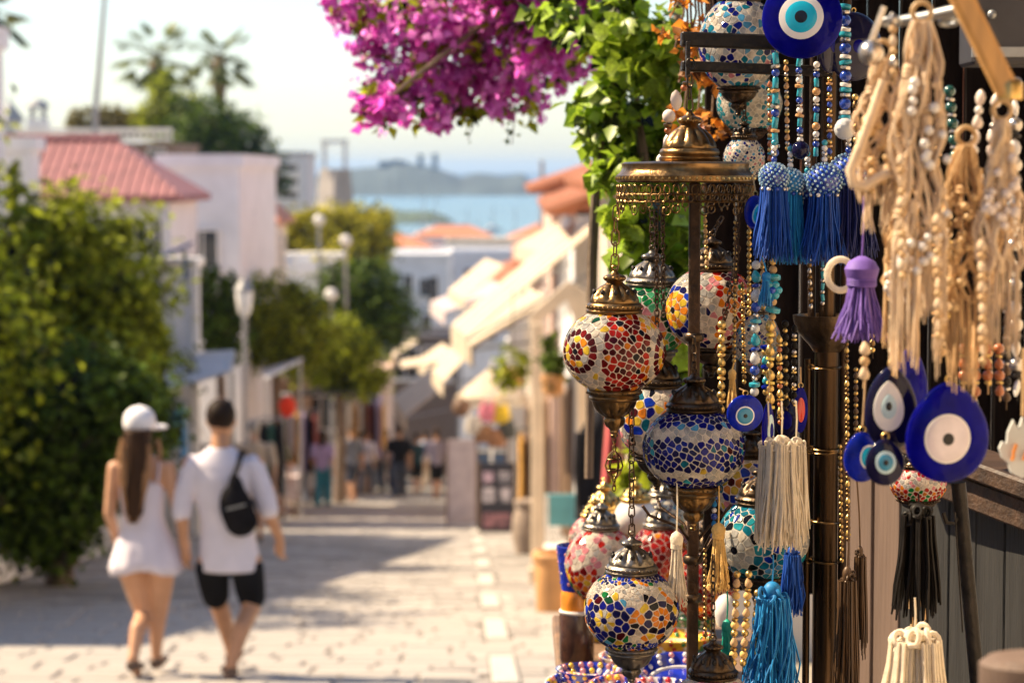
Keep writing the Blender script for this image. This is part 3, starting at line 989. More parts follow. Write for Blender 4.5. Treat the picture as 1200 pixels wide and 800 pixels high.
def table(name, label, px, py, d, w, dep, m, h=.75, cloth=None, group=None):
    a = P(px, py, d)
    t = thing(name, label, "table", (a.x, a.y, terrain(a.x, a.y)), group=group)
    q = MB(); q.box((0, 0, h), (w, dep, .04), bev=.008); q.build("table_top", m, t, smooth=False)
    for sx in (-1, 1):
        for sy in (-1, 1):
            q = MB(); q.box((sx * (w / 2 - .05), sy * (dep / 2 - .05), h / 2 - .01), (.05, .05, h - .02)); q.build("leg", M_WOOD, t, smooth=False)
    if cloth:
        q = MB(); q.box((0, -dep / 2 - .012, h - .18), (w + .04, .012, .40)); q.box((0, 0, h + .026), (w + .04, dep + .02, .01)); q.build("cloth", cloth, t, smooth=False)
    return t


table("market_table", "white clothed market table left of the teal trousered woman", 350, 560, 53, .8, .6, M_WOOD, cloth=M_WHITECLOTH)
table("market_table", "small white market table behind the man's swinging arm", 335, 560, 44, .45, .5, M_WOOD, cloth=M_PINKB)
# shop fronts behind the left stalls
d = 57.0
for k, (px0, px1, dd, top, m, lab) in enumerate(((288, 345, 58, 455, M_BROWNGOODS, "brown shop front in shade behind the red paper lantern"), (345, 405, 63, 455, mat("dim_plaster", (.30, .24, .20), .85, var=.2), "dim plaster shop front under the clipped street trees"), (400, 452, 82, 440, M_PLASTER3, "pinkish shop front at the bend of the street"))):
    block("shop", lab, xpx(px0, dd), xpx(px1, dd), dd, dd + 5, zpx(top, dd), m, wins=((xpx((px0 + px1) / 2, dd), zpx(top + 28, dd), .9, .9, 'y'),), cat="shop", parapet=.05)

# ------------------------------------------------------------------ right side: shop row with awnings
def shop_row(label, y0, y1, top, m, x0=1.0, depth=6):
    t = thing("shop", label, "shop", (x0 + depth / 2, (y0 + y1) / 2, ground(y1) - .3))
    H = top - t.location.z; D = y1 - y0
    q = MB(); q.box((0, 0, H / 2), (depth, D, H)); q.build("wall", m, t, smooth=False)
    r = MB()
    r.add([(-depth / 2 - .35, -D / 2, H - .05), (depth / 2, -D / 2, H - .05), (depth / 2, D / 2, H - .05), (-depth / 2 - .35, D / 2, H - .05), (0, -D / 2, H + 1.1), (0, D / 2, H + 1.1)], [(0, 1, 4), (1, 2, 5, 4), (2, 3, 5), (3, 0, 4, 5), (3, 2, 1, 0)])
    n = int(D / .26)
    for i in range(n + 1):
        yy_ = -D / 2 + D * i / n
        r.tube([(-depth / 2 - .38, yy_, H), (0, yy_, H + 1.14)], .07, 6)
    r.build("roof", M_TERRA, t, smooth=False)
    for k in range(max(1, int(D / 4))):
        yy_ = y0 + 2 + k * 4
        q = MB(); zb = ground(yy_) - t.location.z
        q.box((-depth / 2 - .02, yy_ - t.location.y, zb + 1.15), (.1, 1.5, 2.1)); q.build("doorway", M_WOOD, t, smooth=False)
        facade_window_x(t, (-depth / 2 - .03, yy_ + 1.9 - t.location.y, min(zb + 3.6, H - .7)))
    return t


def facade_window_x(parent, c):
    f = MB()
    for (cy, cz, sy, sz) in ((-.45, 0, .08, 1.2), (.45, 0, .08, 1.2), (0, .56, .82, .08), (0, -.56, .82, .08), (0, 0, .05, 1.04)):
        f.box((0, cy, cz), (.09, sy, sz))
    fr = f.build("window", M_WHITEPAINT, parent, smooth=False, loc=c)
    g = MB(); g.box((0, 0, 0), (.03, .82, 1.04)); g.build("pane", M_PANE, fr, smooth=False)


shop_row("cream two storey shop with terracotta roof nearest behind the green vine", 16, 29.5, -.1, M_PLASTER2, x0=1.02)
shop_row("pale shop with terracotta eave above the widest cream awning", 30, 39.5, zpx(238, 38), M_PLASTER, x0=.80)
shop_row("pink shop with terracotta roof second behind the awnings", 40, 50, zpx(222, 42), M_PLASTER3, x0=.65)
shop_row("cream shop with terracotta roof further down the right row", 51, 66, zpx(300, 58), M_PLASTER2, x0=.4)
shop_row("white shop at the far end of the right row by the bend", 67, 84, zpx(330, 72), M_PLASTER, x0=-.1)


def awning(label, d, dep, pts, valance=.22, m=None, slats=7, name="awning"):
    """Street awning: a sloped cloth from the wall (px1, py1) down to the front bar (px0, py0); folds are separate panels."""
    m = m or M_CREAMCLOTH
    (ax, ay), (bx, by) = pts
    a, b = P(ax, ay, d), P(bx, by, d)
    t = thing(name, label, "awning", a, rz=rad(6))
    n = slats
    for k in range(n):
        y0, y1 = dep * k / n, dep * (k + 1) / n
        q = MB(); v = b - a
        q.slab((0, y0, 0), (v.x, y0, v.z), (v.x, y1 - .012, v.z), (0, y1 - .012, 0), .018 + .006 * (k % 2)); q.build("panel", m, t, smooth=False)
        q = MB(); q.box((-.012, (y0 + y1) / 2 - .006, -valance / 2 + .01), (.015, (y1 - y0) * .96, valance)); q.build("valance", m, t, smooth=False)
    q = MB(); q.tube([(0, -.02, -.015), (0, dep + .02, -.015)], .022, 6); q.tube([(0, 0, -.02), (v.x, 0, v.z - .5)], .018, 6); q.tube([(0, dep, -.02), (v.x, dep, v.z - .5)], .018, 6); q.build("frame", M_STEEL, t)
    return t


awning("widest cream awning sloping steeply beside the red lantern", 29, 2.4, ((549, 396), (700, 268)), .3)
awning("second cream awning tucked under the widest one", 31, 2.6, ((556, 408), (650, 352)), .26)
awning("narrow cream awning close under the terracotta eave", 37, 3.0, ((628, 296), (690, 262)), .2)
awning("thin cream awning against the broad red tiled roof", 48, 4, ((545, 352), (592, 312)), .2)
awning("pinkish white awning below the thin cream one", 54, 4.5, ((522, 366), (600, 340)), .3, M_PINKB)
awning("small sunlit cream awning over the dark menu board", 40, 2.5, ((520, 448), (556, 410)), .25)
awning("low sunlit cream awning with square end over the walkers in dark clothes", 46, 4.0, ((476, 488), (526, 450)), .3)
canopy("small pale canopy between the far awnings", 545, 440, 52, [(470, 432, 0), (520, 425, 0), (522, 415, 3), (468, 424, 3)], M_CREAMCLOTH, post=False)
# white parasol
t = thing("parasol", "white market parasol over the hanging brown goods", "parasol", (xpx(576, 40), 40, ground(40)))
zt = zpx(428, 40) - t.location.z
q = MB()
for k in range(8):
    a0, a1 = k * math.pi / 4, (k + 1) * math.pi / 4
    p0, p1 = Vector((math.cos(a0) * .62, math.sin(a0) * .62, zt - .52)), Vector((math.cos(a1) * .62, math.sin(a1) * .62, zt - .52))
    q.add([(0, 0, zt), p0, (p0 + p1) / 2 + Vector((0, 0, .03)), p1], [(0, 1, 2), (0, 2, 3)])
    q.add([p0, p1, p1 - Vector((0, 0, .14)), p0 - Vector((0, 0, .14))], [(0, 1, 2, 3)])
q.build("canopy", M_CREAMCLOTH, t, smooth=False)
q = MB(); q.tube([(0, 0, 0), (0, 0, zt + .08)], .022, 8); q.build("pole", M_WHITEPAINT, t)
for k in range(8):
    a0 = k * math.pi / 4
    q = MB(); q.tube([(0, 0, zt - .08), (math.cos(a0) * .6, math.sin(a0) * .6, zt - .54)], .008, 4); q.build("rib", M_WOOD, t)
# porch with cream posts
t = thing("porch", "cream porch frame with gabled top left of the red lantern", "porch", (xpx(655, 24), 24, ground(24)))
s_ = px_m(24); g_ = t.location
for p in (630, 684):
    q = MB(); x_ = xpx(p, 24) - g_.x; zt = zpx(378, 24) - g_.z
    q.box((x_, 0, zt / 2), (.12, .14, zt), bev=.01); q.box((x_, 0, .08), (.17, .19, .16)); q.build("post", M_CREAMCLOTH if 0 else mat("cream_wood", (.70, .58, .44), .6, var=.1, scale=4), t, smooth=False)
q = MB(); pl = [P(a, b, 24) - g_ for a, b in ((622, 384), (622, 368), (665, 330), (692, 345), (692, 384), (676, 384), (664, 352), (640, 372))]
q.prism(pl, Vector((0, -.08, 0)), Vector((0, .08, 0))); q.build("gable", _mats["cream_wood"], t, smooth=False)
t = thing("hanging_basket", "leafy green hanging plant under the awnings left of the porch", "plant", P(601, 432, 28))
p, di, nr, sz = leaf_cloud(RS, [((0, 0, 0), (.18, .18, .22))], 420, 14, .085); link("foliage", leaf_mesh("foliage", p, di, nr, sz, M_LEAF), t)
q = MB(); q.lathe([(.04, -.22), (.10, -.18), (.13, -.02), (.14, 0)], 14); q.build("pot", M_TERRAPOT, t)
q = MB(); q.tube([(0, 0, 0), (0, 0, .9)], .006, 4); q.build("cord", M_BLACKCLOTH, t)
t = thing("hanging_basket", "dim green plant hanging inside the cream porch", "plant", P(648, 425, 23))
p, di, nr, sz = leaf_cloud(RS, [((0, 0, 0), (.10, .15, .28))], 350, 14, .08); link("foliage", leaf_mesh("foliage", p, di, nr, sz, M_LEAFD), t)
q = MB(); q.lathe([(.04, -.32), (.10, -.28), (.12, -.12)], 14); q.build("pot", M_TERRAPOT, t)

# boards, goods and pots along the right side
def board(name, label, px, py0, py1, wpx, d, m, cat, lean=.12, panels=()):
    a = P(px, py1, d)
    s_ = px_m(d); W, H = wpx * s_, (py1 - py0) * s_
    t = thing(name, label, cat, (a.x, a.y, ground(a.y)), rot=(-lean, 0, 0))
    h0 = a.z - ground(a.y)
    q = MB(); q.box((0, 0, h0 + H / 2), (W, .04, H), bev=.006); q.build("panel", m, t, smooth=False)
    q = MB()
    for sx in (-1, 1):
        q.box((sx * (W / 2 + .012), 0, (h0 + H) / 2), (.03, .05, h0 + H))
        q.tube([(sx * W / 2, .02, H + h0 - .05), (sx * W / 2, .55, .06)], .014, 5)
    q.build("frame", M_WOOD, t, smooth=False)
    for (u, v_, w_, h_, pm) in panels:
        q = MB(); q.box((u * W, -.026, h0 + v_ * H), (w_ * W, .012, h_ * H)); q.build("picture", pm, t, smooth=False)
    return t


M_PHA = mat("print_pink", (.55, .40, .48), .5, var=.35, scale=9)
M_PHB = mat("print_blue", (.25, .33, .50), .5, var=.5, scale=9, col2=(.55, .50, .52))
M_PHC = mat("print_dark", (.10, .08, .10), .5, var=.5, scale=9, col2=(.30, .14, .16))
board("menu_board", "dark standing menu board with four pale pictures on the pavement", 582, 541, 626, 40, 37, M_DARKB, "sign board",
      panels=((-.26, .80, .30, .15, M_PHA), (.24, .80, .34, .15, M_PHB), (-.24, .55, .36, .2, M_PHB), (.26, .55, .30, .2, M_PHB), (0, .2, .8, .2, M_PHC)))
board("notice_board", "tall pinkish grey board leaning beside the dark menu board", 541, 514, 613, 34, 39, M_PINKB, "sign board", panels=((0, .5, .8, .86, mat("print_grey", (.42, .35, .36), .7, var=.15, scale=5)),))
garment_rack("column of orange and brown scarves in front of the cream porch", 619, 502, 620, 31, 24, [M_OCHRE, M_BROWNGOODS, M_BROWNGOODS, M_OCHRE], rr)
t = thing("straw_lamp", "dark round woven lamp hanging beneath the parasol edge", "lamp", P(541, 477, 38))
q = MB(); q.ell((0, 0, 0), (.15, .15, .15), 16, 10); q.build("shade", M_BROWNGOODS, t); q = MB(); q.tube([(0, 0, .14), (0, 0, .7)], .008, 4); q.build("cord", M_BLACKCLOTH, t)
for k, (px_, py_, col, lab) in enumerate(((572, 480, (.75, .22, .28), "pink straw bag hanging under the parasol"), (587, 482, (.75, .50, .03), "yellow straw bag hanging under the parasol"), (566, 505, (.30, .15, .07), "brown bag low among the hanging goods"), (582, 510, (.36, .17, .08), "reddish brown bag hanging right of the low brown bag"), (594, 500, (.07, .07, .06), "dark green bag at the end of the hanging goods"), (556, 495, (.62, .55, .46), "pale cloth bag hanging left of the brown goods"))):
    m = mat("bag_%d" % k, col, .8, var=.25, scale=9)
    t = thing("bag", lab, "bag", P(px_, py_, 37.5))
    q = MB(); q.loft([((0, 0, -.18), .13, .06), ((0, 0, -.05), .15, .08), ((0, 0, .10), .11, .05)], 12); q.build("body", m, t)
    q = MB(); q.torus((0, 0, .12), .08, .01, 14, 5, (0, 1, 0), (1, 1.4)); q.build("handle", m, t)
t = thing("flower_pot", "taupe round pot on the paving under the orange scarves", "plant pot", (xpx(620, 30), 30, ground(30)))
q = MB(); q.lathe([(.16, 0), (.22, .25), (.20, .5), (.14, .62), (.17, .66)], 18); q.build("body", mat("taupe_clay", (.27, .21, .17), .8, var=.15), t)
q = MB(); q.lathe([(.19, .64), (.19, .69), (.14, .69)], 18); q.build("rim", _mats["taupe_clay"], t)
t = thing("planter", "tan cylindrical planter standing on the sunlit paving", "planter", (xpx(652, 20), 20, ground(20)))
q = MB(); q.lathe([(.155, 0), (.165, .03), (.18, .45)], 28); q.build("body", M_TERRAPOT, t)
q = MB(); q.lathe([(.19, .44), (.2, .455), (.2, .50), (.185, .515), (.15, .515), (.15, .40)], 28); q.build("rim", M_TERRAPOT, t)
t = thing("chair", "small chair painted teal and white by the shop wall", "chair", (xpx(658, 22), 22, ground(22)))
q = MB(); q.box((0, 0, .45), (.30, .36, .04), bev=.01); q.build("seat", M_WHITEPAINT, t, smooth=False)
q = MB(); q.box((0, .17, .78), (.30, .03, .30), bev=.01); q.build("backrest", M_TEAL, t, smooth=False)
for sx in (-1, 1):
    for sy in (-1, 1):
        q = MB(); hh = .92 if sy > 0 else .43; q.box((sx * .13, sy * .16, hh / 2), (.035, .035, hh)); q.build("leg", M_TEAL if sx > 0 else M_WHITEPAINT, t, smooth=False)

t = thing("coat", "black coat hanging from a hook beside the shop, seen edge on", "coat", P(693, 487, 14))
s_ = px_m(14)
q = MB(); q.loft([((-.01, 0, -.60), .085, .25), ((-.01, 0, -.35), .08, .24), ((0, 0, -.10), .075, .20), ((0.03, 0, -.02), .05, .16), ((.04, 0, .03), .02, .05)], 14); q.build("body", M_BLACKCLOTH, t)
q = MB(); q.tube([(-.05, -.2, -.08), (-.06, -.22, -.3), (-.05, -.2, -.5)], [.05, .045, .04], 8); q.build("sleeve", M_BLACKCLOTH, t)
q = MB(); q.tube([(.03, 0, .02), (.03, 0, .10), (.06, 0, .12)], .006, 5); q.build("hook", M_STEEL, t)
t = thing("shawl", "coral red shawl hanging beside the black coat", "shawl", P(716, 500, 12.5))
q = MB()
for k in range(5):
    q.loft([((-.04 + k * .022, 0, -.44 - .02 * (k % 2)), .015, .12), ((-.03 + k * .018, 0, -.2), .012, .11), ((-.01 + k * .01, 0, .06), .012, .09)], 8)
q.build("fabric", mat("coral_cloth", (.62, .13, .13), .8, var=.15, scale=6, trans=.25), t)
q = MB(); q.tube([(0, -.1, .06), (0, .12, .06)], .012, 6); q.build("hanger", M_WOOD, t)

awning("far cream awning over the dim brown shop front, left of two", 84, 4.0, ((462, 418), (490, 400)), .4)
awning("far cream awning over the dim brown shop front, right of two", 80, 4.0, ((500, 432), (530, 412)), .4)


# ------------------------------------------------------------------ people
def remesh(mb, name, m, parent, voxel, smooth_it=3, loc=(0, 0, 0)):
    """Fuse overlapping tapered limbs into one continuous skin."""
    me = mb.mesh(name + "_raw", m)
    o = bpy.data.objects.new(name, me)
    COL.objects.link(o)
    r = o.modifiers.new("r", 'REMESH'); r.mode = 'VOXEL'; r.voxel_size = voxel; r.use_smooth_shade = True
    if smooth_it:
        s = o.modifiers.new("s", 'SMOOTH'); s.iterations = smooth_it; s.factor = .5
    dg = bpy.context.evaluated_depsgraph_get()
    new = bpy.data.meshes.new_from_object(o.evaluated_get(dg), depsgraph=dg)
    new.name = name
    o.modifiers.clear()
    o.data = new
    bpy.data.meshes.remove(me)
    new.polygons.foreach_set("use_smooth", [True] * len(new.polygons))
    if not new.materials: new.materials.append(m)
    o.location = loc
    if parent is not None: o.parent = parent
    return o


def limb(mb, pts, rs, n=12):
    """Tapered limb through joints, rounded at each joint."""
    pts = [Vector(p) for p in pts]
    for i, (p, r) in enumerate(zip(pts, rs)):
        mb.ell(p, r, 12, 8)
    for i in range(len(pts) - 1):
        mb.tube([pts[i], pts[i + 1]], [rs[i], rs[i + 1]], n)


def hand(mb, wrist, dirv, side, sc=1.0, curl=.5):
    """Palm, four fingers of unequal length and a thumb, gently curled."""
    d = Vector(dirv).normalized()
    s = (Vector(side) - d * Vector(side).dot(d)).normalized()
    nn = d.cross(s)
    w = Vector(wrist)
    limb(mb, [w, w + d * .045 * sc, w + d * .085 * sc], [.024 * sc, .033 * sc, .033 * sc])
    for k, ln in enumerate((.062, .075, .070, .054)):
        b = w + d * .09 * sc + s * (.028 - .0187 * k) * sc
        p1 = b + d * ln * .45 * sc + nn * curl * .010
        p2 = p1 + (d * math.cos(curl) + nn * math.sin(curl)) * ln * .35 * sc
        p3 = p2 + (d * math.cos(curl * 2) + nn * math.sin(curl * 2)) * ln * .3 * sc
        mb.tube([b, p1, p2, p3], [.0105 * sc, .0098 * sc, .009 * sc, .0075 * sc], 7)
        mb.ell(p3, .0078 * sc, 6, 4)
    b = w + d * .035 * sc + s * .030 * sc
    mb.tube([b, b + (d * .6 + s * .7 + nn * .2).normalized() * .032 * sc, b + (d * .9 + s * .5 + nn * .5).normalized() * .058 * sc], [.013 * sc, .012 * sc, .009 * sc], 7)


def head(mb, c, r=.098, yaw=0.0):
    """Skull, jaw, nose, ears; looks along +Y (away from the camera) when yaw = 0."""
    c = Vector(c); R_ = Matrix.Rotation(yaw, 3, 'Z')
    e = lambda p, rr: mb.ell(c + R_ @ Vector(p), rr, 16, 12, R_)
    e((0, -.01, .02), (r * .80, r * .98, r * 1.08))
    e((0, .035, -.055), (r * .60, r * .66, r * .72))
    e((0, .065, -.085), (r * .34, r * .34, r * .26))
    e((0, r * 1.0, -.022), (.013, .020, .022))
    e((0, r * .90, -.005), (.011, .012, .03))
    for s in (-1, 1):
        e((s * r * .80, -.005, -.012), (.010, .018, .030))
        e((s * .034, r * .80, .012), (.018, .012, .008))
    e((0, r * .80, -.066), (.024, .012, .008))


def eyes(t, c, m, yaw=0.0, r=.098):
    R_ = Matrix.Rotation(yaw, 3, 'Z')
    for s in (-1, 1):
        q = MB(); q.ell(Vector(c) + R_ @ Vector((s * .033, r * .86, .008)), (.012, .008, .007), 8, 6); q.build("eye", m, t)


M_SKIN = mat("tanned_skin", (.46, .24, .135), .5, var=.08, scale=9, spec=.4)
M_SKINW = mat("warm_skin", (.52, .28, .165), .48, var=.07, scale=9, spec=.4)
M_SKINP = mat("pale_skin", (.55, .34, .24), .5, var=.08, scale=9, spec=.4)
M_HAIRB = mat("dark_brown_hair", (.045, .022, .011), .55, var=.5, scale=60, stretch=(1, 1, .06), spec=.12)
M_HAIRK = mat("black_hair", (.022, .013, .009), .6, var=.4, scale=60, spec=.1)
M_HAIRG = mat("grey_hair", (.40, .37, .34), .6, var=.2, scale=60)
M_TEE = mat("white_tee", (.70, .66, .74), .9, var=.05, scale=7, bump=.25, trans=.06)
M_ROMPER = mat("white_romper", (.72, .67, .76), .9, var=.05, scale=8, bump=.3, trans=.1)
M_SHORTS = mat("black_shorts", (.010, .010, .012), .9, var=.25, scale=9, bump=.3, spec=.1)
M_SHOE = mat("brown_shoe", (.10, .065, .05), .7, var=.2, scale=12)
M_CAP = mat("white_cap", (.78, .76, .78), .8, var=.04, scale=9)
M_EYE = mat("eye_dark", (.02, .015, .012), .2)


def foot(mb, ankle, toe, r=.045):
    a, t_ = Vector(ankle), Vector(toe)
    limb(mb, [a, a + (t_ - a) * .1 - Vector((0, 0, .04)), t_], [r * .9, r, r * .72])


def shoe(name, t, ankle, toe, m, r=.052):
    """Low shoe with a flat sole."""
    a, t_ = Vector(ankle), Vector(toe)
    d = Vector((t_.x - a.x, t_.y - a.y, 0)).normalized(); s = Vector((-d.y, d.x, 0))
    pit = t_.z - (a.z - .07)
    up = Vector((0, 0, 1))
    L_ = (t_ - a).length + .09
    o = a - d * .05
    rings = []
    q = MB()
    prof = ((0, .030, .062), (.12, .042, .072), (.4, .044, .062), (.7, .050, .046), (.92, .040, .036), (1, .018, .028))
    vs, fs, n = [], [], 10
    for f, w_, h_ in prof:
        c = o + d * L_ * f + up * (pit * f - .075)
        for j in range(n):
            an = 2 * math.pi * j / n
            vs.append(c + s * w_ * math.cos(an) + up * (h_ / 2 + h_ / 2 * math.sin(an) * (1 if math.sin(an) > 0 else .98)))
    for i in range(len(prof) - 1):
        for j in range(n):
            fs.append((i * n + j, i * n + (j + 1) % n, (i + 1) * n + (j + 1) % n, (i + 1) * n + j))
    fs += [tuple(range(n))[::-1], tuple(range((len(prof) - 1) * n, len(prof) * n))]
    q.add(vs, fs); q.build(name, m, t)


D_C = 14.62
S_C = FPX / D_C            # photo pixels per metre at the couple


def J(px, py, y, px0, py0):
    return Vector(((px - px0) / S_C, y, (py0 - py) / S_C))


# the man: white T-shirt, black shorts, walking away
px0, py0 = 264, 796
gx, gy = xpx(px0, D_C), D_C
gz = ground(D_C)
man = None
b = MB()
j = lambda x, y_, dy: J(x, y_, dy, px0, py0)
hc = j(257, 491, .03)
head(b, hc, .108, yaw=-.12)
limb(b, [hc + Vector((0, -.01, -.07)), j(257, 528, -.01)], [.056, .064])
b.loft([(j(266, 662, 0), .155, .105), (j(265, 640, 0), .150, .105), (j(262, 612, 0), .142, .10), (j(260, 585, 0), .155, .11), (j(259, 560, 0), .175, .115), (j(258, 540, 0), .185, .095), (j(257, 528, 0), .11, .07)], 18)
limb(b, [j(221, 543, 0), j(212, 603, -.06), j(212, 640, .0)], [.058, .043, .028])
limb(b, [j(297, 543, 0), j(314, 600, -.05), j(325, 632, .03)], [.058, .044, .028])
hand(b, j(213, 640, .0), (.05, .15, -1), (0, 1, .1), 1.0, .7)
hand(b, j(325, 632, .03), (-.05, .35, -1), (0, 1, .2), 1.0, .8)
LK, LA = j(248, 712, .16), j(262, 775, .24)
RK, RA = j(292, 714, -.02), j(273, 772, -.26)
limb(b, [j(246, 660, 0), LK, (LK + LA) / 2 + Vector((-.004, -.03, .06)), LA], [.095, .058, .056, .036])
limb(b, [j(286, 660, 0), RK, (RK + RA) / 2 + Vector((.006, -.03, .06)), RA], [.095, .058, .056, .036])
foot(b, LA, LA + Vector((.02, .16, -.062))); foot(b, RA, RA + Vector((-.04, .15, -.070)))
body = remesh(b, "person", M_SKIN, None, .011, 3)
body.location = (gx, gy, gz)
tag(body, "man in white T-shirt and black shorts walking away beside the woman", "person")
man = body
# hair: a cap of short hair hugging the skull, the ears free
q = MB()
R_ = Matrix.Rotation(-.12, 3, 'Z')
q.ell(hc + Vector((0, -.022, .030)), (.093, .104, .106), 18, 12, R_)
q.ell(hc + Vector((0, -.052, .004)), (.074, .058, .056), 14, 10, R_)
remesh(q, "hair", M_HAIRK, man, .010, 2)
q = MB()
q.loft([(j(267, 669, 0), .194, .155), (j(266, 648, 0), .180, .140), (j(263, 612, 0), .158, .118), (j(260, 585, 0), .168, .124), (j(259, 560, 0), .192, .13), (j(258, 542, 0), .195, .108), (j(257, 530, 0), .12, .085), (j(257, 522, 0), .072, .068)], 20)
limb(q, [j(224, 545, 0), j(213, 580, -.03), j(211, 600, -.05)], [.070, .064, .060])
limb(q, [j(295, 545, 0), j(309, 580, -.03), j(314, 596, -.05)], [.070, .064, .060])
remesh(q, "shirt", M_TEE, man, .012, 3)
q = MB()
q.loft([(j(266, 672, 0), .172, .125), (j(266, 652, 0), .168, .122), (j(266, 632, 0), .158, .117)], 18)
limb(q, [j(245, 668, 0), j(247, 690, .04), j(248, 701, .06)], [.104, .095, .086])
limb(q, [j(287, 668, 0), j(290, 690, 0), j(292, 701, 0)], [.104, .095, .086])
remesh(q, "shorts", M_SHORTS, man, .012, 2)
shoe("shoe", man, LA, LA + Vector((.02, .17, -.06)), M_SHOE)
shoe("shoe", man, RA, RA + Vector((-.04, .16, -.066)), M_SHOE)
eyes(man, hc, M_EYE, -.12)
# sling bag on his back
bag = thing("sling_bag", "black sling bag worn across the man's back and shoulder", "bag", (gx, gy, gz))
q = MB()
R_ = Matrix.Rotation(rad(-14), 3, 'Y')
o_ = j(279, 592, -.165)
q.ell(o_, (.105, .055, .155), 18, 12, R_)
q.ell(o_ + Vector((.025, 0, -.07)), (.105, .052, .10), 16, 10, R_)
q.ell(o_ + Vector((-.0, 0, .12)), (.05, .035, .10), 12, 8, R_)
remesh(q, "pouch", M_BLACKCLOTH, bag, .012, 3)
q = MB()
q.tube([o_ + Vector((-.03, -.01, .17)), j(279, 545, -.125), j(283, 527, -.03), j(284, 530, .06)], .020, 8, flat=.5); q.build("strap", M_BLACKCLOTH, bag)
q = MB(); q.box(o_ + Vector((.0, -.055, .02)), (.12, .008, .012), R_); q.build("zip", M_STEEL, bag)

# the woman: white cap, long brown hair, white romper
px0, py0 = 168, 798
wx = xpx(px0, D_C)
b = MB()
hc = j(161, 501, .02)
head(b, hc, .092, yaw=-.35)
limb(b, [hc + Vector((0, -.01, -.07)), j(162, 536, -.01)], [.046, .052])
b.loft([(j(166, 665, 0), .150, .11), (j(166, 640, 0), .155, .11), (j(164, 612, 0), .115, .085), (j(163, 585, 0), .125, .09), (j(163, 562, 0), .145, .095), (j(163, 545, 0), .160, .075), (j(162, 535, 0), .09, .055)], 18)
limb(b, [j(132, 550, 0), j(126, 604, -.04), j(130, 640, .10)], [.048, .036, .024])
limb(b, [j(195, 550, 0), j(207, 602, -.03), j(212, 634, .02)], [.048, .036, .024])
hand(b, j(131, 640, .10), (.1, .5, -1), (0, 1, .2), .9, .6)
hand(b, j(213, 634, .02), (.02, .1, -1), (0, 1, .1), .9, .7)
LK, LA = j(163, 726, .06), j(157, 768, -.20)
RK, RA = j(180, 726, .06), j(175, 778, .12)
limb(b, [j(150, 668, 0), LK, (LK + LA) / 2 + Vector((0, -.028, .05)), LA], [.092, .054, .050, .033])
limb(b, [j(185, 668, 0), RK, (RK + RA) / 2 + Vector((0, -.028, .06)), RA], [.092, .054, .050, .033])
foot(b, LA, LA + Vector((.01, .10, -.11)), .040); foot(b, RA, RA + Vector((.01, .16, -.07)), .040)
wom = remesh(b, "person", M_SKINW, None, .011, 3)
wom.location = (wx, D_C, gz)
tag(wom, "woman in white cap and short white romper walking beside the man", "person")
q = MB()
q.loft([(j(156, 612, -.115), .022, .02), (j(158, 600, -.12), .055, .032), (j(158, 570, -.115), .074, .04), (j(161, 545, -.10), .078, .05), (j(161, 520, -.07), .080, .07), (j(161, 503, -.03), .088, .095)], 16)
remesh(q, "hair", M_HAIRB, wom, .010, 2)
q = MB(); q.tube([j(142, 515, .0), j(138, 535, -.02), j(137, 552, -.03)], [.014, .018, .006], 8); q.tube([j(182, 515, 0), j(186, 532, -.02), j(186, 545, -.03)], [.013, .016, .005], 8)
q.build("hair_strand_tmp", M_HAIRB, wom) if 0 else None
hs = random.Random(5)
for k in range(14):
    x_ = 143 + k * 2.6; w_ = hs.uniform(-4, 4)
    q.tube([j(x_, 520, -.10), j(x_ + w_ * .5, 560, -.135), j(157 + (x_ - 160) * .55 + w_, 598 + hs.uniform(-8, 16), -.135)], [.010, .011, .003], 6)
q.build("hair_strand", mat("sunlit_hair", (.30, .15, .06), .5, var=.3, scale=50), wom)
q = MB()
R_ = Matrix.Rotation(-.6, 3, 'Z')
q.lathe([(.092, -.030), (.099, -.012), (.100, .02), (.093, .054), (.074, .083), (.044, .103), (.01, .110)], 20, c=hc + Vector((0, -.005, .015)))
q.ell(hc + Vector((.085, .085, -.012)), (.075, .085, .016), 14, 8, Matrix.Rotation(-.7, 3, 'Z'))
q.ell(hc + Vector((.0, 0, .124)), .011, 8, 6)
remesh(q, "cap", M_CAP, wom, .010, 1)
q = MB(); q.box(hc + Vector((-.030, -.108, -.012)), (.034, .006, .014)); q.build("cap_badge", M_BLACKCLOTH, wom, smooth=False)
q = MB()
q.loft([(j(167, 671, 0), .232, .17), (j(167, 660, 0), .215, .16), (j(166, 640, 0), .178, .135), (j(165, 618, 0), .134, .10), (j(164, 606, 0), .124, .093), (j(163, 585, 0), .134, .10), (j(163, 570, 0), .138, .102), (j(163, 562, 0), .120, .10)], 40, cap=False)
# gathered folds in the skirt
for i in range(len(q.v)):
    x, y_, z = q.v[i]
    k = max(0, (j(0, 612, 0).z - z)) / .32
    a = math.atan2(y_, x - 0)
    f = 1 + .05 * k * math.sin(a * 11) + .03 * k * math.sin(a * 5 + 1)
    q.v[i] = (x * f, y_ * f, z + .02 * k * math.sin(a * 3))
o = q.build("romper", M_ROMPER, wom)
sd = o.modifiers.new("s", 'SOLIDIFY'); sd.thickness = .012
for sx, (a_, b_, c_) in enumerate(((j(146, 568, -.095), j(143, 548, -.07), j(143, 540, .0)), (j(184, 568, -.095), j(186, 548, -.07), j(184, 540, 0)))):
    q = MB(); q.tube([a_, b_, c_, c_ + Vector((0, .07, -.03))], .016, 8, flat=.4); q.build("shoulder_strap", M_ROMPER, wom)
shoe("sandal", wom, LA, LA + Vector((.01, .12, -.10)), M_SHOE, .045)
shoe("sandal", wom, RA, RA + Vector((.01, .17, -.064)), M_SHOE, .045)
eyes(wom, hc, M_EYE, -.35, .092)


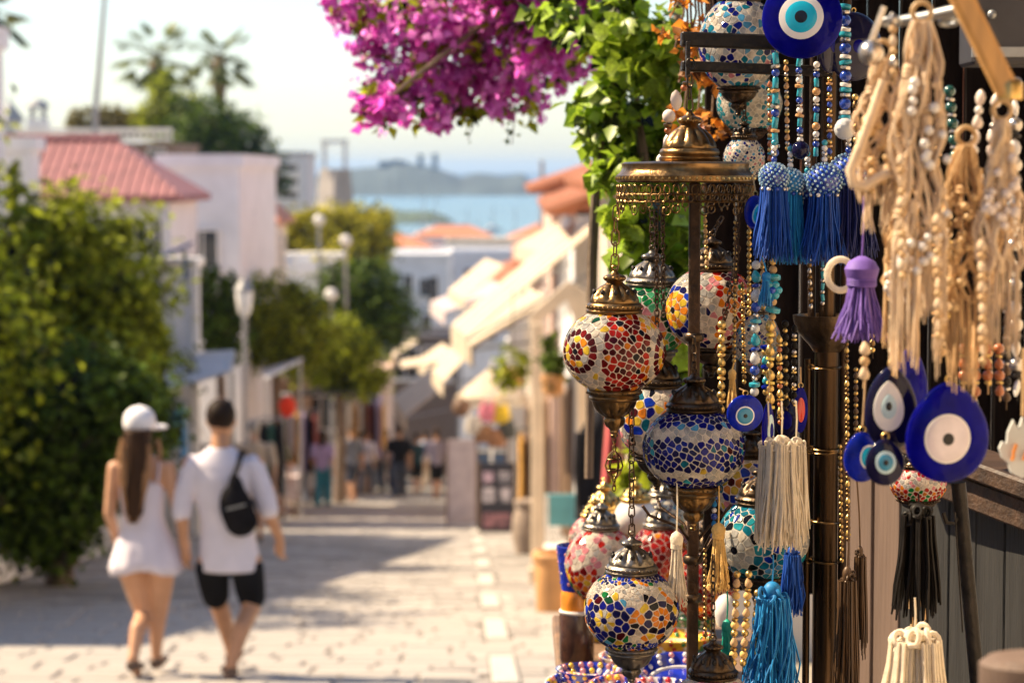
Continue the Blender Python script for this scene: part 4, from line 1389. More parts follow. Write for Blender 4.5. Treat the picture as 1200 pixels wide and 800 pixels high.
def walker(label, px, py_feet, h, d, shirt, lower, hair, skin, long_legs=False, yaw=0.0, stride=.18, hair_long=False, w=1.0):
    """A whole walking figure at lesser distance: one skin, shirt, trousers or shorts, hair, shoes."""
    x = xpx(px, d); z = ground(d); k = h / 1.75
    b = MB(); V = lambda *p: Vector(p) * k
    hc = V(0, .02, 1.62)
    head(b, hc, .098 * k)
    limb(b, [hc - V(0, .01, .07), V(0, -.01, 1.44)], [.055 * k, .062 * k])
    b.loft([(V(0, 0, .86), .155 * k * w, .11 * k), (V(0, 0, 1.02), .135 * k * w, .10 * k), (V(0, 0, 1.22), .165 * k * w, .115 * k), (V(0, 0, 1.36), .18 * k * w, .09 * k), (V(0, 0, 1.43), .10 * k, .065 * k)], 14)
    arms, legs = [], []
    for s in (-1, 1):
        arms.append([V(s * .20 * w, 0, 1.35), V(s * .25 * w, -.05 - s * .04, 1.07), V(s * .25 * w, .06 - s * .10, .84)])
        limb(b, arms[-1], [.055 * k, .042 * k, .028 * k])
        hand(b, arms[-1][2], (0, .2, -1), (0, 1, .1), k, .6)
        kn = V(s * .09, s * stride * .55 + .04, .47); an = V(s * .08, s * stride - .03, .09)
        legs.append([V(s * .085, 0, .86), kn, an])
        limb(b, [legs[-1][0], kn, (kn + an) / 2 + V(0, -.025, .06), an], [.09 * k, .058 * k, .053 * k, .036 * k])
        foot(b, an, an + V(0, .15, -.05), .043 * k)
    o = remesh(b, "person", skin, None, .016 * k, 2)
    o.location = (x, d, z); o.rotation_euler = (0, 0, yaw)
    tag(o, label, "person")
    q = MB()
    q.loft([(V(0, 0, .84), .172 * k * w, .126 * k), (V(0, 0, 1.02), .155 * k * w, .118 * k), (V(0, 0, 1.22), .182 * k * w, .13 * k), (V(0, 0, 1.36), .192 * k * w, .105 * k), (V(0, 0, 1.44), .085 * k, .07 * k)], 14)
    for a in arms: limb(q, [a[0], a[0].lerp(a[1], .75)], [.072 * k, .064 * k])
    remesh(q, "shirt", shirt, o, .017 * k, 2)
    q = MB()
    q.loft([(V(0, 0, .80), .168 * k * w, .122 * k), (V(0, 0, .92), .162 * k * w, .118 * k)], 14)
    for l in legs:
        if long_legs: limb(q, [l[0], l[1], l[2] + V(0, 0, .03)], [.105 * k, .092 * k, .088 * k])
        else: limb(q, [l[0], l[0].lerp(l[1], .85)], [.105 * k, .088 * k])
    remesh(q, "trousers" if long_legs else "shorts", lower, o, .017 * k, 2)
    q = MB(); q.ell(hc + V(0, -.022, .03), (.088 * k, .10 * k, .104 * k), 14, 10)
    if hair_long: q.loft([(hc + V(0, -.10, -.28), .05 * k, .03 * k), (hc + V(0, -.09, -.10), .085 * k, .05 * k), (hc + V(0, -.04, 0), .088 * k, .08 * k)], 12)
    else: q.ell(hc + V(0, -.055, -.02), (.07 * k, .055 * k, .065 * k), 10, 8)
    remesh(q, "hair", hair, o, .015 * k, 1)
    for l in legs: shoe("shoe", o, l[2], l[2] + V(0, .17, -.05), M_SHOE, .05)
    eyes(o, hc, M_EYE, 0, .098 * k)
    return o


M_TEALC = mat("teal_cloth", (.03, .20, .27), .85, var=.2, scale=6)
M_NAVY = mat("navy_cloth", (.03, .04, .07), .85, var=.2, scale=6)
M_SLATE = mat("slate_cloth", (.14, .16, .22), .85, var=.15, scale=6)
M_BEIGE = mat("beige_cloth", (.50, .40, .30), .85, var=.12, scale=6)
M_MAUVE = mat("mauve_cloth", (.26, .23, .30), .85, var=.12, scale=6)
walker("man in black T-shirt and dark jeans walking in the middle of the street", 467, 585, 1.80, 58.8, M_BLACKCLOTH, M_NAVY, M_HAIRB, M_SKIN, True, .0, .15, w=1.08)
walker("slim person in a dark teal top and shorts beside the man in black", 488, 580, 1.62, 62.0, mat("dark_teal_cloth", (.012, .04, .05), .85), M_BLACKCLOTH, M_HAIRB, M_SKIN, False, .1, .2)
walker("person in mauve grey T-shirt and black shorts nearest the notice board", 511, 588, 1.72, 57.6, M_MAUVE, M_BLACKCLOTH, M_HAIRB, M_SKIN, False, .2, .2)
walker("woman in lilac top and wide teal trousers with black hair", 377, 596, 1.66, 50.9, M_LILAC, M_TEALC, M_HAIRK, M_SKIN, True, -.2, .10, True)
walker("person in slate grey vest and dark shorts behind the teal trousered woman", 411, 590, 1.78, 54.8, M_SLATE, M_NAVY, mat("fair_hair", (.25, .15, .08), .6, var=.3), M_SKIN, False, .6, .22)
walker("person in cream shirt half hidden by the slate vested walker", 398, 586, 1.70, 57.5, M_BEIGE, M_PINKB, M_HAIRB, M_SKINP, False, -.4, .2)
walker("grey haired man in beige top just past the man with the sling bag", 296, 640, 1.74, 33.0, M_BEIGE, M_NAVY, M_HAIRG, M_SKINP, False, .15, .2, w=1.1)
walker("dark dressed person far off between lamp post and gate pillar", 229, 640, 1.70, 37.0, M_NAVY, M_BLACKCLOTH, M_HAIRB, M_SKIN, True, 0, .1)
walker("person in maroon walking far ahead near the street bend", 446, 560, 1.7, 72, mat("maroon_top", (.20, .06, .07), .85), M_NAVY, M_HAIRB, M_SKIN, True, .3, .15)
walker("child in white standing by the stalls behind the man's right hand", 340, 590, 1.15, 46, M_WHITECLOTH, M_BROWNGOODS, M_HAIRB, M_SKIN, False, 0, .08)
walker("man in white shirt far ahead between the slate vest and the man in black", 436, 565, 1.75, 68, M_WHITECLOTH, M_NAVY, M_HAIRK, M_SKIN, True, .2, .2)
walker("person in coral top far ahead under the street trees", 424, 572, 1.65, 64, mat("coral_top", (.50, .16, .12), .85), M_BEIGE, M_HAIRB, M_SKINP, False, -.5, .15)
walker("person in dark blue standing by the left racks", 357, 590, 1.72, 52.5, M_NAVY, M_SLATE, M_HAIRK, M_SKIN, True, 1.2, .06)
for k_, (px_, f_, h_, sh_, lo_, ll_, lab_) in enumerate((
        (428, 580, 1.70, M_TEE, M_SLATE, True, "woman in white blouse walking toward the bend beside the racks"),
        (452, 577, 1.72, M_MAUVE, M_NAVY, True, "person in mauve top just left of the man in black T-shirt"),
        (322, 612, 1.68, mat("olive_cloth", (.12, .11, .05), .85), M_BLACKCLOTH, False, "person in olive top under the red paper lantern"),
        (497, 572, 1.70, mat("pale_blue_cloth", (.35, .42, .55), .85), M_BEIGE, True, "person in pale blue shirt farthest along the sunlit lane"))):
    walker(lab_, px_, f_, h_, 1.46 / ((f_ - 203) / FPX - .11), sh_, lo_, (M_HAIRB, M_HAIRK)[k_ % 2], M_SKIN, ll_, .2 * k_ - .4, .2)


# ------------------------------------------------------------------ stall: materials
M_BRONZE = mat("bronze", (.21, .125, .052), .32, 1.0, var=.45, scale=30, bump=.15)
M_DBRONZE = mat("dark_bronze", (.085, .058, .037), .34, 1.0, var=.4, scale=30, bump=.15)
M_PEWTER = mat("aged_pewter", (.22, .19, .155), .34, 1.0, var=.4, scale=30, bump=.15)
M_BRASS = mat("brass", (.58, .38, .13), .3, 1.0, var=.3, scale=30)
M_IRON = mat("black_iron", (.022, .018, .016), .45, .6, var=.4, scale=25, bump=.3)
M_RUST = mat("rusty_iron", (.055, .03, .017), .5, .7, var=.5, scale=25, bump=.3)
M_PIPE = mat("dark_brass_pipe", (.055, .034, .020), .28, 1.0, var=.3, scale=8, stretch=(5, 5, .4))
M_GOLDB = mat("gold_bead", (.62, .42, .14), .3, .8, var=.25, scale=40)
M_GROUT = mat("lantern_grout", (.86, .78, .68), .5, var=.08, scale=40, trans=.55)
M_GROUTB = mat("lantern_grout_dark", (.40, .35, .32), .5, var=.12, scale=40, trans=.45)


def glassm(name, col, tr=.5, r=.09):
    return mat("tile_" + name, col, r, var=.3, scale=60, trans=tr, coat=0, spec=.4)


G = {k: glassm(k, c) for k, c in dict(
    maroon=(.075, .003, .006), red=(.22, .005, .006), scarlet=(.48, .018, .008), orange=(.85, .26, .015), yellow=(.85, .55, .05),
    clear=(.50, .49, .47), pearl=(.70, .64, .55), pink=(.75, .30, .34), navy=(.008, .008, .09), blue=(.006, .010, .24), royal=(.010, .045, .48),
    sky=(.10, .38, .62), teal=(.01, .20, .30), aqua=(.03, .36, .44), dteal=(.006, .06, .10), green=(.01, .24, .06), dgreen=(.006, .07, .03), mint=(.12, .55, .28), black=(.006, .006, .010)).items()}

CAP = [(1.0, 0), (1.05, .03), (1.06, .08), (1.0, .11), (1.03, .14), (1.05, .19), (1.0, .25), (.93, .27), (.95, .31, .02), (.92, .38, .10), (.85, .47, .14), (.72, .57, .15), (.56, .65, .14), (.42, .70, .08), (.34, .735), (.30, .77),
       (.40, .80, .06), (.45, .84, .10), (.44, .88, .10), (.36, .915, .05), (.24, .935), (.17, .96), (.13, 1.0), (.06, 1.04)]
CUP = [(.94, 0), (1.02, -.03), (1.05, -.08), (1.0, -.13), (.93, -.15), (.97, -.19), (.95, -.23), (.86, -.26), (.84, -.33, .06), (.74, -.43, .10), (.58, -.52, .12), (.42, -.57, .08), (.36, -.60), (.40, -.64), (.41, -.69, .08), (.34, -.77, .08), (.22, -.82),
       (.16, -.86), (.17, -.90), (.12, -.93), (.15, -.96), (.12, -1.0), (.03, -1.03)]
_link_cache = {}


def link_mesh(m, h=.0135, w=.0075, r=.0012):
    key = (m.name, round(h, 5))
    if key not in _link_cache:
        q = MB(); q.torus((0, 0, 0), w / 2, r, 12, 5, (0, 1, 0), (1, 1)); n = len(q.v)
        q.v = [(x, y, z + (h / 2 - w / 2) * (1 if z > 0 else -1)) for x, y, z in q.v]
        _link_cache[key] = q.mesh("chain_link", m)
    return _link_cache[key]


def chain(parent, a, b, m, h=.0135, w=.0075, r=.0012, name="chain_link"):
    """Links between two points of the parent's frame, every other one turned a quarter."""
    a, b = Vector(a), Vector(b)
    n = max(2, round((b - a).length / (h * .78)))
    me = link_mesh(m, h, w, r)
    d = (b - a).normalized()
    qz = Vector((0, 0, 1)).rotation_difference(d) if d.z > -.999 else Matrix.Rotation(math.pi, 3, 'X').to_quaternion()
    for k in range(n):
        p = a.lerp(b, (k + .5) / n)
        rot = qz.to_matrix() @ Matrix.Rotation((math.pi / 2 if k % 2 else 0) + rnd.uniform(-.25, .25) + .5, 3, 'Z')
        o = link(name, me, parent, p, rot.to_euler())


def sdir(az, lat):
    return np.array([math.sin(rad(az)) * math.cos(rad(lat)), -math.cos(rad(az)) * math.cos(rad(lat)), math.sin(rad(lat))])


def flower(az, lat, rings):
    """Tesserae in rings round a centre: (angular radius, count, colours, phase)."""
    c = sdir(az, lat)
    e1 = np.cross(c, [0, 0, 1]); e1 /= np.linalg.norm(e1)
    e2 = np.cross(e1, c)
    out, rmax = [], 0
    for r, n, cols, ph in rings:
        rmax = max(rmax, r)
        for k in range(n):
            a = 2 * math.pi * (k + ph) / max(n, 1)
            d = c * math.cos(r) + (e1 * math.cos(a) + e2 * math.sin(a)) * math.sin(r)
            out.append((d, cols[k % len(cols)]))
    return c, rmax, out


def fill(step, colf, flowers, rs, zc):
    """Even scatter of tesserae outside the flowers."""
    n = int(4 * math.pi / (step * step * .9))
    out = []
    for i in range(n):
        z = 1 - 2 * (i + .5) / n
        a = i * 2.399963 + rs.uniform(-.25, .25) * step / max(.2, math.sqrt(1 - z * z))
        z = max(-1, min(1, z + rs.uniform(-.3, .3) * step))
        if abs(z) > zc: continue
        r = math.sqrt(1 - z * z)
        d = np.array([r * math.cos(a), r * math.sin(a), z])
        if any(np.dot(d, c) > math.cos(rm + step * .55) for c, rm, _ in flowers): continue
        out.append((d, colf(d, rs)))
    return out


def mosaic(parent, seeds, rx, rz, gap, thick, step, s_px, detail, max_parts=110):
    if not seeds: return
    A = np.array([rx, rx, rz])
    D = np.array([s[0] for s in seeds]); pos = D * A
    N = D / A; N /= np.linalg.norm(N, axis=1, keepdims=True)
    keys = sorted({s[1] for s in seeds}); kid = {k: i for i, k in enumerate(keys)}
    joined = MB(); parts = []
    reach = step * rx * 2.6
    for i in range(len(pos)):
        dv = pos - pos[i]
        d2 = (dv * dv).sum(1); d2[i] = 9
        nb = np.where(d2 < reach * reach)[0]
        n_ = N[i]
        e1 = np.cross(n_, [0, 0, 1.0]); l_ = np.linalg.norm(e1)
        e1 = e1 / l_ if l_ > 1e-6 else np.array([1.0, 0, 0])
        e2 = np.cross(n_, e1)
        h = step * rx * .95
        poly = [(h * math.cos(k * math.pi / 4), h * math.sin(k * math.pi / 4)) for k in range(8)]
        for k in nb[np.argsort(d2[nb])][:14]:
            qx, qy = float(dv[k] @ e1), float(dv[k] @ e2)
            ql = math.hypot(qx, qy)
            if ql < 1e-6: continue
            ux, uy = qx / ql, qy / ql
            lim = ql / 2 - gap / 2
            out = []
            for a in range(len(poly)):
                p, r = poly[a], poly[(a + 1) % len(poly)]
                sp, sr = p[0] * ux + p[1] * uy - lim, r[0] * ux + r[1] * uy - lim
                if sp <= 0: out.append(p)
                if (sp < 0) != (sr < 0) and abs(sp - sr) > 1e-12:
                    t = sp / (sp - sr); out.append((p[0] + (r[0] - p[0]) * t, p[1] + (r[1] - p[1]) * t))
            poly = out
            if len(poly) < 3: break
        if len(poly) < 3: continue
        ch = []
        for a in range(len(poly)):
            p, r = poly[a], poly[(a + 1) % len(poly)]
            ch += [(p[0] * .8 + r[0] * .2, p[1] * .8 + r[1] * .2), (p[0] * .2 + r[0] * .8, p[1] * .2 + r[1] * .8)]
        area = abs(sum(ch[a][0] * ch[(a + 1) % len(ch)][1] - ch[(a + 1) % len(ch)][0] * ch[a][1] for a in range(len(ch)))) / 2
        if area < (gap * .6) ** 2: continue
        cx_ = sum(p[0] for p in ch) / len(ch); cy_ = sum(p[1] for p in ch) / len(ch)
        tilt = (rnd.uniform(-.05, .05), rnd.uniform(-.05, .05))
        vs = []
        for lvl, (k_, hh) in enumerate(((1, -.0004), (1, thick * .7), (.84, thick))):
            for p in ch:
                a_, b_ = cx_ + (p[0] - cx_) * k_, cy_ + (p[1] - cy_) * k_
                w = pos[i] + e1 * a_ + e2 * b_
                w = w / math.sqrt(((w / A) ** 2).sum())
                vs.append(Vector(w + n_ * (hh + (a_ - cx_) * tilt[0] + (b_ - cy_) * tilt[1])))
        m_ = len(ch)
        fs = [(l * m_ + a, l * m_ + (a + 1) % m_, (l + 1) * m_ + (a + 1) % m_, (l + 1) * m_ + a) for l in range(2) for a in range(m_)] + [tuple(range(2 * m_, 3 * m_))]
        big = math.sqrt(area) / s_px
        if detail and big > 5.5 and n_[1] < -.3:
            parts.append((big, vs, fs, seeds[i][1]))
        else:
            joined.mi = kid[seeds[i][1]]; joined.add(vs, fs)
    parts.sort(key=lambda q: -q[0])
    for k, (_, vs, fs, col) in enumerate(parts):
        if k < max_parts:
            q = MB(); q.add(vs, fs); q.build("mosaic_tile", G[col], parent, smooth=False)
        else:
            joined.mi = kid[col]; joined.add(vs, fs)
    if joined.f:
        tag(joined.build("mosaic", [G[k] for k in keys], parent, smooth=False), kind="stuff")


def lantern(label, px, py, d, r, rz, hw, cap_h, cup_h, seedf, mcap, mcup=None, top=None, top_px=None, gap=.0014, step=.15, detail=False, grout=None, pendant=False, group=None, name="mosaic_lantern", lh=.0135):
    """A hanging mosaic lamp: glass globe with tesserae, fluted metal cap, cup and finial, chain up to the photo row `top`."""
    s_ = px_m(d)
    t = thing(name, label, "lantern", P(px, py, d), group=group)
    R_, RZ, HW = r * s_, rz * s_, hw * s_
    zc = math.sqrt(max(0, 1 - (hw / r) ** 2))
    q = MB(); n = 20
    q.lathe([(R_ * math.cos(a), RZ * math.sin(a)) for a in np.linspace(-math.asin(zc), math.asin(zc), n)], 40, caps=False)
    q.build("globe", grout or M_GROUT, t)
    rs = random.Random(int(px * 7 + py))
    mosaic(t, seedf(rs, zc * 1.02), R_, RZ, gap, .0007, step, s_, detail)
    q = MB(); q.lathe([(a[0] * HW, zc * RZ + a[1] * cap_h * s_, *(a[2:])) for a in CAP], 60, flute=10); q.build("cap", mcap, t)
    q = MB(); nb = 34
    for k in range(nb):
        a = 2 * math.pi * k / nb
        q.ell((math.cos(a) * HW * 1.045, math.sin(a) * HW * 1.045, zc * RZ + .165 * cap_h * s_), (.0016, .0016, .0022), 5, 4)
    tag(q.build("bead_rim", mcap, t), kind="stuff")
    q = MB()
    for k in range(10):
        a = 2 * math.pi * (k + .5) / 10
        q.ell((math.cos(a) * HW * .80, math.sin(a) * HW * .80, zc * RZ + .52 * cap_h * s_), (.0032, .0032, .0045), 6, 5)
    tag(q.build("cap_piercing", M_IRON, t), kind="stuff")
    q = MB(); q.lathe([(a[0] * HW, -zc * RZ + a[1] * cup_h * s_, *(a[2:])) for a in CUP[::-1]], 60, flute=10); q.build("cup", mcup or mcap, t)
    q = MB()
    for k in range(nb):
        a = 2 * math.pi * k / nb
        q.ell((math.cos(a) * HW * 1.04, math.sin(a) * HW * 1.04, -zc * RZ - .085 * cup_h * s_), (.0014, .0014, .002), 5, 4)
    tag(q.build("bead_rim", mcup or mcap, t), kind="stuff")
    zt = zc * RZ + cap_h * s_ * 1.03
    q = MB(); q.torus((0, 0, zt + .003), .0045, .0012, 12, 5, (0, 1, 0)); q.build("hook", mcap, t)
    if top is not None:
        b = P(top_px if top_px is not None else px, top, d) - t.location
        chain(t, (0, 0, zt + .004), b, mcap if mcap is not M_PEWTER else M_RUST, h=lh, w=lh * .56)
    if pendant:
        zb = -zc * RZ - cup_h * s_ * 1.02
        chain(t, (0, 0, zb), (0, 0, zb - .018), mcap, h=.009, w=.005, r=.001)
        q = MB()
        for k in range(6):
            a = k * math.pi / 3
            pth = [(math.cos(a) * rr_, math.sin(a) * rr_, zb - .018 - zz) for rr_, zz in ((.001, 0), (.009, .010), (.0125, .022), (.008, .034), (.002, .041))]
            q.tube(pth, .0013, 5)
        for zz in (.012, .028): q.torus((0, 0, zb - .018 - zz), .0105, .0011, 14, 4)
        q.build("filigree_drop", mcap, t)
        chain(t, (0, 0, zb - .056), (0, 0, zb - .075), mcap, h=.009, w=.005, r=.001)
    return t


def pick(rs, w):
    t = rs.random() * sum(w.values())
    for k, v in w.items():
        t -= v
        if t <= 0: return k
    return k


def pat_red(rs, zc):
    ring = [(0, 1, ["black"], 0), (.15, 6, ["red", "maroon", "maroon"], 0), (.285, 9, ["yellow", "clear", "yellow", "orange"], .3), (.46, 17, ["maroon", "red", "maroon", "maroon"], 0), (.60, 20, ["clear", "pearl", "clear"], .3)]
    fl = [flower(-52, 2, ring), flower(78, -4, ring), flower(200, 0, ring)]
    def col(d, rs):
        az = math.degrees(math.atan2(d[0], -d[1]))
        if -16 < az < 46 or not -90 < az < 110: return pick(rs, dict(maroon=5, red=4, scarlet=2.4, orange=1.1, black=.9))
        if az >= 46: return pick(rs, dict(orange=2, pearl=3, yellow=2, maroon=1))
        return pick(rs, dict(clear=5, pearl=4, yellow=1.5, dgreen=.5, orange=.6))
    return sum((f[2] for f in fl), []) + fill(.150, col, fl, rs, zc)


def pat_blue(rs, zc):
    def col(d, rs):
        z = d[2] + rs.uniform(-.03, .03)
        if z > .66: return pick(rs, dict(navy=3, blue=4))
        if z > .56: return pick(rs, dict(blue=4, royal=1, sky=.5, navy=2))
        if z > .30: return pick(rs, dict(pearl=4, clear=4, pink=.4))
        if z > -.42: return pick(rs, dict(navy=5, blue=7, royal=.8, teal=.7, aqua=.5, yellow=.25, maroon=.2))
        if z > -.64: return pick(rs, dict(pearl=5, clear=3, yellow=.3))
        return pick(rs, dict(blue=4, navy=2, aqua=.6))
    return fill(.152, col, [], rs, zc)


def pat_white(rs, zc):
    f1 = [(0, 1, ["navy"], 0), (.17, 11, ["yellow", "pearl", "yellow", "clear"], 0), (.35, 11, ["blue", "navy", "blue"], .5), (.50, 11, ["navy", "blue", "maroon", "dgreen", "blue"], 0), (.66, 15, ["royal", "orange", "navy", "green", "yellow", "sky"], .5)]
    f2 = [(0, 1, ["navy"], 0), (.16, 8, ["orange"], 0), (.33, 9, ["navy", "black"], .5), (.49, 11, ["orange", "yellow", "navy", "clear"], 0), (.62, 15, ["orange", "pearl", "black", "pearl"], .5)]
    fl = [flower(-38, -6, f1), flower(36, -2, f2), flower(112, 0, f1), flower(-115, 0, f2), flower(180, 0, f1)]
    def col(d, rs):
        if d[2] < -.62 or d[2] > .70: return pick(rs, dict(navy=4, royal=3, yellow=1, orange=.7, green=.6))
        return pick(rs, dict(pearl=10, clear=5, yellow=.25, orange=.2))
    return sum((f[2] for f in fl), []) + fill(.105, col, fl, rs, zc)


def pat_teal(rs, zc):
    ring = [(0, 1, ["black"], 0), (.20, 7, ["clear"], 0), (.40, 12, ["pearl", "clear"], 0), (.58, 13, ["aqua", "teal", "black"], .4)]
    fl = [flower(-45, -8, ring), flower(60, 10, ring), flower(170, 0, ring)]
    col = lambda d, rs: pick(rs, dict(aqua=4, teal=4, dteal=2, sky=.8, royal=.6, black=.7))
    return sum((f[2] for f in fl), []) + fill(.17, col, fl, rs, zc)


def pat_green(rs, zc):
    ring = [(0, 1, ["yellow"], 0), (.2, 7, ["orange", "dgreen"], 0), (.4, 10, ["orange", "pink", "orange"], .3)]
    fl = [flower(-10, -22, ring), flower(60, -10, ring), flower(-80, -10, ring)]
    def col(d, rs):
        if d[2] > .28: return pick(rs, dict(green=4, mint=3, dgreen=2))
        if d[2] > -.4: return pick(rs, dict(orange=3, pearl=3, pink=2, dgreen=2))
        return pick(rs, dict(mint=3, green=2, yellow=1, dgreen=2))
    return sum((f[2] for f in fl), []) + fill(.2, col, fl, rs, zc)


def pat_multi(rs, zc):
    ring = [(0, 1, ["black"], 0), (.17, 7, ["yellow", "orange"], 0), (.36, 12, ["orange", "yellow"], 0), (.55, 14, ["blue", "navy", "royal"], .4)]
    fl = [flower(-62, 0, ring), flower(150, 0, ring)]
    def col(d, rs):
        az = math.degrees(math.atan2(d[0], -d[1]))
        if az < 0: return pick(rs, dict(pearl=6, clear=4, navy=1, pink=1))
        return pick(rs, dict(scarlet=3, orange=3, black=3, maroon=2, pearl=1.6, pink=1, green=.5))
    return sum((f[2] for f in fl), []) + fill(.17, col, fl, rs, zc)


def pat_daisy(rs, zc):
    ring = [(0, 1, ["maroon"], 0), (.24, 6, ["yellow", "orange"], 0), (.46, 9, ["royal", "blue", "teal"], .4)]
    fl = [flower(-40, 15, ring), flower(30, -20, ring), flower(95, 15, ring), flower(-110, -20, ring), flower(180, 0, ring)]
    col = lambda d, rs: pick(rs, dict(pearl=7, clear=3, royal=1, yellow=1, orange=1, pink=.6, black=.7))
    return sum((f[2] for f in fl), []) + fill(.19, col, fl, rs, zc)


def pat_bluewhite(rs, zc):
    col = lambda d, rs: pick(rs, dict(pearl=4, clear=4, blue=2, navy=1.6, sky=2, teal=1, pink=.5))
    return fill(.17, col, [], rs, zc)


def pat_stripes(rs, zc):
    def col(d, rs):
        k = int((math.degrees(math.atan2(d[0], -d[1])) + 360) / 20) % 3
        return ("pearl", "teal", "aqua")[k] if rs.random() < .8 else "clear"
    return fill(.17, col, [], rs, zc)


def pat_pink(rs, zc):
    col = lambda d, rs: pick(rs, dict(pink=5, pearl=4, scarlet=2, clear=2, dgreen=.4)) if d[2] > -.1 else pick(rs, dict(scarlet=4, orange=2, green=2, red=3, yellow=1))
    return fill(.2, col, [], rs, zc)


def pat_scarlet(rs, zc):
    col = lambda d, rs: pick(rs, dict(scarlet=6, red=4, orange=.8, maroon=1))
    return fill(.2, col, [], rs, zc)


# ------------------------------------------------------------------ the chandelier frame and its lanterns
D0 = 3.52
fr = thing("chandelier_frame", "tiered bronze hanging frame with domed top, pierced skirt and dark central post", "lamp frame", P(803, 205, D0))
s_ = px_m(D0)
zz = lambda py: (P(803, py, D0) - P(803, 205, D0)).z
q = MB(); q.lathe([(.012, zz(203)), (.098, zz(214)), (.1005, zz(212)), (.1005, zz(206)), (.096, zz(203)), (.093, zz(200)), (.0915, zz(196)), (.0925, zz(192)), (.088, zz(190)), (.045, zz(189)), (.01, zz(189))], 64); q.build("tray", M_BRONZE, fr)
q = MB(); ch_ = zz(133) - zz(189)
q.lathe([(.5 * a[0] * .0835, zz(189) + a[1] * ch_, *(a[2:])) for a in CAP], 60, c=(.006, 0, 0), flute=10); q.build("dome", M_BRONZE, fr)
q = MB()
for k in range(64):
    a = 2 * math.pi * k / 64
    q.ell((math.cos(a) * .1005, math.sin(a) * .1005, zz(209)), (.0022, .0022, .0026), 5, 4)
tag(q.build("bead_rim", M_BRASS, fr), kind="stuff")
q = MB()
nn = 46
for k in range(nn):
    a = 2 * math.pi * k / nn
    c_, s2 = math.cos(a), math.sin(a)
    rad_ax = (c_, s2, 0)
    q.torus((c_ * .099, s2 * .099, zz(222)), .0046, .0010, 10, 4, rad_ax, (1.0, 1.5))
    a2 = a + math.pi / nn
    q.torus((math.cos(a2) * .099, math.sin(a2) * .099, zz(231.5)), .0052, .0010, 9, 4, (math.cos(a2), math.sin(a2), 0))
    if k % 2 == 0:
        q.torus((c_ * .099, s2 * .099, zz(238.5)), .0048, .0010, 9, 4, rad_ax)
        q.ell((c_ * .099, s2 * .099, zz(244.5)), (.0016, .0016, .0035), 5, 4)
    if k % 4 == 0:
        q.torus((c_ * .099, s2 * .099, zz(246)), .0062, .0011, 9, 4, rad_ax)
q.torus((0, 0, zz(227)), .099, .0011, 60, 4)
q.torus((0, 0, zz(236)), .099, .0010, 60, 4)
tag(q.build("pierced_skirt", M_BRONZE, fr), kind="stuff")
q = MB(); q.box((.014, 0, (zz(214) + zz(860)) / 2), (.0165, .0165, zz(214) - zz(860)), bev=.002); q.build("post", M_RUST, fr, smooth=False)
for py_ in (395, 655, 700):
    q = MB(); q.lathe([(.0125, zz(py_) - .006), (.0145, zz(py_) - .003), (.0145, zz(py_) + .003), (.0125, zz(py_) + .006)], 16, c=(.014, 0, 0)); q.build("collar", M_DBRONZE, fr)
for k, (a, pyb) in enumerate(((-150, 470), (-60, 500), (-20, 450), (35, 500), (120, 480))):
    e = Vector((math.cos(rad(a)) * .060, math.sin(rad(a)) * .060, zz(600 + 30 * (k % 2))))
    q = MB(); q.tube([(.014, 0, e.z - .05), Vector((.014, 0, e.z - .02)) + Vector((e.x, e.y, 0)) * .4, e, e + Vector((e.x * .2, e.y * .2, .015))], .0022, 6); q.build("arm", M_RUST, fr)
chain(fr, (.006, 0, zz(130)), (.006, 0, zz(88)), M_DBRONZE, h=.019, w=.0105, r=.0015)
for (a_, b_, dd_) in (((768, 246), (769, 395), -.02), ((778, 246), (779, 372), .03), ((862, 246), (858, 330), -.05), ((868, 290), (842, 420), .03)):
    o_ = Vector((0, dd_, 0)); chain(fr, P(a_[0], a_[1], D0) + o_ - fr.location, P(b_[0], b_[1], D0) + o_ - fr.location, M_RUST, h=.0105, w=.006, r=.0011)

br = thing("hanging_bracket", "black flat iron bracket of two bars holding the bronze hanging frame", "bracket", P(880, 68, 3.52))
for (y0, y1, dy) in ((44, 64, 0), (78, 93, .02)):
    a, b = P(804, y1, 3.52 + dy) - br.location, P(968, y0 - 9, 3.58 + dy) - br.location
    q = MB(); cc = (a + b) / 2; hh = (y1 - y0 - 3) * s_
    q.box(cc, ((b - a).length, .028, hh), Matrix.Rotation(.035, 3, 'Y') @ Matrix.Rotation(.03, 3, 'Z'), bev=.002); q.build("bar", M_IRON, br, smooth=False)
q = MB(); a = P(806, 70, 3.53) - br.location; q.box(a, (.006, .022, 42 * s_), bev=.001); q.build("end_plate", M_IRON, br, smooth=False)
q = MB(); a = P(809, 75, 3.51) - br.location; q.torus(a, .006, .0014, 14, 5, (0, 1, 0), (1, 1.3)); q.build("hook", M_IRON, br)

lantern("red and maroon mosaic lantern with golden cap hanging at the left rim of the frame", 720, 411, 3.45, 60, 51, 31, 49, 58, pat_red, M_BRONZE, top=243, top_px=722, detail=True, pendant=True, lh=.0225)
lantern("deep blue mosaic lantern with dark cap hanging in front of the central post", 813, 525, 3.44, 60, 50, 31, 44, 54, pat_blue, M_DBRONZE, M_BRONZE, top=395, detail=True, lh=.014)
lantern("white mosaic lantern with blue and orange flowers and pewter cap at lower left", 740, 714, 3.40, 56, 50, 29, 43, 46, pat_white, M_PEWTER, top=478, step=.13, gap=.0013, detail=True, lh=.0165)
lantern("dark bronze capped mosaic lantern cut by the bottom edge beside the iron post", 835, 832, 3.36, 52, 46, 28, 44, 40, pat_pink, M_DBRONZE, top=650, top_px=836, lh=.012)
lantern("green and orange mosaic lantern half hidden behind the red lantern", 764, 372, 3.78, 46, 46, 29, 42, 40, pat_green, M_PEWTER, top=248, step=.2, lh=.015)
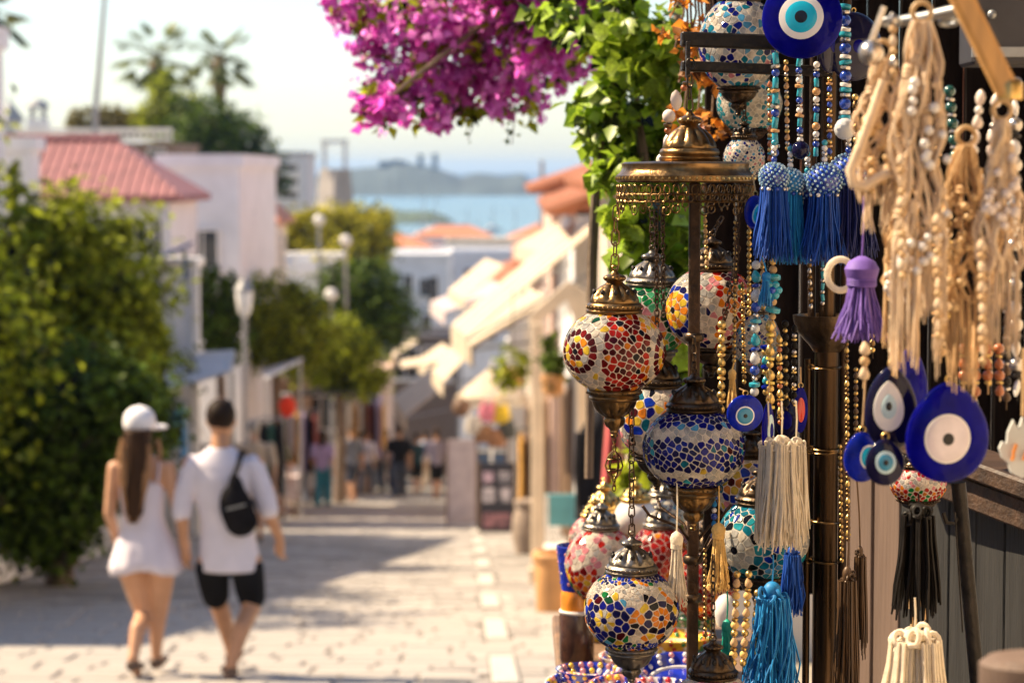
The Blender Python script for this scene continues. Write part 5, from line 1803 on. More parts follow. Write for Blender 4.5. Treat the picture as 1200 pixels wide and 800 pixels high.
lantern("orange and white flowered mosaic lantern behind the upper iron post", 834, 362, 3.72, 54, 50, 26, 40, 36, pat_multi, M_DBRONZE, top=255, top_px=846, step=.17, lh=.014)
lantern("white lantern with blue and yellow petals between the red and blue ones", 770, 492, 3.74, 47, 47, 28, 46, 44, pat_daisy, M_DBRONZE, top=400, top_px=777, step=.19, lh=.012)
lantern("small white lantern with coloured drops behind the blue lantern's right side", 880, 572, 3.75, 42, 44, 24, 34, 30, pat_daisy, M_DBRONZE, top=470, step=.19, lh=.012)
lantern("large teal mosaic lantern beside the white tassels", 894, 632, 3.60, 54, 50, 31, 46, 44, pat_teal, M_DBRONZE, top=500, step=.17, grout=M_GROUT, lh=.013)
lantern("tall blue and white mosaic lantern at top behind the black bracket", 866, 52, 3.86, 47, 56, 24, 34, 34, pat_bluewhite, M_DBRONZE, top=-45, step=.17, lh=.015)
lantern("small white and teal striped lantern below the black bracket", 878, 122, 4.0, 38, 34, 22, 26, 26, pat_stripes, M_RUST, top=40, step=.17, lh=.013)
lantern("small pale blue lantern bell above the right end of the bronze frame", 872, 186, 3.85, 24, 26, 14, 22, 20, pat_bluewhite, M_DBRONZE, top=120, step=.3, lh=.012)
lantern("white ceramic lantern with small blue motifs behind the bead strings", 886, 398, 3.68, 28, 34, 14, 26, 20, pat_bluewhite, M_PEWTER, top=330, step=.22, lh=.012)
lantern("small cream and red mosaic lamp above the long black tassel", 1076, 566, 3.30, 33, 26, 24, 20, 22, pat_pink, M_DBRONZE, top=505, step=.3, lh=.012)

# ------------------------------------------------------------------ the tall display post
pt = thing("display_post", "tall dark brass display pipe with wire ties and a shallow bowl collar", "post", P(966, 400, 3.62))
zp = lambda py: (P(966, py, 3.62) - P(966, 400, 3.62)).z
q = MB(); q.tube([(.004, 0, zp(860)), (.004, 0, zp(408))], .0185, 24); q.build("pipe", M_PIPE, pt)
q = MB(); q.tube([(.004, 0, zp(408)), (.004, 0, zp(-60))], .0125, 20); q.build("upper_pipe", M_PIPE, pt)
q = MB(); q.tube([(-.0245, -.004, zp(860)), (-.0245, -.004, zp(420))], .0055, 10); q.build("side_rod", M_PIPE, pt)
q = MB(); q.tube([(.030, .004, zp(860)), (.030, .004, zp(-60))], .0065, 10); q.build("side_rod", M_RUST, pt)
q = MB(); q.tube([(-.018, .012, zp(400)), (-.018, .012, zp(-60))], .006, 10); q.build("side_rod", M_RUST, pt)
q = MB(); q.lathe([(.02, zp(412)), (.026, zp(405)), (.046, zp(388)), (.051, zp(374)), (.0515, zp(369)), (.047, zp(369)), (.045, zp(377)), (.02, zp(396))], 40, c=(.004, 0, 0)); q.build("bowl", M_DBRONZE, pt)
for py_ in (430, 525, 528, 611, 656):
    q = MB(); q.torus((.002, 0, zp(py_)), .024, .0016, 26, 5, (rnd.uniform(-.1, .1), rnd.uniform(-.1, .1), 1), (1.15, .95)); q.torus((-.022, -.014, zp(py_) + .001), .0045, .0013, 8, 4, (0, 1, .4)); q.build("wire_tie", M_BRONZE, pt)


# ------------------------------------------------------------------ tassels, beads, charms
def strands(mb, top, r0, bot_z, r1, n, th, rs, wav=.12, drift=(0, 0)):
    top = Vector(top)
    L_ = top.z - bot_z
    for k in range(n):
        a = rs.uniform(0, 2 * math.pi); f = math.sqrt(rs.uniform(.05, 1))
        p0 = top + Vector((math.cos(a) * r0 * f, math.sin(a) * r0 * f, 0))
        ph, am = rs.uniform(0, 6.28), rs.uniform(.2, 1) ** 2 * 1.9 * wav * r1
        ll = L_ * rs.uniform(.80, 1.05)
        pts = []
        for i in range(5):
            t = i / 4
            rr_ = r0 + (r1 - r0) * t ** 1.3
            pts.append(Vector((top.x + math.cos(a) * rr_ * f + math.sin(ph + t * 5) * am * t + drift[0] * t, top.y + math.sin(a) * rr_ * f + math.cos(ph + t * 4) * am * t + drift[1] * t, top.z - ll * t)))
        mb.tube(pts, [th, th, th, th, th * .6], 4)


def tassel(label, px, y0, y1, wpx, d, m, head=.2, n=80, cord_to=None, flare=1.2, mcord=None, th=.0011, group=None, wav=.12, headw=.62, loops=False, knot=False):
    s_ = px_m(d)
    t = thing("tassel", label, "tassel", P(px, y0, d), group=group)
    H = (y1 - y0) * s_; W = wpx * s_ / 2
    hh = H * head
    if knot:
        rk = random.Random(int(px))
        for k in range(7):
            a = k * .898
            p = Vector((math.cos(a) * W * .42, math.sin(a) * W * .42, -hh * rk.uniform(.25, .85)))
            q = MB(); q.torus(p, W * .16, W * .07, 12, 6, (rk.uniform(-1, 1), rk.uniform(-1, .2), rk.uniform(-.6, .6)), (1, 1.25)); q.torus(p - Vector((0, 0, W * .2)), W * .13, W * .075, 12, 6, (rk.uniform(-.4, .4), rk.uniform(-.4, .4), 1)); q.build("knot", m, t)
        q = MB(); q.ell((0, 0, -hh * .35), (W * .34, W * .34, hh * .4), 14, 9); q.build("head", m, t)
        q = MB(); rs = random.Random(int(px + y0))
        strands(q, (0, 0, -hh * .6), W * .62, -H, W * .98, n, th, rs, wav)
        tag(q.build("skirt", m, t), kind="stuff")
        if cord_to is not None:
            e = P(cord_to[0], cord_to[1], d) - t.location
            q = MB(); q.tube([(0, 0, -.001), e * .5 + Vector((.001, 0, 0)), e], .0013, 6); q.build("cord", mcord or m, t)
        return t
    q = MB()
    q.lathe([(W * .12, 0), (W * headw * .75, -hh * .18), (W * headw, -hh * .45), (W * headw * .9, -hh * .72), (W * headw * .72, -hh * .92), (W * headw * .70, -hh)][::-1], 22); q.build("head", m, t)
    q = MB()
    for k in range(5): q.torus((0, 0, -hh * (.80 + .055 * k)), W * headw * .76, W * .05 + .0006, 18, 5)
    q.build("binding", mcord or m, t)
    q = MB(); rs = random.Random(int(px + y0))
    strands(q, (0, 0, -hh * .95), W * headw * .68, -H, W, n, th, rs, wav)
    if loops:
        for k in range(10):
            a = rs.uniform(0, 6.28); q.torus((math.cos(a) * W * .8, math.sin(a) * W * .8, -H * .96), W * .16, th, 8, 4, (math.sin(a), math.cos(a), .3), (1, 1.6))
    tag(q.build("skirt", m, t), kind="stuff")
    if cord_to is not None:
        e = P(cord_to[0], cord_to[1], d) - t.location
        q = MB(); q.tube([(0, 0, -.001), e * .5 + Vector((.001, 0, 0)), e], .0013, 6); q.build("cord", mcord or m, t)
    return t


_bead = {}


def bead_me(m, shape="ball"):
    if (m.name, shape) not in _bead:
        q = MB()
        if shape == "ball": q.ell((0, 0, 0), 1, 10, 7)
        elif shape == "tube": q.lathe([(.6, -1.3), (.72, -1.1), (.72, 1.1), (.6, 1.3)], 10)
        elif shape == "disc": q.lathe([(.4, -.45), (1.0, -.3), (1.05, 0), (1.0, .3), (.4, .45)], 12)
        elif shape == "drop": q.lathe([(.1, -1.2), (.7, -.9), (.95, -.3), (.7, .5), (.2, 1.2)], 10)
        elif shape == "shell": q.lathe([(.2, -1.4), (.75, -.8), (.95, 0), (.7, .8), (.1, 1.3)], 8, sq=(1, .55), flute=None)
        _bead[(m.name, shape)] = q.mesh("bead", m)
    return _bead[(m.name, shape)]


def bead_string(label, pts, d, seq, cord=None, cat="bead string", group=None, jit=.4, name="bead_string"):
    """Beads threaded along photo points; seq: (radius px, material, shape)."""
    s_ = px_m(d)
    w = [P(a, b, d) for a, b in pts]
    t = thing(name, label, cat, w[0], group=group)
    q = MB(); q.tube([p - w[0] for p in w], .0009, 5); q.build("cord", cord or M_RUST, t)
    L_ = [0]
    for a, b in zip(w, w[1:]): L_.append(L_[-1] + (b - a).length)
    pos, k = 0.0, 0
    while True:
        r_, m, sh = seq[k % len(seq)]
        r = r_ * s_
        hl = r * {"tube": 1.3, "disc": .45, "drop": 1.2, "shell": 1.35}.get(sh, 1)
        pos += hl
        if pos + hl > L_[-1]: break
        i = max(j_ for j_ in range(len(L_)) if L_[j_] <= pos); i = min(i, len(w) - 2)
        p = w[i].lerp(w[i + 1], (pos - L_[i]) / max(1e-6, L_[i + 1] - L_[i])) - w[0]
        o = link("bead", bead_me(m, sh), t, p, (rnd.uniform(-.2, .2), rnd.uniform(-.2, .2), rnd.uniform(0, 3)), (r, r, r))
        pos += hl * 1.04; k += 1
    return t


M_EYEB = mat("evil_eye_blue_glass", (.004, .004, .30), .06, var=.3, scale=20, trans=.55, spec=.22, bump=.12)
M_EYEN = mat("evil_eye_navy_glass", (.006, .005, .035), .07, var=.2, scale=20, trans=.1, spec=.3)
M_EYER = mat("evil_eye_royal_glass", (.006, .022, .40), .07, var=.35, scale=45, bump=.12, trans=.35, spec=.3)
M_EYEC = mat("evil_eye_cyan", (.012, .42, .62), .1, var=.06, scale=20, spec=.3)
M_EYES = mat("evil_eye_steel_blue", (.05, .24, .38), .1, var=.06, scale=20, spec=.3)
M_EYEW = mat("evil_eye_white", (.78, .74, .72), .12, var=.04, scale=20, spec=.3)
M_EYEI = mat("evil_eye_ice", (.50, .66, .70), .12, var=.05, scale=20, spec=.3)
M_EYEK = mat("evil_eye_pupil", (.012, .010, .014), .08, var=.1, scale=20, spec=.3)


def evil_eye(label, px, py, d, rx, ry, layers, mout=M_EYEB, drop=0.0, rot=(0, 0, 0), thick=.24, cord_to=None, off=(0, 0), name="evil_eye_charm"):
    """Domed glass disc with inlaid rings, each a lens sitting just proud of the one below."""
    s_ = px_m(d)
    t = thing(name, label, "evil eye charm", P(px, py, d), rot=rot)
    RX, RY = rx * s_, ry * s_; T = thick * min(RX, RY)
    n = 40

    def outl(k, dr):
        a = 2 * math.pi * k / n
        return math.sin(a) * max(1e-3, math.sin(a / 2) ** dr if dr else 1) * RX, math.cos(a) * RY

    dome = lambda x, z: T * math.sqrt(max(0.0, 1 - min(1, (x / RX) ** 2 + (z / RY) ** 2)))
    q = MB()
    fr_ = (1, .985, .94, .86, .72, .5, .25)
    vs, fs = [], []
    for sgn in (1, -1):
        base = len(vs)
        for f in fr_:
            for k in range(n):
                x, z = outl(k, drop)
                vs.append(Vector((x * f, -sgn * T * (math.sqrt(max(0, 1 - f * f)) * (1 if sgn > 0 else .6) + .12), z * f)))
        c = len(vs); vs.append(Vector((0, -sgn * T * (1.12 if sgn > 0 else .72), 0)))
        for i in range(len(fr_) - 1):
            for k in range(n):
                fs.append((base + i * n + k, base + i * n + (k + 1) % n, base + (i + 1) * n + (k + 1) % n, base + (i + 1) * n + k)[::sgn])
        for k in range(n): fs.append((base + (len(fr_) - 1) * n + k, base + (len(fr_) - 1) * n + (k + 1) % n, c)[::sgn])
    half = len(fr_) * n + 1
    for k in range(n): fs.append((k, half + k, half + (k + 1) % n, (k + 1) % n))
    q.add(vs, fs); q.build("glass_disc", mout, t)
    for li, (f0, m, nm, dr) in enumerate(layers):
        q = MB(); vs, fs = [], []
        lift = .0006 + .00075 * li
        for ri, (f, l) in enumerate(((1, -.0012), (.98, lift * .6), (.9, lift), (.6, lift + .0002), (.3, lift + .0003))):
            for k in range(n):
                x, z = outl(k, dr)
                x, z = x * f0 * f + off[0] * RX, z * f0 * f + off[1] * RY
                vs.append(Vector((x, -(dome(x, z) + T * .12 + l), z)))
        c = len(vs); x, z = off[0] * RX, off[1] * RY; vs.append(Vector((x, -(dome(x, z) + T * .12 + lift + .0003), z)))
        for i in range(4):
            for k in range(n): fs.append((i * n + k, i * n + (k + 1) % n, (i + 1) * n + (k + 1) % n, (i + 1) * n + k))
        for k in range(n): fs.append((4 * n + k, 4 * n + (k + 1) % n, c))
        q.add(vs, fs); q.build(nm, m, t)
    q = MB(); q.torus((0, 0, RY + .0022), .0038, .0009, 12, 5, (0, 1, 0)); q.build("ring", M_BRASS, t)
    if cord_to:
        e = P(cord_to[0], cord_to[1], d) - t.location
        inv = t.rotation_euler.to_matrix().inverted()
        q = MB(); q.tube([(0, 0, RY + .005), inv @ e], .0012, 6); q.build("cord", M_TANCORD, t)
    return t


M_TANCORD = mat("tan_cord", (.56, .36, .18), .85, var=.18, scale=80, bump=.3, stretch=(1, 1, .3))
M_CREAMCORD = mat("cream_cord", (.72, .54, .36), .85, var=.12, scale=80, bump=.3, stretch=(1, 1, .3))
M_WHITECORD = mat("white_cord", (.84, .75, .61), .85, var=.08, scale=80, bump=.2, trans=.4)
M_GOLDCORD = mat("gold_yellow_cord", (.72, .45, .14), .7, var=.2, scale=80, bump=.2)
M_BLUECORD = mat("royal_blue_cord", (.006, .02, .14), .5, var=.35, scale=60, island=.5, col2=(.012, .07, .36), spec=.25)
M_NAVYCORD = mat("navy_cord", (.006, .007, .045), .5, var=.35, scale=60, island=.5, col2=(.012, .018, .11), spec=.25)
M_AZURECORD = mat("azure_cord", (.006, .07, .27), .5, var=.3, scale=60, island=.5, col2=(.02, .22, .52), spec=.25)
M_PURPLECORD = mat("purple_cord", (.09, .045, .24), .6, var=.25, scale=60, island=.4, col2=(.19, .11, .42), spec=.2)
M_BLACKCORD = mat("black_cord", (.010, .008, .007), .5, var=.3, scale=60, spec=.12)
M_BROWNCORD = mat("bronze_cord", (.085, .045, .02), .45, .2, var=.4, scale=60, island=.5)
M_TURQ = mat("turquoise_bead", (.02, .28, .38), .2, var=.3, scale=90, coat=.3)
M_BEADB = mat("blue_bead", (.015, .05, .34), .18, var=.3, scale=90, coat=.3)
M_BEADW = mat("white_bead", (.72, .68, .64), .25, var=.1, scale=60, coat=.3)
M_BEADS = mat("silver_bead", (.55, .50, .45), .25, .9, var=.2, scale=40)
M_BEADT = mat("topaz_bead", (.55, .28, .10), .2, var=.3, scale=60, coat=.3)
M_MARB = mat("marbled_bead", (.12, .15, .36), .15, var=.6, scale=120, col2=(.75, .72, .70), coat=.2)
M_SEED = mat("seed_beads", (.05, .25, .44), .2, var=.2, scale=300, island=.8, col2=(.45, .58, .66), coat=.3)
M_WOODBEAD = mat("wood_bead", (.55, .36, .17), .45, var=.2, scale=30)
M_SHELL = mat("shell", (.72, .60, .52), .3, var=.15, scale=40, coat=.3)
M_AMBER = mat("amber_bead", (.38, .11, .03), .25, var=.4, scale=40, coat=.3)

eyeL = [(.62, M_EYEW, "white_ring", 0), (.40, M_EYEC, "cyan_ring", 0), (.155, M_EYEK, "pupil", 0)]
evil_eye("largest evil eye disc in cobalt glass with cyan iris at the top edge", 940, 22, 3.42, 47, 47, [(.56, M_EYEW, "white_ring", 0), (.40, M_EYEC, "cyan_ring", 0), (.165, M_EYEK, "pupil", 0)], rot=(-.10, 0, -.22), off=(0, .0), cord_to=(943, -60))
evil_eye("dark navy glass disc right of the largest evil eye, nearly black", 1000, 55, 3.5, 40, 40, [(.2, M_EYEB, "blue_ring", 0)], M_EYEN, rot=(0, 0, .5))
evil_eye("glossy navy charm half behind the largest evil eye", 972, 42, 3.48, 27, 44, [(.45, M_EYEB, "blue_ring", 0)], M_EYEN, rot=(0, 0, .9))
evil_eye("small blue evil eye with drop shaped sky iris left of the blue tassels", 885, 249, 3.46, 14, 20, [(.62, M_EYEI, "white_ring", .5), (.52, M_EYEC, "cyan_ring", .5), (.2, M_EYEK, "pupil", 0)], M_EYER, rot=(0, 0, .35), off=(.12, -.12), cord_to=(882, 205))
evil_eye("blue evil eye with ringed grey iris hanging over the blue lantern's edge", 873, 484, 3.36, 22, 22, [(.52, M_EYEW, "white_ring", 0), (.45, M_EYES, "steel_ring", 0), (.12, M_EYEK, "pupil", 0)], M_EYER, rot=(.05, 0, .15), off=(-.05, -.1), cord_to=(866, 455))
evil_eye("narrow blue eye charm seen almost edge on above the white tassels", 900, 505, 3.44, 16, 34, [(.6, M_EYEI, "white_ring", 0), (.3, M_EYEB, "blue_ring", 0)], M_EYEB, rot=(0, 0, 1.05), cord_to=(902, 440))
evil_eye("dark navy charm behind the narrow blue one above the white tassels", 922, 492, 3.5, 14, 22, [(.5, M_EYEB, "blue_ring", 0)], M_EYEN, rot=(0, 0, -.3), cord_to=(921, 440))
evil_eye("small blue and red charm against the display pipe", 938, 480, 3.52, 9, 27, [(.55, mat("red_glass", (.6, .03, .015), .1, coat=.4), "red_ring", 0)], M_EYEB, rot=(0, 0, .2), cord_to=(938, 430))
evil_eye("big dark blue drop shaped evil eye with white iris in front at right", 1110, 506, 2.62, 56, 60, [(.50, M_EYEW, "white_ring", 0), (.46, mat("evil_eye_mauve_white", (.66, .58, .62), .12, coat=.5), "inner_white", 0), (.13, M_EYEK, "pupil", 0)], M_EYEB, drop=.35, rot=(.05, 0, .12), off=(-.06, -.1), cord_to=(1106, 380))
evil_eye("black drop charm carrying a white teardrop eye beside the big blue one", 1044, 478, 2.66, 34, 50, [(.60, M_EYEW, "white_drop", .4), (.30, M_EYEI, "ice_ring", .3), (.11, M_EYEK, "pupil", 0)], M_EYEN, drop=.3, rot=(0, 0, -.05), off=(-.1, .06), cord_to=(1040, 390))
evil_eye("deep violet blue drop behind the black charm with the white teardrop", 1066, 450, 2.76, 30, 46, [(.3, M_EYEB, "blue_ring", 0)], M_EYEB, drop=.5, rot=(0, 0, .5), cord_to=(1070, 380))
evil_eye("bright blue eye disc with cyan iris peeking out at the cluster's left", 1010, 535, 2.78, 23, 30, [(.5, M_EYEW, "white_ring", 0), (.42, M_EYEC, "cyan_ring", 0)], M_EYER, drop=.2, off=(.35, 0), cord_to=(1016, 420))
evil_eye("small dark eye drop with pale ring at the bottom of the cluster", 1037, 541, 2.64, 25, 28, [(.5, M_EYEI, "ice_ring", 0), (.36, M_EYES, "steel_ring", 0), (.13, M_EYEK, "pupil", 0)], M_EYEN, drop=.2, cord_to=(1038, 505))
t = thing("hand_charm", "pale grey hand shaped charm with orange marks cut by the right edge", "charm", P(1198, 527, 2.55))
s_ = px_m(2.55); q = MB()
ol = [(0, -42), (-14, -34), (-18, -20), (-26, -12), (-30, 2), (-26, 12), (-20, 10), (-19, 26), (-12, 44), (-5, 30), (0, 48), (5, 30), (12, 44), (19, 26), (20, 10), (26, 12), (30, 2), (26, -12), (18, -20), (14, -34)]
q.prism([(a * s_ * .9, 0, b * s_ * .8) for a, b in ol], Vector((0, -.004, 0)), Vector((0, .004, 0))); q.build("plate", mat("pale_ceramic", (.55, .56, .54), .3, var=.1), t, smooth=False)
for (a, b, w_) in ((-10, 2, 6), (-12, -8, 4), (2, -6, 6)):
    q = MB(); q.box((a * s_, -.0052, b * s_), (.003, .003, w_ * s_ * 2), Matrix.Rotation(.3, 3, 'Y')); q.build("painted_mark", mat("orange_glaze", (.65, .22, .03), .3), t, smooth=False)
q = MB(); q.tube([(0, 0, 40 * s_), (0, 0, 120 * s_)], .002, 6); q.build("cord", M_TANCORD, t)

# blue beaded strings with crocheted balls and tassels
sq1 = [(5, M_TURQ, "tube"), (5.5, M_BEADS, "disc"), (5, M_BEADB, "ball"), (5, M_TURQ, "tube"), (5, M_BEADT, "disc")]
sq2 = [(4, M_TURQ, "tube"), (4, M_BEADB, "ball"), (3.5, M_BEADS, "disc"), (4, M_BEADW, "ball")]
sq3 = [(7, M_TURQ, "disc"), (6, M_BEADS, "disc"), (7, M_BEADB, "ball"), (6.5, M_BEADW, "disc")]
bead_string("turquoise tube bead string under the left side of the largest evil eye", [(909, 62), (908, 190)], 3.42, sq1)
bead_string("dark blue bead string ending in a big navy bead under the largest evil eye", [(936, 68), (938, 185)], 3.43, sq2 + [(5, M_BEADT, "disc")])
bead_string("thin turquoise bead string with amber beads beside the display pipe", [(957, 72), (956, 185)], 3.45, sq2[::-1] + [(5, M_BEADT, "ball")])
bead_string("thick turquoise and silver bead string at the right of the blue group", [(990, 5), (991, 95), (989, 165)], 3.44, sq3)
bead_string("string of gold and clear beads behind the turquoise strings", [(921, 70), (923, 180)], 3.52, [(3, M_GOLDB, "ball"), (3.5, M_BEADT, "drop"), (2.6, M_BEADS, "ball")])
for k, (px_, y_, r_, lab, m2, tw, tm, y1) in enumerate((
        (907, 208, 18, "seed beaded ball with violet blue tassel at the left of the blue group", M_BEADB, 46, M_BLUECORD, 303),
        (926, 214, 17, "pale seed beaded ball with bright azure fringe second in the blue group", M_BEADW, 40, M_AZURECORD, 306),
        (946, 222, 19, "turquoise seed beaded ball with wide navy tassel in the middle of the blue group", M_TURQ, 54, M_NAVYCORD, 306),
        (966, 212, 22, "largest seed beaded ball with royal blue tassel in the blue group", M_BEADW, 50, M_BLUECORD, 308),
        (994, 203, 24, "dark seed beaded ball with deep navy tassel behind the tan macrame", M_BEADB, 66, M_NAVYCORD, 303))):
    d = 3.40 + .02 * (k % 3)
    s_ = px_m(d)
    t = thing("beaded_tassel", lab, "tassel", P(px_, y_, d))
    q = MB(); q.ell((0, 0, 0), r_ * s_ * .9, 18, 12); q.build("ball", M_BEADB if k != 1 else M_AZURECORD, t)
    q = MB(); nb = 150
    for i in range(nb):
        z = 1 - 2 * (i + .5) / nb; a = i * 2.39996; rr_ = math.sqrt(1 - z * z)
        q.ell(Vector((rr_ * math.cos(a), rr_ * math.sin(a), z)) * r_ * s_ * .95, 1.7 * s_, 6, 4)
    tag(q.build("seed_bead_cover", M_SEED, t), kind="stuff")
    q = MB(); strands(q, (0, 0, -r_ * s_ * .6), tw * s_ * .34, -(y1 - y_) * s_, tw * s_ * .56, 190, .0011, random.Random(k), .10); tag(q.build("skirt", tm, t), kind="stuff")
    q = MB(); q.tube([(0, 0, r_ * s_ * .8), (0, 0, 45 * s_)], .0012, 6); q.build("cord", M_BEADB, t)
    for i in range(4):
        link("bead", bead_me((m2, M_BEADS, M_BEADW, M_TURQ)[i], "ball"), t, (0, 0, (r_ + 3 + 6.5 * i) * s_), (0, 0, 0), (3.6 * s_,) * 3)
    for i in range(9):
        a = i * .698
        link("bead", bead_me((M_BEADW, M_BEADB, M_BEADS)[i % 3], "ball"), t, (math.cos(a) * r_ * s_ * .8, math.sin(a) * r_ * s_ * .8, -r_ * s_ * .75), (0, 0, 0), (2.6 * s_,) * 3)
t = bead_string("big navy bead hung on a short string left of the display pipe", [(938, 165), (938, 190)], 3.41, [(11, M_EYEN, "ball")])
t = bead_string("big marbled white and blue bead hung right of the display pipe", [(990, 138), (990, 172)], 3.41, [(13, M_MARB, "ball")])
# strings in the middle of the stall
bead_string("knotted gold bead string between the iron post and the white ceramic lantern", [(846, 375), (845, 490)], 3.46, [(5.5, M_GOLDB, "ball"), (4.5, M_GOLDCORD, "disc"), (5, M_GOLDB, "drop")])
bead_string("thin gold chain of beads hanging over the orange and white lantern", [(862, 258), (860, 430)], 3.5, [(2.6, M_GOLDB, "ball"), (3.2, M_BRONZE, "drop"), (2.4, M_BRASS, "ball")])
bead_string("string of painted eye beads and blue drops left of the display bowl", [(886, 305), (886, 345), (884, 470)], 3.44, [(5.5, M_MARB, "ball"), (6.5, M_TURQ, "drop"), (5, M_BEADB, "disc"), (7, M_MARB, "drop"), (6, M_BEADB, "ball"), (3.6, M_BEADS, "ball"), (6.5, M_TURQ, "disc")])
bead_string("tan twisted bead string with blue flower beads under the navy tassels", [(906, 300), (905, 400)], 3.47, [(4.5, M_GOLDCORD, "drop"), (5, M_TANCORD, "ball"), (9, M_TURQ, "disc"), (4, M_TANCORD, "ball")])
bead_string("yellow and gold bead string above the narrow blue eye charm", [(902, 375), (903, 480)], 3.45, [(6, M_GOLDB, "drop"), (5, mat("yellow_bead", (.75, .55, .10), .2, coat=.3), "disc"), (4.5, M_GOLDB, "ball")])
bead_string("black and gold bead string above the dark navy charm", [(920, 375), (921, 480)], 3.48, [(4.6, M_BLACKCORD, "ball"), (3, M_GOLDB, "ball")])
bead_string("second black bead string close to the display pipe", [(931, 380), (930, 500)], 3.50, [(4.2, M_BLACKCORD, "drop"), (3, M_BEADS, "ball"), (3.2, M_GOLDB, "disc")])
bead_string("amber and silver bead string dropping along the right of the display pipe", [(992, 400), (994, 640)], 3.55, [(3, M_BRONZE, "ball"), (3.4, M_GOLDB, "drop"), (2.6, M_BRONZE, "ball")])
bead_string("blue and white small bead string beside the yellow tassel", [(838, 555), (836, 640)], 3.44, [(4, M_BEADB, "ball"), (3.5, M_AZURECORD, "drop"), (3.2, M_BEADW, "ball")])
for k, (a, b) in enumerate((((864, 668), (858, 800)), ((878, 668), (870, 790)), ((888, 690), (884, 770)))):
    bead_string(("knotted gold bead rope below the teal lantern, leftmost of three", "knotted gold bead rope below the teal lantern, middle of three", "shorter bronze bead rope below the teal lantern, rightmost of three")[k], [a, b], 3.42 + .02 * k, [(4.5, M_GOLDB, "ball"), (5, M_TANCORD, "drop"), (4, M_BRASS, "disc"), (5, M_GOLDCORD, "ball")])

tassel("cream tassel with long thin threads in the white bunch, in front", 916, 510, 642, 52, 3.40, M_WHITECORD, .12, 150, (916, 470), 1.2, th=.0016, knot=True)
tassel("cream tassel in the white bunch, at its left side", 900, 512, 636, 40, 3.43, M_WHITECORD, .12, 100, (900, 470), th=.0016, knot=True)
tassel("greyer cream tassel in the white bunch, touching the display pipe", 933, 512, 636, 40, 3.46, M_WHITECORD, .12, 100, (933, 470), th=.0016, knot=True)
tassel("single white tassel hanging beside the white flowered lantern", 793, 622, 712, 26, 3.40, M_WHITECORD, .22, 80, (793, 560), th=.0010, loops=True)
tassel("golden yellow tassel left of the teal lantern", 842, 612, 692, 28, 3.42, M_GOLDCORD, .22, 90, (842, 560), th=.0010, loops=True)
tassel("bright blue shiny tassel at the bottom beneath the teal lantern", 905, 682, 830, 64, 3.46, M_AZURECORD, .2, 190, (906, 650), th=.0014, wav=.35, knot=True)
tassel("darker blue tassel behind the bright blue one at the display pipe", 928, 640, 720, 30, 3.50, M_BLUECORD, .2, 90, (928, 600), th=.0013, wav=.3, knot=True)
tassel("bronze brown tassel with knotted round head right of the display pipe", 993, 664, 830, 34, 3.50, M_BROWNCORD, .16, 70, (995, 600), th=.0015, knot=True)
tassel("long glossy black tassel hanging below the cream and red lamp", 1076, 590, 728, 62, 3.24, M_BLACKCORD, .16, 60, (1076, 578), th=.0023, knot=True, wav=.06)
tassel("few thick tan cords hanging inside the long black tassel", 1076, 610, 732, 30, 3.27, M_TANCORD, .1, 9, (1076, 585), th=.0026, knot=True, wav=.05)
tassel("turquoise green tassel half hidden behind the gold bead ropes", 852, 725, 800, 22, 3.52, mat("green_cord", (.01, .34, .24), .5, var=.3, scale=60, trans=.1), .25, 60, (852, 690), th=.0012)
tassel("purple tassel blurred in front of the navy tassels", 1010, 300, 398, 66, 2.86, M_PURPLECORD, .34, 170, (1012, 230), th=.0012, headw=.62)
tassel("wide bundle of thick cream cords cut by the bottom edge under the black tassel", 1072, 738, 880, 100, 3.05, M_WHITECORD, .13, 120, (1072, 700), th=.0026, knot=True, wav=.10)
t = thing("curled_ring", "cream curled ring with red stripes left of the purple tassel", "ring", P(985, 322, 2.95))
q = MB(); q.torus((0, 0, 0), .016, .0042, 22, 8, (.2, 1, .1), (1, 1.2)); q.build("ring", M_WHITECORD, t)
q = MB(); q.tube([(.012, 0, -.010), (.03, -.004, -.006)], .0038, 8); q.build("tail", M_WHITECORD, t)


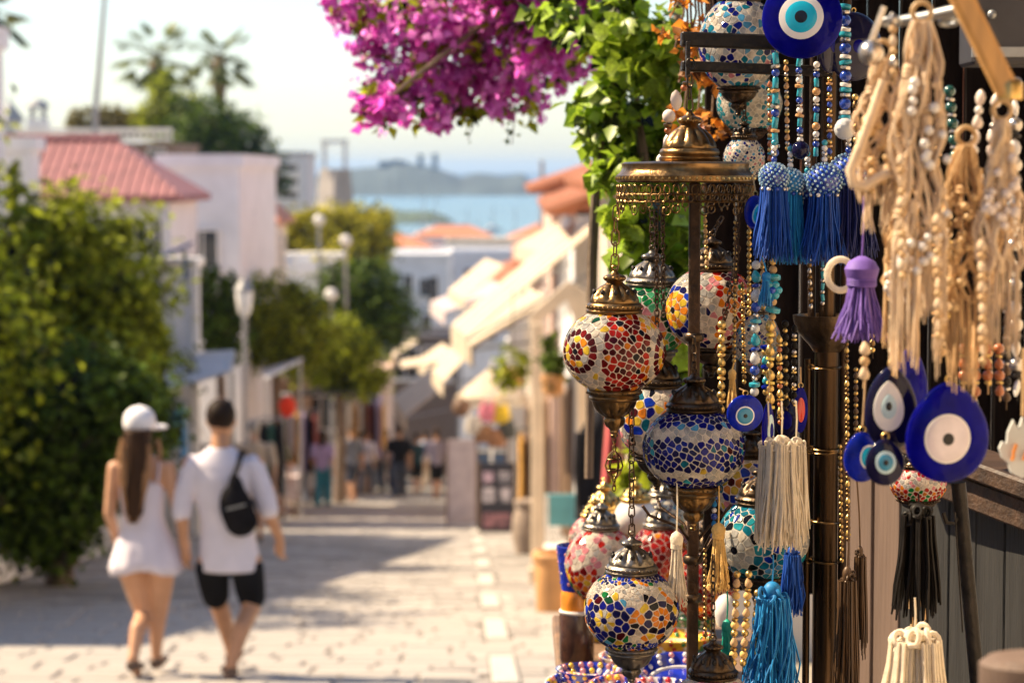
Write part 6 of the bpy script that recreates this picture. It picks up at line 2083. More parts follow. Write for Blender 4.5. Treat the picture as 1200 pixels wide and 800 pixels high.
# ------------------------------------------------------------------ tan macrame, very near and blurred
def macrame(label, px, y0, y1, wpx, d, m, cols=5, rows=4, bead=None, seed=1, topw=.15, th=.0017, fringe=True, ring=True):
    """Knotted cord hanging: bundles of cords that part and meet at square knots, loose ends and beads below."""
    s_ = px_m(d)
    t = thing("macrame_hanging", label, "macrame hanging", P(px, y0, d))
    H, W = (y1 - y0) * s_, wpx * s_
    rs = random.Random(seed)
    zf = H * (.66 if fringe else 1)
    if ring:
        q = MB(); q.torus((0, 0, .009), .009, .0026, 18, 7, (0, 1, 0)); q.build("ring", M_WOODBEAD, t)
    knots = []
    for k in range(cols):
        u = (k + .5) / cols - .5
        kz = sorted(rs.uniform(.16, .97) for _ in range(rows)) + [1.02]
        for c in range(7):
            ph, am, dy = rs.uniform(0, 6.28), rs.uniform(.45, 1.0) / cols, rs.uniform(-.012, .012)
            pts, n = [], 22
            for i in range(n + 1):
                v = i / n
                env = topw + (1 - topw) * min(1, v * 2.0) ** .8
                near = min(abs(v - z_) for z_ in kz)
                open_ = min(1, near * rows * 2.2) ** .7
                sw = math.sin(ph + v * (5 + c)) * am * (.12 + .88 * open_)
                pts.append(Vector(((u + sw) * W * env, dy * open_ + .003 * math.cos(ph + v * 9), -v * zf)))
            q = MB(); q.tube(pts, th * rs.uniform(.8, 1.25), 6); q.build("cord", m, t)
        for z_ in kz[:-1]:
            env = topw + (1 - topw) * min(1, z_ * 2.0) ** .8
            p = Vector((u * env * W, -.003, -z_ * zf))
            q = MB(); q.ell(p, (th * 3.0, th * 2.6, th * 3.2), 10, 7, Matrix.Rotation(rs.uniform(-.5, .5), 3, 'Y'))
            for w_ in (-.8, .4): q.torus(p + Vector((0, 0, th * w_ * 2)), th * 2.5, th * .9, 10, 5, (rs.uniform(-.3, .3), 0, 1))
            q.build("knot", m, t)
            for _ in range(rs.choice((0, 1, 2, 3)) if bead else 0):
                r_ = rs.uniform(.0035, .0055)
                link("bead", bead_me(bead, "ball"), t, p + Vector((rs.uniform(-.4, .4) * W / cols, -.010, -rs.uniform(.008, .045))), (0, 0, 0), (r_,) * 3)
    if fringe:
        q = MB()
        for k in range(cols * 2):
            u = ((k + .5) / cols / 2 - .5) * W
            strands(q, (u, rs.uniform(-.004, .004), -zf * rs.uniform(.9, 1)), W / cols * .14, -H * rs.uniform(.82, 1.08), W / cols * .34, 9, th * .5, rs, .35)
        tag(q.build("fringe", m, t), kind="stuff")
    return t


macrame("tan macrame hanging nearest the blue group with an open diamond top", 1034, 70, 265, 60, 2.42, M_CREAMCORD, 3, 3, M_WOODBEAD, 1)
macrame("long tan macrame hanging with two thick straps from the upper bar", 1080, 25, 430, 66, 2.38, M_CREAMCORD, 4, 5, M_BEADW, 2, topw=.3)
macrame("orange tan macrame hanging with a long knotted fringe", 1132, 170, 450, 70, 2.46, M_TANCORD, 4, 4, M_WOODBEAD, 3)
macrame("pale macrame hanging at the right with shell knots", 1174, 140, 410, 46, 2.36, M_CREAMCORD, 3, 4, M_SHELL, 4)
macrame("narrow dim macrame strip hanging behind the long tan one", 1058, 180, 440, 44, 2.62, M_TANCORD, 3, 4, M_SHELL, 5)
t = thing("macrame_loop", "cream braided loop bent round the macrame nearest the blue group", "cord loop", P(1010, 150, 2.40))
q = MB(); s_ = px_m(2.4)
q.tube([Vector((a * s_, -.006, -b * s_)) for a, b in ((24, -55), (12, -20), (-2, 20), (-14, 50), (-10, 66), (4, 68), (18, 58), (32, 52))], .0052, 9); q.build("cord", M_CREAMCORD, t)
for k, (px_, y0, y1, lab) in enumerate(((1046, 15, 100, "grey rope hanger knot at the top of the macrame group"), (1056, 180, 330, "short cream fringe strand between the first two macrame pieces"), (1098, 250, 400, "thin tan strand beside the orange tan macrame"), (1150, 280, 430, "twisted cream strand right of the orange tan macrame"))):
    bead_string(lab, [(px_, y0), (px_ + 2, y1)], 2.34, [(6, M_CREAMCORD if k else M_BEADS, "drop"), (5, M_TANCORD, "ball"), (5.5, M_CREAMCORD, "shell"), (4.5, M_WOODBEAD, "ball")], M_TANCORD, "cord strand", name="cord_strand")
bead_string("string of white shells under the diagonal wooden bar", [(1150, 105), (1140, 190), (1158, 230)], 2.5, [(7, M_SHELL, "shell"), (5, M_BEADW, "ball"), (7, M_SHELL, "drop")], M_TANCORD, "shell string", name="shell_string")
bead_string("second string of pinkish shells right of the first", [(1168, 110), (1160, 180), (1172, 220)], 2.55, [(7, M_SHELL, "drop"), (6, M_SHELL, "shell"), (4, M_BEADS, "ball")], M_TANCORD, "shell string", name="shell_string")
bead_string("string of grey metal beads at the right edge", [(1190, 90), (1188, 300), (1192, 470)], 2.7, [(9, M_BEADS, "ball"), (7, M_IRON, "disc"), (8, M_BEADW, "shell")], M_IRON)
bead_string("dark green bead string behind the shell strings", [(1112, 100), (1120, 190)], 2.8, [(7, mat("dark_green_bead", (.01, .07, .06), .2, coat=.4), "ball"), (5, M_BEADS, "disc")], M_IRON)
for k, px_ in enumerate((1128, 1142, 1156, 1170)):
    bead_string("string of amber brown beads beside the big blue drop eye, number %s from its left" % ("one", "two", "three", "four")[k], [(px_, 402), (px_ + 2, 462 + 8 * (k % 2))], 2.75, [(6.5, M_AMBER, "ball"), (4, M_GOLDB, "disc"), (6, M_AMBER, "drop")], M_TANCORD)
for k, (px_, y0, y1) in enumerate(((1014, 400, 455), (1048, 400, 440), (1104, 360, 425))):
    bead_string(("cream knotted cord above the cyan eye disc", "cream knotted cord above the white teardrop charm", "cream knotted cord above the big blue drop eye")[k], [(px_, y0), (px_ - 2, y1)], 2.6, [(7, M_CREAMCORD, "drop"), (6, M_TANCORD, "ball")], M_TANCORD, "cord strand", name="cord_strand")
t = thing("wooden_bar", "diagonal orange wooden bar blurred across the top right corner", "bar", P(1122, -12, 2.28))
b_ = P(1183, 112, 2.28) - t.location
q = MB(); an = math.atan2(b_.x, -b_.z); q.box(b_ / 2, (.021, .020, b_.length), Matrix.Rotation(-an, 3, 'Y'), bev=.004); q.build("shaft", mat("orange_wood", (.56, .29, .09), .45, var=.2, scale=20, stretch=(4, 4, .5)), t, smooth=False)
q = MB(); q.lathe([(.012, -.004), (.0125, .010), (.010, .014)], 16, c=b_); q.build("ferrule", M_BRASS, t)
t = thing("hanging_rail", "grey metal rail with hooks that carries the tan macrame", "rail", P(1085, 20, 2.44))
q = MB(); q.tube([P(1040, 28, 2.46) - t.location, P(1085, 20, 2.44) - t.location, P(1120, 12, 2.42) - t.location], .0055, 10); q.build("rod", M_STEEL, t)
for px_ in (1044, 1080, 1112):
    q = MB(); a = P(px_, 26, 2.44) - t.location; q.torus(a, .009, .0026, 14, 6, (0, .3, 1)); q.build("hook", M_STEEL, t)
t = thing("metal_ball", "shiny silver ball bead at the left end of the macrame rail", "bead", P(1021, 62, 2.4))
q = MB(); q.ell((0, 0, 0), .0125, 20, 14); q.build("ball", M_BEADS, t); q = MB(); q.tube([(0, 0, .012), (.012, 0, .045)], .003, 7); q.build("hook", M_BEADS, t)

for k, (px_, y0, y1, d, sq, lab) in enumerate((
        (878, 262, 372, 3.56, [(2.6, M_BRASS, "ball"), (3.4, M_GOLDB, "drop")], "fine gold bead string left of the painted drops, upper of two"),
        (870, 330, 452, 3.58, [(3, M_BRONZE, "drop"), (2.6, M_GOLDB, "ball"), (3, M_BRASS, "disc")], "bronze bead string passing behind the small blue evil eye"),
        (893, 300, 372, 3.50, [(4, M_TANCORD, "drop"), (3, M_GOLDB, "ball")], "short tan bead string between the two painted strings"),
        (913, 392, 500, 3.46, [(4.4, M_GOLDB, "drop"), (4, M_BRASS, "disc"), (3.4, M_AMBER, "ball")], "amber and brass bead string in the middle of the gold cluster"),
        (896, 404, 470, 3.52, [(5, M_EYER, "disc"), (4, M_GOLDB, "ball"), (4.4, M_TURQ, "drop")], "blue and gold bead string just right of the blue evil eye"),
        (948, 300, 366, 3.56, [(3, M_BEADS, "drop"), (3.2, M_BRONZE, "ball")], "silver bead string hanging above the display bowl"),
        (964, 305, 364, 3.52, [(3, M_TURQ, "tube"), (2.6, M_BEADS, "ball")], "turquoise bead string hanging above the display bowl"),
        (1002, 110, 200, 3.30, [(4, M_GOLDB, "ball"), (4.4, M_BRONZE, "drop"), (3, M_AMBER, "ball")], "bronze bead string between navy discs and macrame"),
        (1020, 330, 420, 3.2, [(4, M_BRONZE, "drop"), (3.4, M_GOLDB, "ball")], "bronze bead string under the purple tassel"),
        (826, 250, 318, 3.60, [(2.4, M_GOLDB, "ball"), (3, M_TANCORD, "drop")], "thin gold bead string right of the iron post's top"),
        (902, 95, 190, 3.50, [(3.4, M_AMBER, "drop"), (3, M_GOLDB, "ball"), (3, M_TURQ, "disc")], "amber bead string at the far left behind the blue strings"),
        (972, 90, 190, 3.50, [(3.2, M_BRASS, "ball"), (3.6, M_BEADT, "disc"), (3.4, M_BEADB, "drop")], "brass and blue bead string right of the thin turquoise one"),
        (826, 640, 748, 3.48, [(3, M_BRONZE, "drop"), (2.6, M_BRASS, "ball")], "bronze bead string right of the iron post's foot"),
        (984, 520, 660, 3.54, [(2.8, M_BRASS, "ball"), (3.2, M_BRONZE, "drop")], "brass bead string clinging to the display pipe's right side"))):
    bead_string(lab, [(px_, y0), (px_ + rnd.uniform(-3, 3), y1)], d, sq)
tassel("small sky blue tassel below the painted drops, left of the white bunch", 898, 318, 358, 18, 3.42, M_AZURECORD, .25, 60, (892, 300), th=.0010)
tassel("small bronze tassel among the gold bead strings", 858, 432, 478, 16, 3.50, M_GOLDCORD, .25, 50, (860, 420), th=.0010)
t = thing("flower_bead", "blue flower bead on the tan twisted string", "bead", P(905, 340, 3.42))
for k in range(6):
    a = k * math.pi / 3; q = MB(); q.ell((math.cos(a) * .0085, 0, math.sin(a) * .0085), (.006, .0035, .006), 10, 7); q.build("petal", M_TURQ, t)
q = MB(); q.ell((0, -.002, 0), (.005, .004, .005), 10, 7); q.build("centre", M_BEADB, t)

for k, (px_, y0, y1, d, sq, lab) in enumerate((
        (1048, 210, 400, 2.75, [(5, M_BRONZE, "ball"), (6, M_TANCORD, "drop"), (4, M_IRON, "disc")], "bronze and tan bead string behind the nearest macrame piece"),
        (1064, 100, 390, 2.80, [(4.5, M_IRON, "ball"), (5, M_BROWNCORD, "drop")], "dark brown bead string behind the long tan macrame"),
        (1099, 130, 420, 2.82, [(5, M_TANCORD, "shell"), (4, M_BRONZE, "ball"), (5, M_BEADT, "disc")], "tan shell and topaz string between the two middle macrame pieces"),
        (1112, 215, 380, 2.72, [(4.5, M_GOLDB, "ball"), (5, M_CREAMCORD, "drop")], "gold and cream bead string left of the orange tan fringe"),
        (1160, 240, 455, 2.78, [(5, M_BEADT, "ball"), (4, M_GOLDB, "drop"), (4.5, M_BRONZE, "disc")], "topaz bead string between the orange tan fringe and the shells"),
        (1181, 290, 480, 2.80, [(6, M_IRON, "ball"), (5, M_BEADS, "disc"), (5.5, M_BROWNCORD, "drop")], "black and silver bead string beside the right edge"),
        (1144, 380, 490, 2.84, [(6, M_IRON, "ball"), (5, M_EYEN, "drop")], "black and navy bead string above the wooden beam"),
        (1024, 455, 560, 3.3, [(3, M_BRONZE, "ball"), (3.4, M_GOLDB, "disc")], "fine bronze bead string below the eye charm cluster's left side"),
        (1003, 430, 560, 3.45, [(2.8, M_BRASS, "ball"), (3.4, M_BROWNCORD, "drop")], "brass and brown bead string in front of the beige boards"))):
    bead_string(lab, [(px_, y0), (px_ + rnd.uniform(-4, 4), y1)], d, sq, M_BROWNCORD)
tassel("second bronze tassel hanging close beside the knotted brown one", 1008, 640, 770, 22, 3.56, M_BROWNCORD, .16, 40, (1004, 560), th=.0014, knot=True)


# ------------------------------------------------------------------ behind the stall: door, dark hoarding, beam
M_DARKPLANK = mat("dark_plank", (.011, .007, .006), .9, spec=.1, var=.5, scale=6, stretch=(8, 8, .6), bump=.3)  # brown planks blackened: the colour stands in for the shaded depth behind
M_DARKBEAM = mat("dark_beam", (.045, .022, .011), .6, var=.4, scale=6, stretch=(.6, 6, 6), bump=.3)
M_BEIGEPLANK = mat("beige_plank", (.125, .082, .062), .7, var=.10, scale=5, stretch=(8, 8, .5), bump=.2)
M_GREYPLANK = mat("grey_plank", (.014, .0135, .0135), .65, var=.22, scale=6, stretch=(8, 8, .5), bump=.3)
DA, DB = 4.30, 3.72
def dpx(px): return DA + (DB - DA) * (px - 985) / (1230 - 985)
t = thing("shop_door", "plank shop door, beige boards at its left and dark grey boards at its right", "door", P(985, 560, DA))
edges = [978, 1002, 1029, 1031, 1062, 1090, 1120, 1152, 1186, 1225]
for k in range(len(edges) - 1):
    a, b = edges[k], edges[k + 1]
    if b - a < 4: continue
    da, db = dpx(a), dpx(b)
    p0, p1 = P(a, 545, da), P(b, 545, db)
    zb = P(a, 900, da).z
    q = MB(); c = (p0 + p1) / 2; w_ = (p1 - p0).length
    q.box(Vector((c.x, c.y + .004 * (k % 2), (p0.z + zb) / 2)) - t.location, (w_ - .003, .022, p0.z - zb), Matrix.Rotation(math.atan2(p1.y - p0.y, p1.x - p0.x), 3, 'Z'), bev=.002)
    q.build("plank", M_BEIGEPLANK if k < 4 else M_GREYPLANK, t, smooth=False)
t = thing("wooden_beam", "dark brown wooden beam sloping across the top of the grey door", "beam", P(1140, 585, 3.9))
a, b = P(1064, 545, 4.02), P(1240, 612, 3.66)
d_ = b - a
q = MB(); rot = Matrix.Rotation(math.atan2(d_.y, d_.x), 3, 'Z') @ Matrix.Rotation(math.atan2(-d_.z, math.hypot(d_.x, d_.y)), 3, 'Y')
q.box((a + b) / 2 - t.location, (d_.length, .05, .05), rot, bev=.004); q.build("board", M_DARKBEAM, t, smooth=False)
q = MB(); q.box((a + b) / 2 - t.location + Vector((0, -.012, .046)), (d_.length, .09, .03), rot, bev=.004); q.build("ledge", M_DARKBEAM, t, smooth=False)
t = thing("hoarding", "plank hoarding coloured near black for the shaded depth behind the hanging charms", "wall panel", P(1040, 250, 4.5))
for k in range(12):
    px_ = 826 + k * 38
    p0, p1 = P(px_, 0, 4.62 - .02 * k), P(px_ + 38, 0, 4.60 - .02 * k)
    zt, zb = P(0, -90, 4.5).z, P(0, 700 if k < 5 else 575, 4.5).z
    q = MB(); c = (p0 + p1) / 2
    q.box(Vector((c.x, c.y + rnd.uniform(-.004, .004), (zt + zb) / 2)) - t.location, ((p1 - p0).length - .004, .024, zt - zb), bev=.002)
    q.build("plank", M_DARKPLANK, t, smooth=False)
t = thing("dark_box", "dark grey metal box behind the diagonal wooden bar in the top corner", "box", P(1172, 30, 3.0))
q = MB(); q.box((0, 0, .0), (.085, .09, .10), bev=.004); q.build("body", mat("charcoal_metal", (.05, .048, .055), .4, .5, var=.2), t, smooth=False)
q = MB(); q.box((0, -.047, -.035), (.087, .006, .012)); q.build("lip", M_STEEL, t, smooth=False)
q = MB(); q.ell((-.02, -.05, .01), (.006, .006, .006), 8, 6); q.build("knob", M_STEEL, t)
t = thing("iron_stand", "slim black iron stand leaning in front of the grey door", "stand", P(1140, 700, 3.35))
a, b, c = P(1123, 565, 3.36), P(1136, 700, 3.36), P(1150, 850, 3.36)
q = MB(); q.tube([a - t.location, b - t.location, c - t.location], .0105, 12); q.build("post", M_IRON, t)
q = MB(); a2 = P(1125, 600, 3.36) - t.location; q.tube([a2, a2 + Vector((-.010, -.01, -.014)), a2 + Vector((-.022, -.015, -.012)), a2 + Vector((-.026, -.015, .002))], .0032, 8); q.build("hook", M_IRON, t)
q = MB(); q.tube([P(1119, 600, 3.34) - t.location, P(1128, 740, 3.34) - t.location], .0012, 6); q.build("wire", M_IRON, t)
t = thing("wooden_ledge", "blurred tan wooden ledge in the bottom right corner", "ledge", P(1190, 790, 2.1))
q = MB(); q.lathe([(.055, -.05), (.060, -.03), (.060, -.006), (.052, 0)], 30, c=(.028, 0, .016), sq=(1, .7)); q.build("rim", M_BEIGEPLANK, t)
q = MB(); q.lathe([(.048, -.12), (.050, -.05)], 30, c=(.028, 0, .016), sq=(1, .7)); q.build("body", M_WOOD, t)

# ------------------------------------------------------------------ ware table behind the lanterns
t = thing("ware_table", "low display table crowded with painted ceramics under the lanterns", "table", P(745, 760, 4.55))
zt = P(0, 770, 4.6).z
x0, x1, y0, y1 = P(655, 0, 4.4).x, P(905, 0, 4.6).x, 4.12, 5.05
q = MB(); q.box(Vector(((x0 + x1) / 2, (y0 + y1) / 2, zt - .015)) - t.location, (x1 - x0, y1 - y0, .03), bev=.004); q.build("table_top", M_WOOD, t, smooth=False)
for xx in (x0 + .04, x1 - .04):
    for yq_ in (y0 + .04, y1 - .04):
        g_ = ground(yq_); q = MB(); q.box(Vector((xx, yq_, (zt - .03 + g_) / 2)) - t.location, (.045, .045, zt - .03 - g_)); q.build("leg", M_WOOD, t, smooth=False)
t2 = t
M_PORC = mat("painted_porcelain", (.74, .70, .66), .15, var=.06, scale=30, coat=.4)
M_COB = mat("cobalt_glaze", (.012, .025, .32), .15, var=.35, scale=40, coat=.4)
M_YEL = mat("yellow_glaze", (.80, .50, .04), .18, var=.2, scale=40, coat=.4)
M_REDG = mat("red_glaze", (.55, .02, .02), .15, var=.25, scale=40, coat=.4, trans=.1)
M_PINKG = mat("pink_glaze", (.72, .30, .30), .2, var=.25, scale=40, coat=.4)
M_ORG = mat("orange_glaze2", (.75, .25, .02), .18, var=.25, scale=40, coat=.4)
M_GREENG = mat("green_glaze", (.03, .22, .08), .2, var=.3, scale=40, coat=.4)
M_BRNG = mat("brown_glaze", (.06, .025, .015), .2, var=.3, scale=40, coat=.4)


def dots(parent, prof, c, rows, mats, n, r, seed):
    """Raised painted petals and dots around a turned pot."""
    rs = random.Random(seed)
    grp = {}
    for z, rr_ in rows:
        for k in range(n):
            a = 2 * math.pi * (k + rs.random() * .3) / n
            m = mats[(k + rs.randrange(2)) % len(mats)]
            grp.setdefault(m.name, (m, MB()))[1].ell((c[0] + math.cos(a) * (rr_ - r * .82), c[1] + math.sin(a) * (rr_ - r * .82), c[2] + z), (r, r, r * 1.15), 8, 6)
    for m, q in grp.values():
        tag(q.build("painted_dots", m, parent), kind="stuff")


def pot(label, px, py_base, d, prof, m, drows=(), dm=(), n=12, r=.006, cat="ceramic", name="ceramic_bowl", rim=None, seed=1, tilt=0, lid=None):
    t = thing(name, label, cat, P(px, py_base, d), rot=(tilt, 0, 0))
    q = MB(); q.lathe(prof, 30); q.build("body", m, t)
    if rim: 
        q = MB(); q.torus((0, 0, prof[-1][1]), prof[-1][0], .004, 30, 6); q.build("rim", rim, t)
    if drows: dots(t, prof, (0, 0, 0), drows, dm, n, r, seed)
    if lid: lid(t)
    return t


def on_table(px, d):
    """photo row at which something at depth d stands on the table top"""
    return 203 + (-(zt)) / d * FPX if False else None


def yt(d):
    w = Vector((0, d, zt))
    f = Vector((0, math.cos(PITCH), -math.sin(PITCH))); u = Vector((0, math.sin(PITCH), math.cos(PITCH)))
    return 400 - FPX * w.dot(u) / w.dot(f)


S5 = px_m(4.8)
pot("tall glass vase, blue and white above, orange in the middle and dark below", 676, yt(4.55), 4.55,
    [(.030, 0), (.033, .01), (.034, .09), (.031, .10)], M_BRNG, rim=M_PORC, cat="vase", name="vase")
tv = [o for o in bpy.data.objects if o.name.startswith("vase")][0]
q = MB(); q.lathe([(.031, .101), (.032, .13), (.030, .14)], 28); q.build("orange_band", M_ORG, tv)
q = MB(); q.lathe([(.030, .141), (.036, .19), (.040, .225), (.037, .226), (.03, .2)], 28); q.build("cup", M_COB, tv)
dots(tv, None, (0, 0, 0), ((.155, .032), (.175, .034), (.195, .037), (.212, .039)), (M_PORC, M_PINKG, M_COB), 14, .005, 4)


def table_lamp(label, px, d, r_px, rz_px, col, capm, patf, cap=True, step=.22, lift=0.0, py=None):
    s_ = px_m(d)
    yb = yt(d) if py is None else py + rz_px
    return lantern(label, px, yb - rz_px - lift - 8, d, r_px, rz_px, r_px * .5, r_px * .75, 8, patf, capm, step=step)


table_lamp("pink and red mosaic table lamp with pewter cap at the left of the table", 704, 4.50, 42, 46, None, M_PEWTER, pat_pink, py=668)
table_lamp("scarlet mosaic table lamp with pewter cap behind the white lantern", 774, 4.75, 40, 48, None, M_PEWTER, pat_scarlet, py=668)
table_lamp("red mosaic table lamp standing at the right end of the table", 824, 4.70, 40, 44, None, M_DBRONZE, pat_scarlet, py=690)
table_lamp("coral mosaic lamp behind the pink one under the golden cap", 696, 4.95, 30, 30, None, M_BRASS, pat_pink, py=640)
lantern("golden metal lantern shade at the back of the table beside the black coat", 708, 618, 5.1, 30, 20, 22, 40, 14, lambda rs, zc: [], M_BRASS, grout=M_ORG)
lantern("cream and gold lantern top at the back of the table under the two chains", 745, 606, 5.05, 26, 24, 17, 24, 14, lambda rs, zc: [], M_BRASS, grout=M_PORC)
lantern("pale blue glass lantern top at the back right of the table", 777, 600, 5.1, 28, 22, 17, 24, 14, pat_bluewhite, M_PEWTER, step=.25)
bowl_prof = lambda R_, H_: [(R_ * .35, 0), (R_ * .45, .004), (R_ * .8, H_ * .5), (R_, H_), (R_ * .95, H_), (R_ * .7, H_ * .5)]
bw = [("cobalt flowered bowl in front of the white lantern's cup", 690, 4.28, .060, .045, M_COB, (M_PORC, M_YEL, M_PINKG)),
      ("white bowl with blue and pink dots left on the table front", 668, 4.22, .045, .035, M_PORC, (M_COB, M_PINKG, M_YEL)),
      ("yellow rimmed flowered dish beside the white lantern's cup", 790, 4.62, .075, .04, M_YEL, (M_PORC, M_REDG, M_GREENG)),
      ("wide cobalt dish with white petals at the table front", 800, 4.30, .085, .04, M_COB, (M_PORC, M_PORC, M_PINKG)),
      ("white dish with coral flowers in the middle of the table", 745, 4.45, .07, .035, M_PORC, (M_PINKG, M_COB, M_YEL)),
      ("pink flowered bowl at the very front edge of the table", 722, 4.17, .05, .04, M_PINKG, (M_PORC, M_COB, M_YEL)),
      ("pale flowered bowl at the front right of the table", 772, 4.18, .052, .04, M_PORC, (M_PINKG, M_REDG, M_COB)),
      ("green glazed bowl behind the yellow rimmed dish", 812, 4.86, .06, .05, M_GREENG, (M_YEL, M_PORC))]
for k, (lab, px_, d, R_, H_, m, dm) in enumerate(bw):
    pot(lab, px_, yt(d), d, bowl_prof(R_, H_), m, ((H_ * .42, R_ * .76), (H_ * .68, R_ * .88), (H_ * .9, R_ * .97)), dm, 18, .0055, rim=M_PORC if m is not M_PORC else M_COB, seed=k, tilt=rad(12) * (k % 2))
pot("tiny yellow and orange ceramic house at the table's left front corner", 662, yt(4.16) + 4, 4.16, [(.03, 0), (.03, .02), (.018, .03), (.012, .045), (.004, .05)], M_YEL, ((.022, .026),), (M_ORG, M_PORC), 8, .006, name="ceramic_ornament")
pot("small white dotted ceramic owl shape behind the gold bead ropes", 850, yt(4.5) - 50, 4.5, [(.016, 0), (.024, .02), (.022, .04), (.012, .055), (.003, .06)], M_PORC, ((.03, .022),), (M_EYEK,), 5, .003, name="ceramic_ornament")
pot("dark amber jar at the left rear corner of the table", 690, yt(4.8), 4.8, [(.045, 0), (.055, .03), (.05, .08), (.03, .1)], M_YEL, name="jar", cat="jar")
t = thing("potted_plant", "bright green potted bush in the sun behind the ware table", "plant", (xpx(772, 6.4), 6.4, ground(6.4)))
c = P(770, 562, 6.4) - t.location
p, di, nr, sz = leaf_cloud(RS, [(tuple(c), (.085, .09, .12)), (tuple(c + Vector((-.04, 0, -.08))), (.08, .08, .08))], 700, 12, .045); link("foliage", leaf_mesh("foliage", p, di, nr, sz, M_LEAF), t)
q = MB(); q.lathe([(.09, 0), (.12, .5), (.13, c.z - .15), (.14, c.z - .13)], 20); q.build("pot", M_TERRAPOT, t)

# ------------------------------------------------------------------ the green vine and the bougainvillea
M_VINE = mat("vine_leaf", (.09, .18, .012), .35, var=.6, scale=14, trans=.55, col2=(.34, .46, .035))
M_VINED = mat("vine_leaf_joined", (.05, .12, .012), .4, var=.6, scale=14, trans=.5, island=.8, col2=(.26, .38, .03))
M_BRACT = mat("bougainvillea_bract", (.90, .015, .60), .5, var=.15, scale=20, trans=.7, col2=(.98, .22, .80))
M_BRACTJ = mat("bougainvillea_bract_joined", (.80, .012, .54), .5, var=.3, scale=20, trans=.7, island=.8, col2=(.98, .26, .82))
M_DRYFL = mat("dry_orange_flower", (.24, .075, .012), .6, var=.5, scale=10, trans=.35, island=.8, col2=(.62, .24, .03))


def single_leaf(m, asp=.85):
    out = []
    for k in range(4):
        q = MB()
        n = 5
        pts = []
        bend = .10 + .08 * k
        for i in range(n + 1):
            v = i / n
            w_ = math.sin(math.pi * min(1, v * 1.02) ** .75) * .5 * asp * (1 + .12 * math.sin(k + i * 2.1))
            zc = -bend * v * v
            pts.append((v, w_, zc))
        vs, fs = [], []
        for v, w_, z in pts: vs += [(v, -w_, z + w_ * .22), (v, 0, z), (v, w_, z + w_ * .22)]
        for i in range(n):
            a = i * 3
            fs += [(a, a + 1, a + 4, a + 3), (a + 1, a + 2, a + 5, a + 4)]
        q.add(vs, fs)
        out.append(q.mesh("leaf", m))
    return out


VL = single_leaf(M_VINE)
t = thing("climbing_vine", "bright green climbing vine hanging beside the bronze lanterns", "vine", P(745, 110, 5.2))
vb = [(742, 60, 52, 62), (712, 130, 34, 52), (752, 160, 52, 60), (790, 90, 42, 60), (720, 30, 34, 36), (782, 200, 48, 70), (730, 230, 24, 60), (800, 280, 46, 60), (655, 12, 30, 20), (792, 350, 40, 60), (752, 300, 34, 50), (800, 430, 34, 50)]
sv = px_m(5.2)
blv = [(tuple(P(a, b, 5.2) - t.location + Vector((0, .12 * (k % 3), 0))), (c_ * sv, .12, e_ * sv)) for k, (a, b, c_, e_) in enumerate(vb)]
p, di, nr, sz = leaf_cloud(RS, blv, 3400, 9, .042, droop=.8, shell=.35)
order = np.argsort(p[:, 1])
front = order[:270]; restv = order[270:]
for i in front:
    x_ = Vector(di[i]); z_ = Vector(nr[i]); y_ = z_.cross(x_)
    mtx = Matrix((x_, y_, z_)).transposed()
    link("leaf", VL[int(i) % 4], t, Vector(p[i]), mtx.to_euler(), (sz[i],) * 3)
tag(link("foliage", leaf_mesh("foliage", p[restv], di[restv], nr[restv], sz[restv], M_VINED, asp=.85), t), kind="stuff")
for k, (pts) in enumerate((((690, 560), (694, 300), (700, 180), (735, 60), (760, -40)), ((760, 330), (756, 200), (740, 90), (720, -30)), ((810, 330), (795, 200), (790, 60), (800, -40)))):
    q = MB(); q.tube([P(a, b, 5.35) - t.location for a, b in pts], [.010, .012, .010, .008, .006][:len(pts)], 7); q.build("stem", M_BARK, t)
t = thing("dried_flowers", "bunch of orange dried flowers above the black bracket end", "flowers", P(830, 40, 4.4))
p, di, nr, sz = leaf_cloud(RS, [(tuple(P(815, 22, 4.4) - t.location), (.055, .06, .05)), (tuple(P(838, 70, 4.4) - t.location), (.045, .05, .08)), (tuple(P(800, 60, 4.4) - t.location), (.02, .03, .04)), (tuple(P(822, 150, 4.45) - t.location), (.05, .05, .09)), (tuple(P(782, 128, 4.3) - t.location), (.012, .02, .05))], 330, 10, .026)
tag(link("flower_heads", leaf_mesh("flower_heads", p, di, nr, sz, M_DRYFL), t), kind="stuff")
q = MB()
for k in range(14):
    a = P(800 + 4 * k, -30, 4.45) - t.location; b = P(790 + 5.5 * k, 60 + (k * 37) % 110, 4.45) - t.location
    q.tube([a, (a + b) / 2 + Vector((.01, 0, 0)), b], .0022, 5)
tag(q.build("stems", M_BARK, t), kind="stuff")
bead_string("string of tan shells and amber beads hanging left of the bronze dome", [(806, 96), (792, 118), (783, 138), (781, 185), (764, 195)], 3.75, [(5, M_BRONZE, "disc"), (4, M_AMBER, "ball"), (9, M_SHELL, "shell"), (8, M_SHELL, "ball")], M_BRONZE)

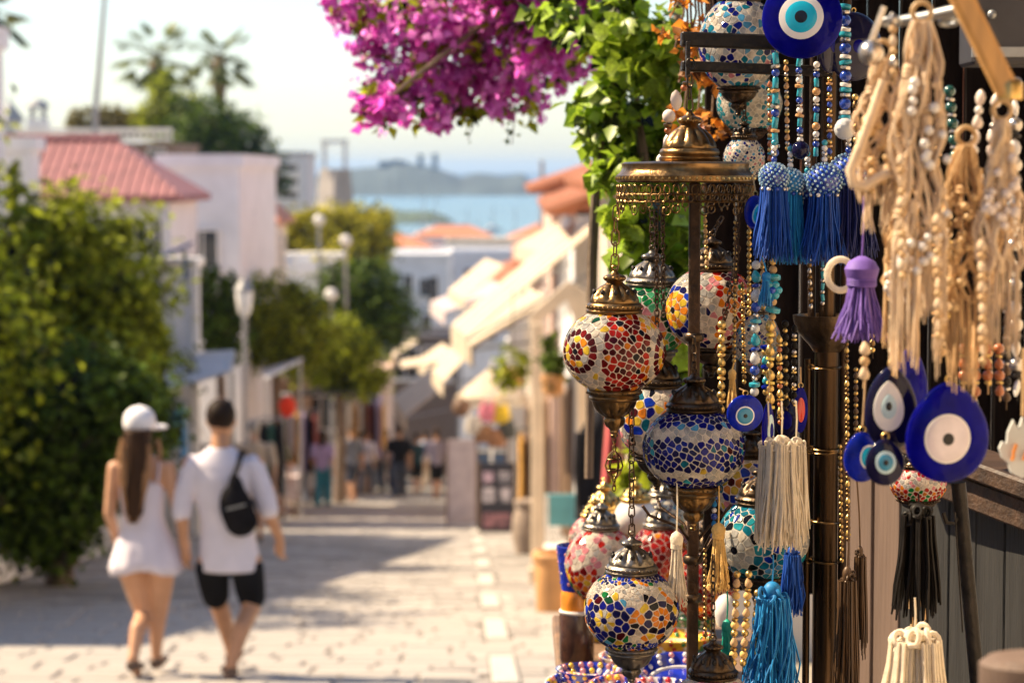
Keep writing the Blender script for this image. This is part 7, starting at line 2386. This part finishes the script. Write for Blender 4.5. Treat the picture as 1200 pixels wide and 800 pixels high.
t = thing("bougainvillea", "magenta bougainvillea in full bloom arching over the street", "bougainvillea", P(560, 60, 6.9))
bb = [(545, 15, 120, 60), (450, 25, 62, 55), (632, 40, 60, 60), (560, 85, 90, 45), (480, 95, 50, 40), (445, 130, 30, 24), (520, 128, 40, 24), (610, 100, 44, 36), (600, -30, 100, 50), (690, -10, 50, 40), (672, 62, 40, 50), (690, 30, 36, 40), (408, 8, 26, 18)]
s7 = px_m(6.9)
blb = [(tuple(P(a, b, 6.9) - t.location + Vector((0, .25 * math.sin(k * 2.1), 0))), (c_ * s7 * .9, max(.1, c_ * s7 * .7), e_ * s7 * .9)) for k, (a, b, c_, e_) in enumerate(bb)]
p, di, nr, sz = leaf_cloud(RS, blb, 5600, 12, .034, droop=.2, shell=.3)
order = np.argsort(p[:, 1] + RS.random(len(p)) * .25)
BL = single_leaf(M_BRACT, .95)
flm = []
for k in range(4):
    q = MB()
    me0 = BL[k]
    for j_ in range(3):
        R3 = Matrix.Rotation(j_ * 2.094 + k, 3, 'Z') @ Matrix.Rotation(-.7, 3, 'Y')
        q.add([R3 @ v.co for v in me0.vertices], [tuple(pl.vertices) for pl in me0.polygons])
    flm.append(q.mesh("flower", M_BRACT))
for i in order[:290]:
    link("flower", flm[int(i) % 4], t, Vector(p[i]), (rnd.uniform(-1.2, 1.2), rnd.uniform(-1.2, 1.2), rnd.uniform(0, 6)), (sz[i] * .85,) * 3)
restb = order[290:]
tag(link("blossom", leaf_mesh("blossom", p[restb], di[restb], nr[restb], sz[restb], M_BRACTJ, asp=.9), t), kind="stuff")
p, di, nr, sz = leaf_cloud(RS, blb, 1700, 7, .042, droop=.4, shell=.2)
tag(link("foliage", leaf_mesh("foliage", p, di, nr, sz, M_LEAF, asp=.6), t), kind="stuff")
q = MB()
for k, (c_, r_) in enumerate(blb):
    a = P(760, -60, 6.9) - t.location
    c_ = Vector(c_)
    q.tube([a, a.lerp(c_, .5) + Vector((0, 0, .08)), c_, c_ + Vector((-r_[0] * .7, 0, -r_[2] * .7))], [.014, .010, .006, .002], 6)
q.build("branch", M_BARK, t)
for (a, b, e, f) in ((556, 120, 548, 165), (596, 120, 600, 170), (470, 120, 442, 160), (405, 10, 384, 12)):
    q = MB(); w0, w1 = P(a, b, 6.9) - t.location, P(e, f, 6.9) - t.location
    q.tube([w0, (w0 + w1) / 2 + Vector((.01, 0, 0)), w1], [.003, .002, .001], 5); q.build("twig", M_BARK, t)
    n_ = 9
    pp = np.array([tuple(w0.lerp(w1, .3 + .7 * i / n_)) for i in range(n_)]) + RS.normal(size=(n_, 3)) * .008
    d3 = RS.normal(size=(n_, 3)); d3 /= np.linalg.norm(d3, axis=1, keepdims=True)
    n3 = np.cross(d3, RS.normal(size=(n_, 3))); n3 /= np.linalg.norm(n3, axis=1, keepdims=True)
    link("sprig", leaf_mesh("sprig", pp, d3, n3, np.full(n_, .026), M_LEAFD if a > 540 and b == 120 else M_BRACTJ), t)

# ------------------------------------------------------------------ sea air
hz_m = bpy.data.materials.new("haze_air")
hz_m.use_nodes = True
hn = hz_m.node_tree
hn.nodes.remove(hn.nodes["Principled BSDF"])
pv = hn.nodes.new("ShaderNodeVolumePrincipled")
pv.inputs["Color"].default_value = (.40, .63, 1.0, 1)
pv.inputs["Density"].default_value = HAZE_DENSITY
pv.inputs["Anisotropy"].default_value = .2
hn.links.new(pv.outputs[0], hn.nodes["Material Output"].inputs["Volume"])
q = MB(); q.box((0, 5000, 4), (24000, 10400, 72)); q.v = [(x, y, -25 if z < 0 else 40) for x, y, z in q.v]
tag(q.build("haze", hz_m, smooth=False), kind="stuff")
